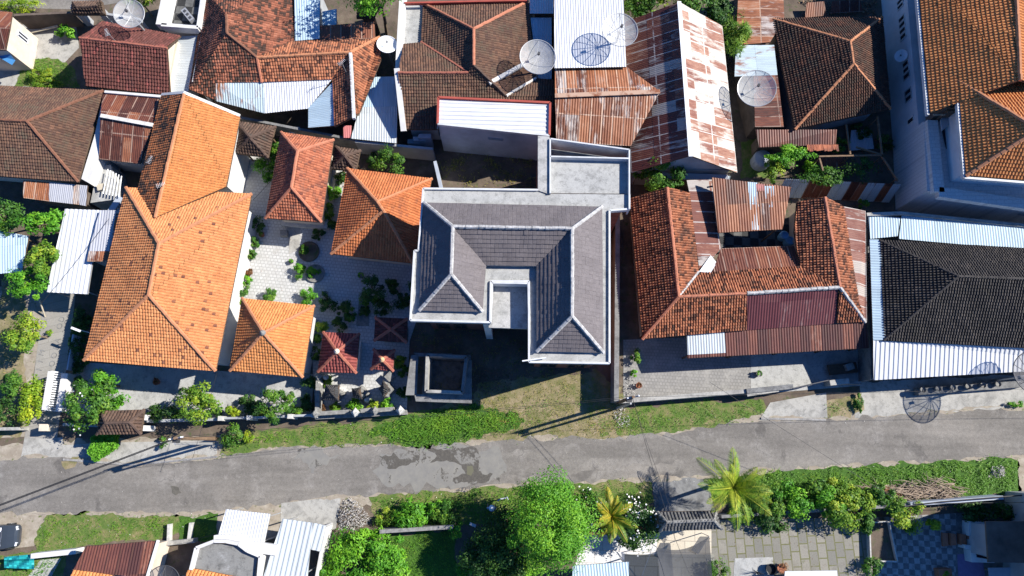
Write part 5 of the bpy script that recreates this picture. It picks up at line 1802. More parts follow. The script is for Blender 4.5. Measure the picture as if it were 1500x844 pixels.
MB().prism([Vector((p.x, p.y, 3.6)) for p in lp], 3.6, 6.2).build('upper_wall', 'wall_dark', TB)
MB().slab([P(1378, 176, 5.0), P(1398, 142, 4.6), P(1402, 172, 5.0), P(1380, 192, 5.0)], .1).build('sheet_roof', 'tin_grey', TB)
MB().slab([P(1380, 192, 4.42), P(1402, 172, 4.42), P(1410, 220, 4.42), P(1386, 218, 4.42)], .03).build('stairwell', 'glass_dark', TB)
window_on(TB, sw, se_, 0, 2.3, 2.55, (.1, -1, 0), (.46, .55), frame='wall_grey')
dish('small grey dish fixed to the blue wall', 1320, 82, 3.0, .45, True, 'mast', (-.6, -.3, .8), 2.0, spokes=0, arm=P(1326, 84, 2.4))

# ================================================================== RIGHT COMPLEX
g = P(1100, 420, 0)
CX = thing('house', 'rust and tile roofed courtyard house with ranges on three sides', 'house', (g.x, g.y, 0))
D = dict(a=(922, 291, 3.0), b=(941, 497, 3.0), t=(977, 275, 4.7), m=(994, 435, 4.7), i1=(1010, 283, 3.8), i2=(1023, 398, 3.75),
         u1=(1025, 400, 3.7), u2=(1172, 390, 3.7), n=(1230, 421, 4.7), c=(1267, 472, 3.05), b1=(1093, 484, 3.05), b2=(1224, 474, 3.05), n1=(1094, 430, 4.7), n2=(1228, 421, 4.7),
         r1=(1208, 289, 4.7), l1=(1167, 296, 3.7), l2=(1163, 340, 3.7), l3=(1171, 389, 3.7), s1=(1235, 303, 3.8), s2=(1257, 440, 3.8))
r = roof(CX, D, ['a b m t', 'i1 i2 m t'], 'tile_village', 'oldpan', name='west_roof')
caps(r, D, ['t m', 'm b'], 'ridge_pink', .13)
caps(r, D, ['m i2'], 'ridge_grey', .11)
r = roof(CX, D, ['u1 u2 n m', ('b b1 n1 m', 'b b1'), 'b2 c n'], 'tile_village', 'oldpan', name='street_roof')
caps(r, D, ['m n1'], 'ridge_pink', .12)
caps(r, D, ['n1 n', 'n c'], 'ridge_grey', .14)
roof(r, D, ['b1 b2 n2 n1'], 'tin_maroon', 'tin', name='maroon_sheet')
r = roof(CX, D, [('l1 l2 l3 n r1', 'l1 l3'), ('s1 s2 n r1', 's1 s2'), ('s2 c n', 's1 s2')], 'tile_village', 'oldpan', name='east_roof')
caps(r, D, ['r1 n'], 'ridge_pink', .13)
D = dict(a=(1006, 264, 3.75), b=(1043, 263, 3.2), c=(1056, 364, 3.0), d=(1025, 400, 3.6), e=(1010, 283, 3.75), u=(1043, 400, 3.65), f=(1163, 360, 3.0), h=(1173, 390, 3.65), s1=(1234, 302, 3.75), s2=(1268, 309, 3.3), s3=(1270, 470, 3.2), s4=(1257, 440, 3.7), s5=(1266, 472, 3.15))
roof(CX, D, [('a b c d e', 'b c')], 'tin_patch_dark', 'tinfine', name='side_sheet')
roof(CX, D, [('c f h u', 'c f')], 'tin_rust', 'tin', name='inner_sheet')
roof(CX, D, [('s2 s3 s5 s4 s1', 's2 s3')], 'tin_patch_mid', 'tinfine', name='side_sheet')
MB().slab([P(1024, 398, 3.85), P(1041, 374, 3.35), P(1050, 385, 3.35), P(1041, 400, 3.85)], .03).build('pale_sheet', 'tin_white', CX)
w = MB()
for q in ([(932, 300), (948, 485), (1000, 440), (1010, 410), (998, 285)], [(950, 488), (1255, 466), (1225, 415), (1030, 405)], [(1178, 300), (1180, 385), (1225, 415), (1252, 450), (1240, 310), (1210, 300)]):
    w.prism([Vector((P(a, b, 3).x, P(a, b, 3).y, 0)) for a, b in q], 0, 2.9)
w.build('wall', 'wall_cream', CX)
t = thing('shed', 'raised rust orange tin roof with two pale strips over the courtyard', 'shed', P(1100, 305, 0))
D = dict(a=(1043, 260, 4.5), b=(1159, 274, 4.5), c=(1146, 336, 3.9), d=(1052, 341, 3.9))
roof(t, D, [('d c b a', 'd c')], 'tin_deeprust', 'tin')
D = dict(a=(1095, 267, 4.47), b=(1109, 268, 4.47), c=(1110, 300, 4.19), d=(1097, 300, 4.19), e=(1119, 273, 4.43), f=(1134, 273, 4.43), g=(1135, 304, 4.15), h=(1120, 304, 4.15), i=(1107, 270, 4.45), j=(1119, 271, 4.45), k=(1120, 281, 4.36), l=(1108, 281, 4.36), m=(1098, 300, 4.19), n=(1111, 300, 4.19), o=(1112, 337, 3.86), p=(1101, 337, 3.86))
roof(t, D, ['d c b a', 'h g f e'], 'tin_sky', 'tinfine', name='pale_strip', lift=.06, thick=.02)
roof(t, D, ['l k j i'], 'tin_pink', 'tinfine', name='pink_strip', lift=.07, thick=.02)
roof(t, D, ['p o n m'], 'tin_white_worn', 'tinfine', name='pale_strip', lift=.06, thick=.02)
for u, v in ((1056, 336), (1142, 332), (1050, 268), (1150, 280)):
    p = P(u, v, 3.8)
    MB().tube([(p.x, p.y, 0), (p.x, p.y, 3.85)], .07, 6).build('post', 'wood', t)
for k, (u, v) in enumerate(((1150, 344), (1158, 352))):
    p = P(u, v, .9)
    MB().lathe((p.x, p.y, 0), [(.3, 0), (.36, .4), (.36, .8), (.3, .88), (.28, .6)], 12).build('barrel', 'paint_cyan', label='pale blue barrel in the dark courtyard, ' + ('upper one' if k == 0 else 'lower one'), cat='barrel', group='blue barrels in the dark courtyard')
# street veranda
t = thing('veranda', 'brown tin veranda with one white sheet facing the street', 'veranda', P(1140, 500, 0))
D = dict(a=(1006, 488, 3.0), b=(1061, 485, 3.0), c=(1063, 517, 2.62), d=(1007, 520, 2.62), e=(1269, 472, 3.0), f=(1273, 510, 2.55), g=(1063, 522, 2.55), h=(1007, 525, 2.55))
roof(t, D, [('g f e b', 'g f'), 'h g c d'], 'tin_brown', 'tin')
roof(t, D, ['d c b a'], 'tin_white_worn', 'tin', name='white_sheet', lift=.02)
for u, v in ((1012, 519), (1080, 518), (1150, 513), (1215, 510), (1266, 507)):
    p = P(u, v, 2.5)
    MB().tube([(p.x, p.y, 0), (p.x, p.y, 2.55)], .07, 6).build('post', 'wood_dark', t)
# street walls
t = thing('front_wall', 'long dark stained wall between the gravel yard and the verge', 'wall', P(1010, 588, 0))
MB().bar(P(908, 588, 1.3), P(1094, 573, 1.3), .3, 1.3).build('panel', 'concrete_worn', t)
MB().bar(P(1094, 573, 1.45), P(1162, 566, 1.45), .35, 1.45).build('panel', 'concrete_dark', t)
MB().bar(P(1094, 576, 1.3), P(1140, 569, 1.3), .5, .1).build('capping', 'concrete_worn', t)
t = thing('front_wall', 'short low street wall with a ledge in front of the veranda corner', 'wall', P(1230, 570, 0))
MB().bar(P(1216, 561, 1.1), P(1244, 558, 1.1), .4, 1.1).build('panel', 'concrete_worn', t)
MB().bar(P(1216, 561, .9), P(1262, 562, .9), .12, .9).build('panel', 'concrete_dark', t)
t = thing('gate_leaf', 'open metal gate leaf above the grey ramp', 'gate', P(1190, 568, 0))
MB().bar(P(1162, 569, 1.5), P(1214, 557, 1.5), .06, 1.4).build('panel', 'metal_dark', t)
t = thing('bench', 'old timber bench with a stone block under the veranda edge', 'bench', P(1235, 542, 0))
p = P(1235, 540, .5)
MB().box((p.x, p.y), 2.2, .8, .35, .5, .1).build('seat', 'wood_dark', t)
for dx in (-.9, .9):
    MB().box((p.x + dx, p.y), .12, .6, 0, .35, .1).build('leg', 'wood_dark', t)
p = P(1246, 537, .9)
MB().box((p.x, p.y), .6, .5, .5, .85, .3).build('block', 'stone_grey', t)

# dark tiled house at the right edge
g = P(1420, 430, 0)
DH = thing('house', 'black brown tiled house with white tin aprons at the right edge', 'house', (g.x, g.y, 0))
D = dict(a=(1288, 352, 3.4), b=(1294, 499, 3.4), c=(1640, 517, 3.4), d=(1640, 372, 3.4), p=(1403, 405, 5.7), q=(1640, 414, 5.7))
r = roof(DH, D, ['a b p', 'b c q p', ('d a p q', 'd a')], 'tile_black', 'oldpan')
caps(r, D, ['a p', 'b p', 'p q'], 'ridge_black', .10)
walls(DH, D, 'a b c d', 'wall_white', .5)
D = dict(a=(1279, 499, 3.35), b=(1640, 517, 3.15), c=(1640, 536, 2.7), d=(1280, 557, 2.7), e=(1274, 351, 3.38), f=(1291, 351, 3.5), g=(1297, 498, 3.5), i=(1272, 315, 3.1), j=(1319, 319, 3.1), k=(1315, 346, 3.2), l=(1275, 350, 3.1), m=(1321, 313, 3.1), n=(1640, 348, 3.1), o=(1640, 378, 3.3), q=(1317, 350, 3.3))
roof(DH, D, [('d c b a', 'a b')], 'tin_white', 'tinwide', name='street_apron')
roof(DH, D, [('a g f e', 'a e')], 'tin_sky', 'tin', name='side_apron')
roof(DH, D, [('i j k l', 'i j')], 'tin_sky', 'tin', name='rear_apron')
roof(DH, D, [('m n o q', 'm n')], 'tin_sky', 'tin', name='rear_apron')
MB().bar(P(1270, 314, 3.3), P(1320, 312, 3.3), .25, .3).build('coping', 'concrete_worn', DH)
MB().bar(P(1320, 312, 3.3), P(1640, 344, 3.3), .25, .3).build('coping', 'concrete_worn', DH)
for u in (1286, 1340, 1400, 1460, 1520):
    p = P(u, 553 - (u - 1280) * .05, 2.6)
    MB().tube([(p.x, p.y, 0), (p.x, p.y, 2.65)], .06, 6).build('post', 'metal_grey', DH)
wallbar(None, (1272, 316), (1278, 556), 1.9, .22, 'concrete_dark', name='boundary_wall', label='narrow mossy wall between rusty complex and dark tiled house', cat='wall')
t = thing('planter', 'long dark planter of pots under the white tin apron', 'planter', P(1420, 566, 0))
MB().bar(P(1345, 574, .6), P(1500, 562, .6), .5, .6).build('trough', 'concrete_dark', t)
for k in range(6):
    p = P(1352 + k * 22, 571 - k * 1.7, .9)
    MB().lathe((p.x, p.y, 0), [(.14, .6), (.2, .9), (.22, .95), (.18, .85)], 10).build('pot', 'stone_grey', t)

conc_mat('roof_slab', (.20, .20, .19), (.46, .47, .47), .45, .45)

# ================================================================== BOTTOM ROW
g = P(170, 820, 0)
t = thing('house', 'brown tin and orange tile roof at the bottom left', 'house', (g.x, g.y, 0))
D = dict(a=(126, 800, 2.8), b=(230, 792, 2.8), c=(214, 846, 3.5), d=(108, 834, 3.3), e=(90, 880, 4.2), f=(202, 890, 4.2), g=(165, 842, 3.45))
r = roof(t, D, [('a b c g d', 'a b')], 'tin_brown', 'tin')
roof(t, D, [('d g f e', 'd g')], 'tile_orange_clean', 'pan', name='tiled_roof')
MB().bar(P(231, 791, 2.95), P(214, 848, 3.65), .14, .2).build('verge', 'wall_white', r)
w = [P(132, 806, 2.8), P(222, 799, 2.8), P(200, 880, 2.8), P(104, 870, 2.8)]
MB().prism([Vector((p.x, p.y, 0)) for p in w], 0, 2.7).build('wall', 'wall_cream', t)
t = thing('front_wall', 'white topped low wall leading to the brown tin roof', 'wall', P(80, 811, 0))
MB().bar(P(45, 815, 1.0), P(111, 808, 1.0), .35, 1.0).build('panel', 'wall_white', t)
sheet('yard', [(60, 820), (90, 818), (75, 846), (40, 846)], 4, 'concrete_pale')
# teal tarp
g = P(30, 820, 0)
mb = MB()
rn = random.Random(4)
nx, ny = 12, 7
gr = [[P(6 + 44 * i / nx, 816 + (16 + 6 * (i / nx)) * j / ny - i * .35, .75 + .22 * math.sin(i * 1.1 + j) + .12 * rn.random() - (.3 if j == 3 else 0)) for j in range(ny + 1)] for i in range(nx + 1)]
for i in range(nx):
    for j in range(ny):
        mb.face([gr[i][j], gr[i + 1][j], gr[i + 1][j + 1], gr[i][j + 1]])
ta = mb.build('tarpaulin', 'tarp_teal', label='crumpled teal tarpaulin slung beside the bottom left wall', cat='tarpaulin', smooth=True)
# small culvert walls
t = thing('culvert', 'pair of low white culvert walls at the drive mouth', 'low wall', P(262, 775, 0))
for a, b in (((247, 768), (246, 795)), ((279, 766), (276, 790))):
    MB().bar(P(*a, .45), P(*b, .45), .2, .45).build('wall', 'stone_pale', t)
MB().bar(P(228, 798, .6), P(285, 792, .6), .3, .6).build('step', 'concrete_worn', t)
# arched facade building
g = P(330, 820, 0)
t = thing('house', 'white arched facade house with a grey flat roof and orange tiles', 'house', (g.x, g.y, 0))
arc = [(279, 835), (287, 803), (300, 798), (313, 793), (330, 793), (349, 797), (362, 807), (381, 815), (377, 860)]
zf = 3.7
fl = [P(a, b, zf - .35) for a, b in [(281, 833), (289, 804), (313, 796), (347, 799), (362, 809), (378, 816), (370, 850), (330, 846)]]
MB().slab(fl, .15).build('flat_roof', 'roof_slab', t)
mb = MB()
for a, b in zip(arc, arc[1:]):
    mb.bar(P(*a, zf), P(*b, zf), .22, 1.0)
mb.build('parapet', 'wall_white', t)
w = [P(285, 806, 3.3), P(313, 797, 3.3), P(347, 800, 3.3), P(376, 818, 3.3), P(370, 870, 3.3), P(275, 870, 3.3)]
MB().prism([Vector((p.x, p.y, 0)) for p in w], 0, 3.2).build('wall', 'wall_cream', t)
D = dict(a=(277, 831, 3.4), b=(350, 845, 3.4), c=(345, 890, 4.6), d=(262, 885, 4.6))
roof(t, D, ['a b c d'], 'tile_orange_clean', 'pan')
t = thing('canopy', 'white tin canopy jutting to the street, left one of two', 'canopy', P(355, 775, 0))
D = dict(a=(331, 746, 2.8), b=(396, 753, 2.8), c=(386, 800, 3.0), d=(318, 790, 3.0))
roof(t, D, ['a b c d'], 'tin_white', 'tin', under='metal_grey')
mb = MB()
q = [(313, 790), (330, 789), (347, 791), (360, 797), (368, 802)]
for a, b in zip(q, q[1:]):
    mb.bar(P(*a, 3.3), P(*b, 3.3), .5, .5)
mb.bar(P(364, 801, 3.26), P(404, 806, 3.26), .7, .36)
mb.build('awning_edge', 'wall_white', t)
for u, v in ((334, 750), (392, 757), (384, 794), (322, 786)):
    p = P(u, v, 2.8)
    MB().tube([(p.x, p.y, 0), (p.x, p.y, 2.75)], .05, 6).build('post', 'metal_grey', t)
t = thing('canopy', 'larger white tin canopy with a stepped edge beside the hedge', 'canopy', P(430, 805, 0))
D = dict(a=(414, 760, 2.8), b=(458, 766, 2.8), c=(447, 880, 3.5), d=(374, 880, 3.5), e=(459, 766, 2.75), f=(477, 770, 2.75), g=(469, 808, 2.9), h=(451, 804, 2.9))
roof(t, D, ['a b c d'], 'tin_white_worn', 'tinwide', under='metal_grey')
roof(t, D, ['e f g h'], 'tin_white_worn', 'tinwide', name='side_sheet', under='metal_grey')
for u, v in ((418, 764), (472, 774), (448, 840), (400, 820)):
    p = P(u, v, 2.8)
    MB().tube([(p.x, p.y, 0), (p.x, p.y, 2.75)], .05, 6).build('post', 'metal_grey', t)
wallbar(None, (477, 770), (462, 850), 1.8, .15, 'wall_white', name='side_wall', label='thin white wall between tin canopy and hedge', cat='wall')
# old wall by the dark lawn
wallbar(None, (556, 779), (664, 772), 1.5, .26, 'stone_grey', name='old_wall', label='old mossy stone wall along the dark lawn', cat='wall')
# grey tiled gate
g = P(1010, 764, 0)
t = thing('gate', 'grey tiled street gate roof between the palms', 'gate', (g.x, g.y, 0))
D = dict(a=(966, 778, 2.9), b=(1057, 775, 2.9), c=(1049, 748, 2.9), d=(963, 750, 2.9), p=(976, 765, 3.7), q=(1045, 762, 3.7))
r = roof(t, D, ['a b q p', 'b c q', 'c d p q', 'd a p'], 'tile_ash', 'pan')
caps(r, D, ['p q', 'a p', 'd p', 'b q', 'c q'], 'stone_grey', .11)
for u in (978, 1042):
    p = P(u, 764, 2.7)
    MB().box((p.x, p.y), .7, .9, 0, 2.8).build('pillar', 'stone_grey', t)
wallbar(None, (1057, 757), (1330, 740), 1.2, .22, 'concrete_dark', name='garden_wall', label='overgrown garden wall right of the grey gate', cat='wall')
wallbar(None, (864, 782), (958, 775), 1.0, .2, 'wall_brick', name='garden_wall', label='low brick wall behind the flowering bush', cat='wall')
wallbar(None, (1334, 739), (1470, 729), 1.4, .25, 'wall_pale_skytint', name='garden_wall', label='pale capped wall at the lower right below the brush', cat='wall')
# shade net
rn = random.Random(9)
ca, cb, cc, cd = (962, 802, 1.9), (1039, 786, 2.0), (1046, 880, 1.9), (970, 880, 1.8)
mb = MB()
n = 14
gr = []
for i in range(n + 1):
    row = []
    for j in range(n + 1):
        s, q = i / n, j / n
        a = P(*ca).lerp(P(*cb), s)
        b = P(*cd).lerp(P(*cc), s)
        x = a.lerp(b, q)
        pull = math.sin(math.pi * s) * .35 * (1 - q)
        row.append(Vector((x.x, x.y - pull * 1.4, x.z - .35 * math.sin(math.pi * s) * math.sin(math.pi * (.1 + .8 * q)))))
    gr.append(row)
for i in range(n):
    for j in range(n):
        mb.face([gr[i][j], gr[i + 1][j], gr[i + 1][j + 1], gr[i][j + 1]])
nt_ = thing('shade_net', 'sagging black shade net over the lower courtyard', 'shade net', P(1000, 820, 0))
mb.build('net', 'shade_net', nt_, smooth=True)
mb = MB()
mb.face([P(1025, 786, 2.05), P(1039, 786, 2.05), P(1023, 812, 1.9), P(1012, 806, 1.95)])
mb.build('flap', 'shade_net', nt_)
for c in (ca, cb):
    p = P(*c)
    MB().tube([(p.x, p.y, 0), (p.x, p.y, p.z)], .03, 6).build('pole', 'metal_grey', nt_)
MB().tube([P(956, 801, 1.9), P(938, 850, .1)], .02, 5).build('guy_rope', 'metal_grey', nt_)
t = thing('canopy', 'pale blue tin canopy at the bottom edge beside the feathery tree', 'canopy', P(880, 840, 0))
D = dict(a=(839, 829, 2.4), b=(921, 823, 2.4), c=(922, 880, 2.6), d=(838, 880, 2.6))
roof(t, D, ['a b c d'], 'tin_sky', 'tin')
for u, v in ((843, 832), (917, 827)):
    p = P(u, v, 2.4)
    MB().tube([(p.x, p.y, 0), (p.x, p.y, 2.35)], .05, 6).build('post', 'metal_grey', t)
# things in the bottom yard
sheet('yard', [(1076, 818), (1132, 816), (1136, 880), (1072, 880)], 5, 'concrete_pale')
t = thing('plant_pot', 'round black tub on the pale slab at the bottom', 'plant pot', P(1130, 834, 0))
p = P(1130, 834, .4)
MB().lathe((p.x, p.y, 0), [(.28, 0), (.38, .4), (.4, .45), (.34, .42), (.3, .2)], 16).build('tub', 'black_plastic', t)
t = thing('plant_pot', 'round pot of brown dry stems beside the black tub', 'plant pot', P(1146, 833, 0))
p = P(1146, 833, .4)
MB().lathe((p.x, p.y, 0), [(.26, 0), (.34, .35), (.3, .33)], 14).build('tub', 'terracotta', t)
q = p + Vector((0, 0, .1))
C_, N_, ct = crown_points(q, (.5, .5, .3), 260, 10)
quad_mesh('stems', leaves(C_, N_, np.full(260, .16), np.full(260, .03)), ct, 'dry_leaf', t)
MB().slab([P(1150, 837, 1.6), P(1226, 836, 1.6), P(1230, 880, 1.7), P(1146, 880, 1.7)], .1).build('bench_roof', 'tin_white', label='white roof edge at the bottom of the grassy paving', cat='roof')
t = thing('dry_plant', 'bare twisted twigs on the pale slab', 'dry plant', P(1108, 838, 0))
rn = random.Random(2)
mb = MB()
p = P(1108, 838, 0)
for k in range(16):
    a = rn.uniform(0, 6.28)
    q = p + Vector((math.cos(a) * rn.uniform(.3, .7), math.sin(a) * rn.uniform(.3, .7), rn.uniform(.2, .7)))
    mb.tube([p, p.lerp(q, .5) + Vector((0, 0, .15)), q], [.02, .015, .006], 4)
mb.build('twigs', 'metal_dark', t)
# dark plot with a pale rim
t = thing('planter', 'dark sunken planting box with a pale rim beside the checkered floor', 'planter', P(1295, 800, 0))
q = [(1274, 766), (1303, 764), (1315, 823), (1276, 822)]
for a, b in zip(q, q[1:] + q[:1]):
    MB().bar(P(*a, .5), P(*b, .5), .09, .5).build('rim', 'stone_pale', t)
MB().slab([P(a, b, .2) for a, b in q], .1).build('soil_bed', 'soil', t)
# steps and shrine at the lower right
t = thing('shrine', 'white and grey altar platform with orange steps in the shade', 'shrine', P(1430, 790, 0))
MB().prism([P(1409, 762, 0), P(1441, 764, 0), P(1443, 770, 0), P(1416, 769, 0), P(1416, 783, 0), P(1409, 783, 0)], 0, .8).build('kerb_wall', 'wall_white', t)
MB().prism([P(1403, 796, 0), P(1418, 797, 0), P(1420, 814, 0), P(1445, 818, 0), P(1446, 822, 0), P(1413, 821, 0), P(1411, 803, 0), P(1403, 801, 0)], 0, .8).build('kerb_wall', 'wall_white', t)
MB().prism([P(1428, 772, 0), P(1441, 770, 0), P(1445, 815, 0), P(1430, 812, 0)], 0, 1.2).build('altar', 'stone_pale', t)
for v in (776, 790, 803):
    p = P(1437, v, 1.25)
    MB().lathe((p.x, p.y, 0), [(.2, 1.15), (.24, 1.3), (.14, 1.4), (.16, 1.7), (.03, 1.85)], 8).build('urn', 'stone_grey' if v != 790 else 'terracotta', t)
for k in range(5):
    u = 1378 + k * 10 + (3 if k > 1 else 0)
    MB().prism([P(u, 780 + k * .6, 0), P(u + 8, 781 + k * .6, 0), P(u + 9, 799 - k * 1.5, 0), P(u + 1, 800 - k * 1.5, 0)], 0, .2 + .14 * k).build('step', 'terracotta', t)
g = P(1475, 800, 0)
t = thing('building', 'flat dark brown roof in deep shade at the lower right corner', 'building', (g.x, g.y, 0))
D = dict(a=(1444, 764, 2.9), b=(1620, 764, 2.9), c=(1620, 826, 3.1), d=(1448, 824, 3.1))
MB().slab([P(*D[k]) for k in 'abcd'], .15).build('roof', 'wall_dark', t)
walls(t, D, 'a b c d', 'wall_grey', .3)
t = thing('table', 'low white edged table under the dark brown roof edge', 'table', P(1470, 838, 0))
MB().slab([P(1448, 832, .8), P(1560, 830, .8), P(1560, 870, .8), P(1452, 866, .8)], .08).build('top', 'wall_pale_skytint', t)
for u, v in ((1452, 836), (1456, 862), (1540, 836), (1540, 862)):
    p = P(u, v, .7)
    MB().box((p.x, p.y), .1, .1, 0, .74).build('leg', 'wood', t)
t = thing('crate', 'red topped crate by the dark strip below the checkered floor', 'crate', P(1378, 836, 0))
MB().prism([P(1367, 832, 0), P(1386, 831, 0), P(1388, 843, 0), P(1369, 844, 0)], 0, .6).build('box', 'terracotta', t)
# tall house added to the right, mostly outside the frame, to shade the corner
g = P(1640, 720, 0)
t = thing('building', 'tall grey house added out of view to shade the lower right corner', 'building', (g.x, g.y, 0))
D = dict(a=(1585, 900, 7.6), b=(1900, 900, 7.6), c=(1900, 722, 7.6), d=(1585, 722, 7.6), p=(1690, 800, 10), q=(1800, 800, 10))
r = roof(t, D, ['a b q p', 'b c q', 'c d p q', 'd a p'], 'tile_dark', 'pan')
walls(t, D, 'a b c d', 'wall_grey', .4)

# ================================================================== CAR
g = P(-16, 789, 0)
CAR = thing('parked_car', 'dark car parked at the left edge of the road', 'car', (g.x, g.y, 0))


def car(t, c, ang):
    ca_, sa_ = math.cos(ang), math.sin(ang)

    def W(x, y, z):
        return Vector((c.x + x * ca_ - y * sa_, c.y + x * sa_ + y * ca_, z))

    def loft(secs, name, mat, m=None):
        mb = MB()
        for (x0, a), (x1, b) in zip(secs, secs[1:]):
            n = len(a)
            for k in range(n):
                j = (k + 1) % n
                mb.face([W(x0, *a[k]), W(x0, *a[j]), W(x1, *b[j]), W(x1, *b[k])])
        mb.face([W(secs[0][0], *p) for p in secs[0][1]])
        mb.face([W(secs[-1][0], *p) for p in secs[-1][1]][::-1])
        return mb.build(name, mat, t, smooth=False)

    def ring(w, z0, z1, tw):
        h = z1 - z0
        return [(-w, z0), (-w, z0 + h * .6), (-w * tw, z1 - .03), (-w * tw + .12, z1), (0, z1 + .03), (w * tw - .12, z1), (w * tw, z1 - .03), (w, z0 + h * .6), (w, z0)]
    L = [(-2.05, ring(.66, .35, .78, .95)), (-1.95, ring(.78, .28, .86, .95)), (-1.5, ring(.85, .24, .95, .95)), (-.5, ring(.86, .22, .98, .95)), (.75, ring(.86, .22, .97, .95)),
         (1.4, ring(.84, .24, .88, .93)), (1.85, ring(.76, .28, .78, .9)), (2.02, ring(.6, .34, .68, .9))]
    body = loft(L, 'body', 'car_paint')
    L = [(-1.55, ring(.70, .90, .98, .9)), (-1.05, ring(.74, .92, 1.38, .84)), (-.2, ring(.76, .92, 1.46, .82)), (.35, ring(.76, .92, 1.42, .82)), (1.05, ring(.72, .88, .98, .9))]
    loft(L, 'cabin', 'glass_dark')
    mb = MB()
    mb.face([W(-1.02, -.60, 1.41), W(.33, -.60, 1.445), W(.36, 0, 1.475), W(.33, .60, 1.445), W(-1.02, .60, 1.41), W(-1.1, 0, 1.43)])
    mb.build('roof_panel', 'car_paint', t)
    mb = MB()
    mb.face([W(.40, -.60, 1.42), W(1.02, -.68, 1.0), W(1.08, 0, 1.03), W(1.02, .68, 1.0), W(.40, .60, 1.42), W(.42, 0, 1.46)])
    mb.build('windscreen', 'lamp_lens', t)
    for sy in (-1, 1):
        mb = MB()
        mb.bar(W(1.86, sy * .66, .74), W(1.96, sy * .42, .74), .16, .14)
        mb.build('headlight', 'lamp_lens', t)
        MB().bar(W(.62, sy * .86, 1.06), W(.62, sy * 1.02, 1.06), .14, .13).build('mirror', 'car_paint', t)
        for x in (-1.25, 1.25):
            q = W(x, sy * .80, .31)
            d = W(x, sy * .92, .31) - W(x, sy * .72, .31)
            a, b = q - d * .5, q + d * .5
            wb = MB().tube([a, b], .31, 16).build('wheel', 'tyre', t)
            MB().tube([b - d * .03, b + d * .05], .18, 10).build('rim', 'metal_grey', wb)
    MB().bar(W(2.0, -.5, .5), W(2.0, .5, .5), .12, .16).build('bumper', 'metal_dark', t)


car(CAR, P(-14, 788, .6), R(4))

# ================================================================== DISHES, POLES, CABLES
dish('pale mesh dish on the far slope of the dark red roof', 191, 22, 5.6, 1.15, False, 'mast', (.1, -.15, 1), 3.6, spokes=10)
dish('solid white dish standing in the dark gap by the L shaped house', 567, 67, 3.6, .80, True, 'mast', (.15, .1, 1), 0)
dish('mesh dish leaning over the brown tiled house', 787, 86, 5.6, 1.38, False, 'mast', (.1, -.1, 1), 3.2)
dish('mesh dish whose round shadow falls on the white corrugated shed', 907, 47, 6.6, 1.36, False, 'mast', (.08, -.05, 1), 5.2)
dish('grey mesh dish above the rust tin row', 1107, 132, 4.9, 1.45, False, 'mast', (-.1, -.1, 1), 2.9)
dish('large mesh dish at the right edge over the white apron', 1516, 549, 4.4, 1.62, False, 'mast', (-.1, .1, 1), 0, mesh='dish_mesh_dark', spokes=14)
dish('dark mesh dish at the bottom edge by the arched house', 240, 856, 3.2, 1.2, False, 'mast', (0, .1, 1), 0, mesh='dish_mesh_dark')
PZ = 6.7


def pole(lab, u, v, z=PZ, r=.12, arm=True, mat='wood'):
    b = P(u, v, 0)
    t = thing('utility_pole', lab, 'utility pole', b, 'utility poles along the road')
    MB().tube([(b.x, b.y, -.1), (b.x, b.y, z)], [r * 1.25, r * .8], 8).build('pole', mat, t)
    if arm:
        MB().bar((b.x - .45, b.y - .1, z - .25), (b.x + .45, b.y + .1, z - .25), .1, .1).build('crossarm', 'metal_grey', t)
        for k in (-.38, 0, .38):
            MB().tube([(b.x + k, b.y + k * .2, z - .25), (b.x + k, b.y + k * .2, z - .05)], .05, 6).build('insulator', 'metal_white', t)
        MB().box((b.x - .2, b.y - .15), .35, .3, z - .9, z - .5).build('junction_box', 'metal_dark', t)
    return Vector((b.x, b.y, z))


p1 = pole('brown utility pole at the verge with two long shadows, the upper of the pair', 318, 643)
p1b = pole('second slimmer pole beside the brown pole at the verge', 314, 650, 6.2, .09, False, 'metal_grey')
p2 = pole('utility pole at the end of the boundary wall by the grey house', 906, 590)
p2b = pole('second slimmer pole beside the boundary wall end', 904, 598, 6.2, .09, False, 'metal_grey')
exitl = p1 + Vector((-31.0, -11.8, -.2))
exitr = P(1900, 560, 6.4)
for k, dz in enumerate((-.05, -.3)):
    o = Vector((0, (k - .5) * .12, dz))
    cable('dark cable from the road pole to the lower left, ' + ('upper', 'lower')[k] + ' strand', [exitl + o, p1 + o], .35, .03)
    cable('dark cable between the two road poles, ' + ('upper', 'lower')[k] + ' strand', [p1 + o, p2 + o], .6, .012)
cable('dark cable running right from the boundary pole', [p2, exitr], .9, .012)
gp = P(980, 764, 3.7)
cable('service wire crossing the road to the grey gate', [p2 - Vector((0, 0, .4)), gp, P(1010, 840, 3.0)], .25, .014)
cable('second service wire crossing the road near the grey gate', [p2 - Vector((0, 0, .7)), P(990, 765, 3.6)], .3, .012)
cable('service wire from the street to the wall with brush', [P(1040, 560, 5.6), P(1330, 742, 2.4)], .3, .013)
cable('pale wire along the lower right wall', [P(1330, 738, 2.0), P(1620, 735, 2.0)], .06, .02)
cable('slack bundle of cables lying along the lower right wall', [P(1325, 742, 1.8), P(1380, 735, 1.75), P(1620, 716, 1.9)], .05, .05)
cable('thin wire from the orange wing to the red orange pavilion', [P(371, 293, 3.4), P(412, 248, 3.5)], .05, .018)
cable('thin wire from the white canopy to the orange house', [P(60, 445, 2.9), P(160, 320, 3.6)], .15, .014)
cable('wire from the brown gate to the orange house', [P(282, 672, 3.2), P(318, 545, 3.2)], .1, .012)
cable('wire across the leaning canopy at the lower left', [P(276, 792, 2.2), P(320, 782, 2.9)], .05, .012)
t = thing('garden_hose', 'bent pale hose lying in the shade by the verge', 'hose', P(735, 731, .1))
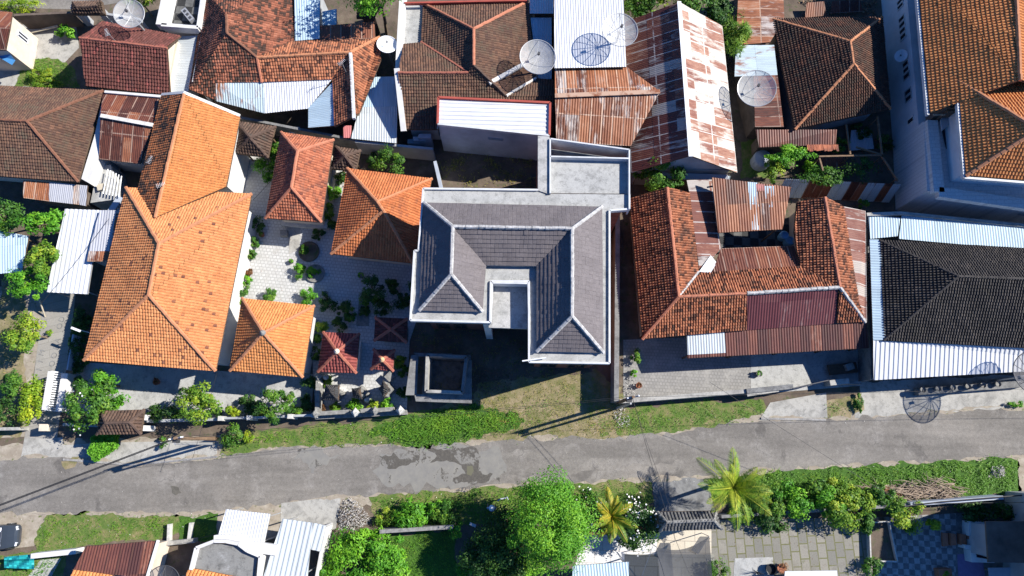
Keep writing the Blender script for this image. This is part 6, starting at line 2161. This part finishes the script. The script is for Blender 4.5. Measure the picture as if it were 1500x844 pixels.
MB().tube([P(729, 734, .5), P(733, 731, .55), P(740, 730, .5), P(743, 728, .55), P(744, 732, .45)], .05, 6).build('hose', 'wall_pale_skytint', t)
t = thing('plank', 'short pale plank lying in the bushes behind the person', 'plank', P(695, 770, .1))
MB().bar(P(688, 767, .6), P(697, 771, .6), .2, .05).build('board', 'wall_blue', t)


# a person seen from above in the shade
def person(lab, u, v):
    b = P(u, v, 0)
    t = thing('person', lab, 'person', (b.x, b.y, 0))
    J = dict(pel=(0, 0, .92), ch=(0, -.03, 1.25), nk=(0, -.02, 1.45), hd=(0, .05, 1.60), hp=(.11, 0, .88), kp=(.12, -.02, .47), ap=(.12, .0, .07), tp=(.13, .17, .04), hm=(-.11, 0, .88), km=(-.13, .05, .47), am=(-.13, -.02, .07), tm=(-.14, .15, .04),
             sp=(.19, -.03, 1.38), ep=(.30, .02, 1.12), wp=(.26, .22, 1.0), fp=(.24, .30, .98), sm=(-.19, -.03, 1.38), em=(-.31, -.02, 1.12), wm=(-.30, .20, 1.02), fm=(-.28, .29, 1.0))
    rad = dict(pel=.15, ch=.16, nk=.065, hd=.10, hp=.11, kp=.065, ap=.045, tp=.04, hm=.11, km=.065, am=.045, tm=.04, sp=.075, ep=.05, wp=.035, fp=.035, sm=.075, em=.05, wm=.035, fm=.035)
    E = [('pel', 'ch'), ('ch', 'nk'), ('nk', 'hd'), ('pel', 'hp'), ('hp', 'kp'), ('kp', 'ap'), ('ap', 'tp'), ('pel', 'hm'), ('hm', 'km'), ('km', 'am'), ('am', 'tm'), ('ch', 'sp'), ('sp', 'ep'), ('ep', 'wp'), ('wp', 'fp'), ('ch', 'sm'), ('sm', 'em'), ('em', 'wm'), ('wm', 'fm')]
    ks = list(J)
    me = bpy.data.meshes.new('body')
    me.from_pydata([J[k] for k in ks], [(ks.index(a), ks.index(c)) for a, c in E], [])
    o = link_mesh(me, 'body', t, None)
    md = o.modifiers.new('skin', 'SKIN')
    for i, k in enumerate(ks):
        sv = me.skin_vertices[0].data[i]
        sv.radius = (rad[k], rad[k])
        sv.use_root = k == 'pel'
    sb = o.modifiers.new('sub', 'SUBSURF')
    sb.levels = sb.render_levels = 2
    me.materials.append(M['skin'])
    ORG[o] = ORG[t]

    def at(z):
        return (b.x, b.y + .0, z)
    MB().lathe((b.x, b.y - .02, 0), [(.20, .86), (.215, 1.0), (.21, 1.2), (.24, 1.34), (.17, 1.43), (.08, 1.47)], 14).build('shirt', 'shirt_blue', t, smooth=True)
    for s in (-1, 1):
        MB().tube([(b.x + s * .17, b.y - .03, 1.38), (b.x + s * .30, b.y + .0, 1.13)], [.10, .075], 8).build('sleeve', 'shirt_blue', t, smooth=True)
        MB().tube([(b.x + s * .11, b.y, .92), (b.x + s * .125, b.y, .48), (b.x + s * .125, b.y, .1)], [.13, .09, .075], 8).build('trouser_leg', 'car_paint', t, smooth=True)
    MB().lathe((b.x, b.y + .05, 0), [(.20, 1.66), (.19, 1.68), (.125, 1.69), (.12, 1.75), (.09, 1.80), (.02, 1.82)], 14).build('hat', 'metal_white', t, smooth=True)
    return t


plain('skin', (.32, .18, .12), .6, .05)
m = NT('shirt_blue')
vo = m.n('TexVoronoi')
vo.inputs['Scale'].default_value = 9
m.l(m.coords(), vo.inputs['Vector'])
m.done(m.ramp(vo.outputs[0], [(.3, (.55, .62, .72)), (.45, (.16, .24, .44))]), .8)
person('person in a blue white shirt and pale hat standing in tree shade', 721, 742)

# ================================================================== PLANTS
big = plant('tree', 'big feathery bright green tree at the bottom centre', 'tree', 806, 770, 4.8, (3.05, 3.55, 2.5), 26000, .16, 'leaf_feather', 80, cr=.30, lw=.45, hollow=.40)
plant('tree', 'darker leafy tree behind the dark lawn at the bottom', 'tree', 728, 815, 2.5, (2.7, 2.4, 1.8), 6000, .20, 'leaf_dark', 46, cr=.26)
plant('bush', 'mid green bush at the foot of the big feathery tree', 'bush', 740, 838, 1.9, (2.2, 1.4, 1.4), 3200, .20, 'leaf_mid', 30, cr=.28)
plant('bush', 'shaded dark bush between old wall and feathery tree', 'bush', 745, 775, 1.6, (2.2, 1.7, 1.4), 3600, .18, 'leaf_dark', 30, cr=.28)
plant('bush', 'broad leafed bush above the old mossy wall', 'bush', 612, 752, .9, (2.0, 1.2, .9), 1900, .30, 'leaf_bright', 24, lw=.35)
plant('bush', 'dark leafy bush right of the broad leafed bush', 'bush', 655, 750, .9, (1.6, 1.2, .9), 1400, .26, 'leaf_mid', 18, lw=.35)
plant('bush', 'small bush spilling over the end of the old wall', 'bush', 669, 775, 1.3, (.75, .7, .7), 700, .18, 'leaf_bright', 10)
plant('bush', 'pale weedy bush beside the rubble heap', 'bush', 566, 762, .5, (1.0, .9, .5), 700, .16, 'leaf_lime', 12)
plant('hedge', 'bright green creeper mass at the bottom beside the white canopy', 'hedge', 535, 822, 1.2, (3.4, 2.5, 1.2), 9000, .24, 'leaf_bright', 70, cr=.22, lw=.4, trunk=False)
plant('hedge', 'low bright creeper spilling left of the lawn to the bottom edge', 'hedge', 500, 850, 1.0, (2.4, 1.6, 1.0), 4000, .24, 'leaf_bright', 36, cr=.24, lw=.4, trunk=False)
palm('small golden yellow palm beside the feathery tree', 896, 756, 2.7, 16, 1.85, 'palm_gold', 8, droop=.5)
palm('larger green palm with yellow ribs beside the grey gate', 1074, 714, 3.3, 23, 2.85, 'palm_green', 5, droop=.45)
plant('bush', 'dark bush dotted with white flowers beside the grey gate', 'flowering bush', 932, 768, 1.7, (1.9, 2.0, 1.5), 4200, .17, 'leaf_dark', 36, cr=.27, flowers=150)
plant('bush', 'mid green bush with white blooms under the golden palm', 'flowering bush', 866, 748, 1.2, (1.3, 1.6, 1.1), 1900, .17, 'leaf_mid', 18, flowers=40)
for k, (u, v, r, mt, lab) in enumerate(((1110, 722, 1.2, 'leaf_mid', 'round bush on the verge right of the larger palm'), (1155, 733, 1.7, 'leaf_bright', 'bright bush on the verge right of the palm'), (1192, 720, 1.3, 'leaf_mid', 'mid green bush in the middle of the lower right verge'), (1235, 745, 1.9, 'leaf_lime', 'lime green creeper tumbling onto the grassy paving'),
                                           (1222, 715, 1.2, 'leaf_lime', 'thin climbing bush at the foot of a service wire'), (1330, 757, 1.6, 'leaf_lime', 'light green tree leaning over the checkered floor'), (1368, 768, .6, 'leaf_yellow', 'small yellow green shrub at the checkered floor edge'), (1290, 728, 1.3, 'leaf_mid', 'leafy bush left of the brown brush'), (1265, 765, 1.1, 'leaf_mid', 'green bush overhanging the grassy paving corner'), (1085, 752, 1.1, 'leaf_lime', 'yellowish shrub right of the grey gate'), (1135, 760, 1.4, 'leaf_dark', 'dark shrub at the wall over the grassy paving'))):
    plant('bush', lab, 'bush', u, v, max(.8, r * .75), (r, r * .85, r * .75), int(1500 * r), .19, mt, 20, cr=.3)
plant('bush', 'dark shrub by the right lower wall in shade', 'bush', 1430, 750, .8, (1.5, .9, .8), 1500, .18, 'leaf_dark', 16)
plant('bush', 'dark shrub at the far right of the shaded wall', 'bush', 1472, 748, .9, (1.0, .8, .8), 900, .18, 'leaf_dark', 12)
plant('bush', 'green potted bush beside the shade net', 'bush', 1052, 832, .7, (.9, 1.0, .7), 1100, .14, 'leaf_mid', 16)
plant('bush', 'spiky green plant below the dark planting box', 'bush', 1278, 832, .6, (.9, .8, .6), 420, .34, 'leaf_mid', 10, lw=.22)
plant('bush', 'shrub at the bottom between crate and checkered floor', 'bush', 1390, 842, .5, (.6, .6, .5), 400, .16, 'leaf_lime', 8)
# brown brush on the verge
mb = MB()
rn = random.Random(6)
for k in range(620):
    c = P(rn.uniform(1262, 1400), 0, 0).x, 0
    u = rn.uniform(1255, 1400)
    v = 722 + (u - 1330) * -.06 + rn.gauss(0, 6.5)
    p = P(u, v, rn.uniform(.05, .55))
    a = rn.gauss(-.1, .5) + (math.pi if rn.random() < .5 else 0)
    q = p + Vector((math.cos(a), math.sin(a), rn.uniform(-.15, .2))) * rn.uniform(.4, 1.3)
    q.z = max(.03, q.z)
    mb.tube([p, p.lerp(q, .5) + Vector((rn.uniform(-.1, .1), rn.uniform(-.1, .1), .06)), q], [.036, .026, .01], 4, tint=rn.random())
br = mb.build('brush_pile', 'deadwood', label='pile of bare brown branches along the lower right verge', cat='branches')
C_, N_, ct = crown_points(P(1290, 722, .4), (2.2, .7, .35), 900, 24)
quad_mesh('dry_leaves', leaves(C_, N_, np.full(900, .15), np.full(900, .05)), ct, 'dry_leaf', br)

# left yard trees
for u, v, z, rx, ry, n, mt, lab, lf in ((8, 318, 3.0, 1.7, 1.5, 2400, 'leaf_mid', 'dark green tree at the left edge above the blue canopy', .2), (62, 326, 3.2, 1.7, 1.1, 2200, 'leaf_bright', 'bright tree between the tin lean-to and blue canopy', .24), (60, 375, 3.6, 1.35, 1.6, 1900, 'leaf_lime', 'olive leaved tree overhanging the blue canopy edge', .22), (40, 412, 3.2, 1.7, 1.5, 3000, 'leaf_bright', 'dense bright tree below the blue canopy', .2),
                                         (35, 487, 2.6, 1.5, 1.5, 2300, 'leaf_lime', 'round lime tree on bare soil by the path', .2), (14, 565, 1.6, 1.0, 1.5, 1600, 'leaf_mid', 'green bush in the lower left garden', .18), (42, 590, 1.5, 1.05, 1.9, 2300, 'leaf_yellow', 'tall yellow green shrub beside the path', .2), (4, 600, 1.2, 1.1, 1.4, 1500, 'leaf_dark', 'dark green shrub at the left edge of the lower garden', .16), (56, 570, 1.0, .6, .8, 600, 'leaf_lime', 'small lime shrub touching the path edge', .18)):
    plant('tree' if z > 2 else 'bush', lab, 'tree' if z > 2 else 'bush', u, v, z, (rx, ry, min(rx, ry) * .85), n, lf, mt, 24, cr=.3)
plant('bush', 'tiny weed clump growing on the engraved path', 'weed', 73, 487, .25, (.4, .3, .25), 160, .14, 'leaf_lime', 6, trunk=False)
plant('tree', 'leafy tree filling the corner beside the slatted gate', 'tree', 128, 592, 2.5, (2.0, 2.0, 1.6), 4200, .2, 'leaf_mid', 34, cr=.27, flowers=14)
plant('bush', 'bright branch mass above the brown tiled gate', 'bush', 160, 585, 1.6, (1.6, .9, .8), 1500, .2, 'leaf_bright', 18)
plant('tree', 'young bright tree rising at the top of the corner greenery', 'tree', 148, 562, 2.4, (1.3, 1.1, 1.1), 1500, .2, 'leaf_bright', 18)
plant('tree', 'round yellow green tree in the front garden', 'tree', 290, 592, 2.6, (1.75, 1.5, 1.5), 3600, .19, 'leaf_lime', 34, cr=.27)
plant('bush', 'small yellow bush between the two front garden trees', 'bush', 341, 600, .9, (.6, .65, .6), 800, .15, 'leaf_yellow', 12)
plant('tree', 'spreading frangipani like tree below the orange pyramid roof', 'tree', 405, 590, 2.3, (1.6, 1.6, 1.2), 1900, .26, 'leaf_mid', 22, lw=.28, cr=.26)
plant('bush', 'dark shrub left of the spreading tree', 'bush', 370, 600, .8, (.9, .8, .8), 800, .18, 'leaf_dark', 10)
plant('bush', 'dark shrub at the right end of the brown gate wall', 'bush', 245, 607, 1.0, (1.3, .7, .8), 1000, .16, 'leaf_dark', 12)
g = P(161, 656, 0)
t = thing('hedge', 'clipped bright green hedge in front of the brown tiled gate', 'hedge', (g.x, g.y, 0))
n = 2600
poly = [(P(a, b, 0).x, P(a, b, 0).y) for a, b in ((146, 638), (180, 637), (180, 656), (164, 666), (148, 676), (140, 664))]
xy = np.stack([RNG.uniform(min(p[0] for p in poly), max(p[0] for p in poly), n * 2), RNG.uniform(min(p[1] for p in poly), max(p[1] for p in poly), n * 2)], 1)
xy = xy[in_poly(xy, poly)]
zz = RNG.uniform(.1, 1.0, len(xy)) ** .4 * 1.05 * (.85 + .3 * vnoise(xy, .4, 4))
N_ = unit(RNG.normal(size=(len(xy), 3)) * .5 + np.array([0, 0, .9]))
Lf = .2 * (.7 + .6 * RNG.random(len(xy)))
quad_mesh('foliage', leaves(np.concatenate([xy, zz[:, None]], 1), N_, Lf, Lf * .45), RNG.random(len(xy)), 'leaf_bright', t)
plant('bush', 'sparse shrub on the drive right of the gate hedge', 'bush', 239, 648, .5, (.5, .5, .5), 350, .15, 'leaf_mid', 8)
plant('bush', 'leafy bush at the foot of the brown utility pole', 'bush', 342, 640, .9, (1.0, .95, .8), 1300, .16, 'leaf_mid', 14)
plant('bush', 'spiky yellow plant beside the pole bush', 'bush', 364, 641, .6, (.55, .55, .5), 420, .3, 'leaf_yellow', 8, lw=.2)
# courtyard shrubs
for u, v, r, mt, lab in ((392, 238, 1.15, 'leaf_bright', 'bright shrub left of the tall red orange pavilion'), (402, 212, .7, 'leaf_mid', 'narrow shrub behind the weathered shelter'), (375, 330, .8, 'leaf_dark', 'dark shrub at the corner of the orange wing'), (372, 354, .6, 'leaf_mid', 'small plant along the orange house edge'),
                         (365, 399, .35, 'leaf_red', 'dark red shrub beside the orange eave'), (361, 410, .55, 'leaf_bright', 'bright round shrub below the dark red one'), (354, 425, .6, 'leaf_mid', 'mid green shrub along the orange eave'), (348, 441, .5, 'leaf_lime', 'lime shrub nearest the pyramid roof corner'), (396, 433, .7, 'leaf_mid', 'shrub behind the pyramid roof on pale paving'),
                         (449, 436, .75, 'leaf_bright', 'round shrub at the right corner of the pyramid roof'), (438, 397, .65, 'leaf_bright', 'left shrub of the close pair on the paving'), (458, 398, .55, 'leaf_bright', 'right shrub of the close pair on the paving'), (446, 366, .45, 'leaf_mid', 'small plant beside the round soil bed'), (466, 343, .6, 'leaf_dark', 'dark round shrub below the tall pavilion'),
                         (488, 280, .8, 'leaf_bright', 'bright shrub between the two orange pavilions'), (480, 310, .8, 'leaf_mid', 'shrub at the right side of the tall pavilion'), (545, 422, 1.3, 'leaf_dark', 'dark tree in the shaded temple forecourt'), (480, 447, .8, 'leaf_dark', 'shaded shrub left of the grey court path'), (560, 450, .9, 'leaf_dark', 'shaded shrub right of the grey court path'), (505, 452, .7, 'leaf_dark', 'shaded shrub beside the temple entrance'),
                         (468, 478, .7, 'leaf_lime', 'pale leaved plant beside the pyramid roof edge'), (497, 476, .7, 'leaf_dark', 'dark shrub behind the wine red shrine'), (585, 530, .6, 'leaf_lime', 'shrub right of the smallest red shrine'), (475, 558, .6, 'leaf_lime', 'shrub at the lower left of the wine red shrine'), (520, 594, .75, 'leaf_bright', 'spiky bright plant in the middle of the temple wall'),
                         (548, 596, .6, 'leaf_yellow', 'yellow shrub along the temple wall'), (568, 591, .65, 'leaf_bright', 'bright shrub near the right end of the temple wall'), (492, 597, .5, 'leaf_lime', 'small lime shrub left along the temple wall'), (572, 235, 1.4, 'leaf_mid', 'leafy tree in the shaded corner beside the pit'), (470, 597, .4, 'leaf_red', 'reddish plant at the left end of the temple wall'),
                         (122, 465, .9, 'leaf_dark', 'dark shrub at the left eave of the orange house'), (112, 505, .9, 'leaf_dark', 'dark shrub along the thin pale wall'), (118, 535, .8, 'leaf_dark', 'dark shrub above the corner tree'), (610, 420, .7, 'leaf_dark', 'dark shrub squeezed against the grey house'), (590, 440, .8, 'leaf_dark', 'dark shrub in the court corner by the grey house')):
    zc = 2.2 if r > 1.25 else max(.3, r * .8)
    plant('tree' if r > 1.25 else 'bush', lab, 'tree' if r > 1.25 else 'shrub', u, v, zc, (r, r, r * .8), int(1150 * r) + 150, .17, mt, 14, cr=.32, lw=.4)
t = thing('soil_bed', 'round dark soil bed on the pale paving', 'flower bed', P(452, 369, 0))
p = P(453, 369, 0)
MB().lathe((p.x, p.y, 0), [(.85, 0), (.85, .12), (.75, .14), (.7, .1), (.05, .16)], 18).build('bed', 'soil', t)
t = thing('soil_bed', 'round stone edged bed in the shaded courtyard', 'flower bed', P(462, 400, 0))
p = P(462, 401, 0)
MB().lathe((p.x, p.y, 0), [(.75, 0), (.75, .2), (.65, .22), (.62, .12), (.05, .14)], 18).build('bed', 'stone_grey', t)
t = thing('stone_box', 'small square black box in front of the tall pavilion', 'box', P(415, 341, 0))
p = P(415, 341, .5)
MB().box((p.x, p.y), .55, .5, 0, .5).build('box', 'stone_grey', t)
# upper plants
plant('bush', 'bright leafy plants in the upper left yard', 'bush', 95, 47, .8, (1.0, .6, .7), 900, .2, 'leaf_bright', 12)
plant('bush', 'yellow green weeds along the brown roof gutter', 'bush', 70, 122, .6, (1.5, .5, .5), 1000, .17, 'leaf_lime', 14)
plant('bush', 'rough grass clump in the upper left yard', 'bush', 55, 106, .6, (1.3, .8, .6), 1300, .2, 'leaf_lime', 16, lw=.25)
plant('bush', 'feathery yellow grass by the top left road', 'bush', 25, 8, .9, (2.2, .8, .8), 1500, .3, 'leaf_yellow', 18, lw=.18)
plant('bush', 'spiky lime fronds behind the big pale dish', 'bush', 200, -4, 2.6, (1.8, 1.2, 1.2), 900, .45, 'leaf_lime', 14, lw=.15)
plant('tree', 'tree overhanging the old brown scrap roof at the top', 'tree', 545, -22, 6.5, (3.0, 2.6, 2.2), 4200, .24, 'leaf_bright', 30)
for u, v, z, r, mt, lab in ((935, 2, 3.5, 1.7, 'leaf_mid', 'mid green tree between white shed and striped gable'), (958, -12, 4.0, 2.0, 'leaf_lime', 'yellow tinged tree above the striped gable'), (1020, -5, 4.0, 2.0, 'leaf_mid', 'tree behind the striped gable ridge'), (1052, 12, 3.4, 1.5, 'leaf_dark', 'dark tree right of the striped gable peak'), (905, -30, 4.0, 1.8, 'leaf_dark', 'dark tree beyond the white corrugated shed')):
    plant('tree', lab, 'tree', u, v, z, (r, r, r * .8), int(1500 * r), .22, mt, 22)
plant('bush', 'large spiky grass clump beside the cream tin slope', 'grass clump', 1077, 48, 2.9, (1.5, 2.3, 1.6), 1900, .75, 'leaf_lime', 20, lw=.09, cr=.3)
plant('tree', 'dense green tree at the corner of the grey house rear slab', 'tree', 972, 252, 3.5, (2.05, 1.75, 1.6), 5600, .19, 'leaf_mid', 34, cr=.26)
plant('bush', 'small bush left of the dense corner tree', 'bush', 935, 254, 2.4, (.7, .7, .6), 500, .17, 'leaf_mid', 8)
plant('vine', 'bright vine growing over the broken roof tiles', 'vine', 1156, 226, 2.7, (2.1, 1.0, .7), 2600, .18, 'leaf_bright', 30, cr=.25)
plant('vine', 'hanging vine strand left of the bright vine', 'vine', 1132, 250, 1.9, (.75, 1.3, .8), 1000, .18, 'leaf_lime', 14)
plant('vine', 'shaded vine on the tin fence under the pergola', 'vine', 1212, 258, 2.1, (2.3, .9, .6), 1700, .18, 'leaf_mid', 22)
plant('vine', 'shaded creeper hanging from the pergola beam', 'vine', 1262, 245, 2.3, (1.2, 1.2, .6), 900, .17, 'leaf_dark', 14)
plant('bush', 'ragged plant at the left wall of the gravel yard', 'bush', 930, 522, .5, (.5, .6, .5), 400, .18, 'leaf_mid', 8)
plant('bush', 'small bright plant in a crack of the gravel yard', 'bush', 928, 546, .35, (.5, .35, .35), 300, .18, 'leaf_bright', 6)
plant('bush', 'green weeds along the concrete ramp edge', 'bush', 1258, 588, .35, (.45, 1.1, .35), 700, .15, 'leaf_mid', 10, trunk=False)
plant('bush', 'small weed clump at the right road edge', 'bush', 1488, 592, .3, (.7, .4, .3), 400, .14, 'leaf_bright', 8, trunk=False)
plant('bush', 'weed tuft beside the tin fence end', 'bush', 1262, 296, .9, (.5, .6, .6), 350, .2, 'leaf_mid', 6)

# clutter
stones('rubble_heap', 'dark heap of ash and cuttings in the shade below the grey house', [(690, 545), (725, 538), (752, 550), (748, 575), (715, 580), (690, 568)], 420, .14, 'wall_dark', 'thing', 21, .03, .35, 'rubble heap')
for k, (u, v, s, mt, lab) in enumerate(((385, 345, .9, 'terracotta', 'small clay pot left of the black box in the courtyard'), (428, 384, .8, 'stone_grey', 'grey pot between the two round beds'), (355, 392, .9, 'terracotta', 'clay pot against the orange house wall'), (478, 432, 1.0, 'stone_grey', 'grey pot in the shaded paving right of the pyramid roof'),
                                       (530, 405, 1.0, 'stone_grey', 'grey pot below the wide orange pavilion'), (232, 560, 1.0, 'terracotta', 'clay pot in the shade of the big orange house'), (272, 572, 1.0, 'stone_pale', 'pale pot on the front yard concrete'), (1110, 548, 1.0, 'stone_grey', 'grey pot on the pale yard under the veranda'), (935, 565, .9, 'terracotta', 'clay pot beside the rubble in the gravel yard'))):
    p = P(u, v, 0)
    t = thing('plant_pot', lab, 'plant pot', p, 'pots in the yards')
    MB().lathe((p.x, p.y, 0), [(.16 * s, 0), (.24 * s, .3 * s), (.26 * s, .34 * s), (.21 * s, .32 * s), (.2 * s, .25 * s)], 12).build('pot', mt, t)
    n = 90
    C_, N_, ct = crown_points(p + Vector((0, 0, .5 * s)), (.3 * s, .3 * s, .25 * s), n, 8)
    quad_mesh('foliage', leaves(C_, N_, np.full(n, .16), np.full(n, .05)), ct, ('leaf_mid', 'leaf_bright', 'leaf_red')[k % 3], t)
stones('litter', None, [(0, 640), (60, 640), (200, 650), (318, 648), (600, 640), (900, 636), (1120, 606), (1500, 590), (1500, 600), (1000, 640), (540, 660), (0, 680)], 80, .06, 'petal', seed=41, zr=.05)
stones('litter', None, [(0, 750), (300, 752), (540, 730), (950, 703), (1490, 670), (1490, 690), (960, 722), (560, 750), (260, 775), (0, 800)], 80, .06, 'petal', seed=42, zr=.1)
stones('leaf_litter', None, [(340, 225), (500, 228), (640, 380), (600, 500), (596, 600), (462, 605), (460, 480), (335, 470)], 420, .07, 'dry_leaf', seed=43, zr=.03)
stones('leaf_litter', None, [(1040, 762), (1280, 758), (1400, 752), (1400, 844), (1040, 844)], 300, .06, 'dry_leaf', seed=44, zr=.03)
stones('leaf_litter', None, [(855, 784), (1040, 770), (1046, 844), (915, 844)], 130, .06, 'dry_leaf', seed=45, zr=.04)

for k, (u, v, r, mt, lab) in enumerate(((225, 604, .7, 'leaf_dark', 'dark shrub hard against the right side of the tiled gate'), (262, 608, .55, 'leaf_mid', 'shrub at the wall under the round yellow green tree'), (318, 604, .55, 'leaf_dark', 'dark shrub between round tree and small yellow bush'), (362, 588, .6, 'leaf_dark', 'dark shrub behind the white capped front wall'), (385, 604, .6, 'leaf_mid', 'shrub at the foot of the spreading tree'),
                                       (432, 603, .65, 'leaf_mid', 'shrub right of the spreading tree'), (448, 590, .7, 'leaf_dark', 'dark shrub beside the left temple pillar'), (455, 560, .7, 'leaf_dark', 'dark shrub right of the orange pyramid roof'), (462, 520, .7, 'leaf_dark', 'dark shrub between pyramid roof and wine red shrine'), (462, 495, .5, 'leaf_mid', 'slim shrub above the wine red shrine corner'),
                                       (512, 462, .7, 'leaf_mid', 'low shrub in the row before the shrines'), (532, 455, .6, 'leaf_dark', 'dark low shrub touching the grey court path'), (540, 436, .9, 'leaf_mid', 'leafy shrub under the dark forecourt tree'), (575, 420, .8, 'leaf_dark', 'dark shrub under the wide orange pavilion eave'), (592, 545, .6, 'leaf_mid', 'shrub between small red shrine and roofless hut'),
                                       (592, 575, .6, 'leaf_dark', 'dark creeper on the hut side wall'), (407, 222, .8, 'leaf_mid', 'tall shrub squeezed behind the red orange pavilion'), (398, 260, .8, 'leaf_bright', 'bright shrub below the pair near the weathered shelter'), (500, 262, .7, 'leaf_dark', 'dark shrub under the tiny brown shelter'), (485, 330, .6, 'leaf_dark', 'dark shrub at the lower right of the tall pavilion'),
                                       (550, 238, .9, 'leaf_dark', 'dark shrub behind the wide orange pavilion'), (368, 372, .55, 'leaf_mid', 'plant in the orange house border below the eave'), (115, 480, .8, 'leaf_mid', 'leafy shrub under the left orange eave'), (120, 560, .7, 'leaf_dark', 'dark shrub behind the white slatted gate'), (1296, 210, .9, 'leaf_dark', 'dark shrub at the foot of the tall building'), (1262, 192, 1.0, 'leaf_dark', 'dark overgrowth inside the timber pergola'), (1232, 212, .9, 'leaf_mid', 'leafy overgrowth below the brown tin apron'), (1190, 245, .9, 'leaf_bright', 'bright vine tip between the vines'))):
    plant('bush', lab, 'shrub', u, v, max(.35, r * .8), (r, r * .9, r * .8), int(1200 * r) + 120, .17, mt, 14, cr=.32, lw=.4)
stones('rubble_heap', 'dark junk and offcuts in the yard above the old brown house', [(1165, 2), (1280, 0), (1282, 24), (1200, 24)], 200, .3, 'wood', 'thing', 51, .05, .4, 'junk')
stones('rubble_heap', 'broken tiles and timber under the pergola', [(1200, 222), (1290, 200), (1305, 255), (1215, 262)], 260, .2, 'ridge_brown', 'thing', 52, .03, .3, 'junk')
for k, (u, v, w_, h_, mt) in enumerate(((1218, 238, 22, 12, 'tin_rust'), (1262, 205, 18, 16, 'tin_grey'), (1240, 10, 24, 10, 'tin_rust'), (1195, 14, 16, 12, 'tin_deeprust'))):
    mb = MB()
    clad(mb, [P(u - w_, v + h_, .5), P(u + w_, v + h_ - 3, .55), P(u + w_ - 4, v - h_, .9), P(u - w_ + 3, v - h_ + 2, .8)], 'tinfine', None, .02)
    mb.build('tin_sheet', [mt, 'wood_dark'], label=('rusty tin sheet lying under the pergola', 'grey tin sheet lying below the brown roof corner', 'rusty tin sheet in the yard beside the tall building', 'orange rust sheet at the left of the top yard')[k], cat='tin sheet', group='loose tin sheets')

for k, (u, v, r, mt, lab) in enumerate(((1132, 742, 1.5, 'leaf_mid', 'thick bush over the garden wall right of the palm'), (1212, 735, 1.4, 'leaf_bright', 'bright thick bush at the middle of the garden wall'), (1258, 733, 1.3, 'leaf_lime', 'lime bush at the left end of the brown branches'), (1312, 742, 1.1, 'leaf_mid', 'green bush at the wall under the brown branches'), (770, 830, 1.3, 'leaf_bright', 'bright undergrowth below the big feathery tree'), (690, 838, 1.2, 'leaf_bright', 'bright leafy clump at the bottom edge beside the lawn'), (640, 745, .9, 'leaf_bright', 'bright leaves among the bushes above the old wall'))):
    plant('bush', lab, 'bush', u, v, max(.8, r * .8), (r, r * .85, r * .75), int(1700 * r), .18, mt, 20, cr=.3)
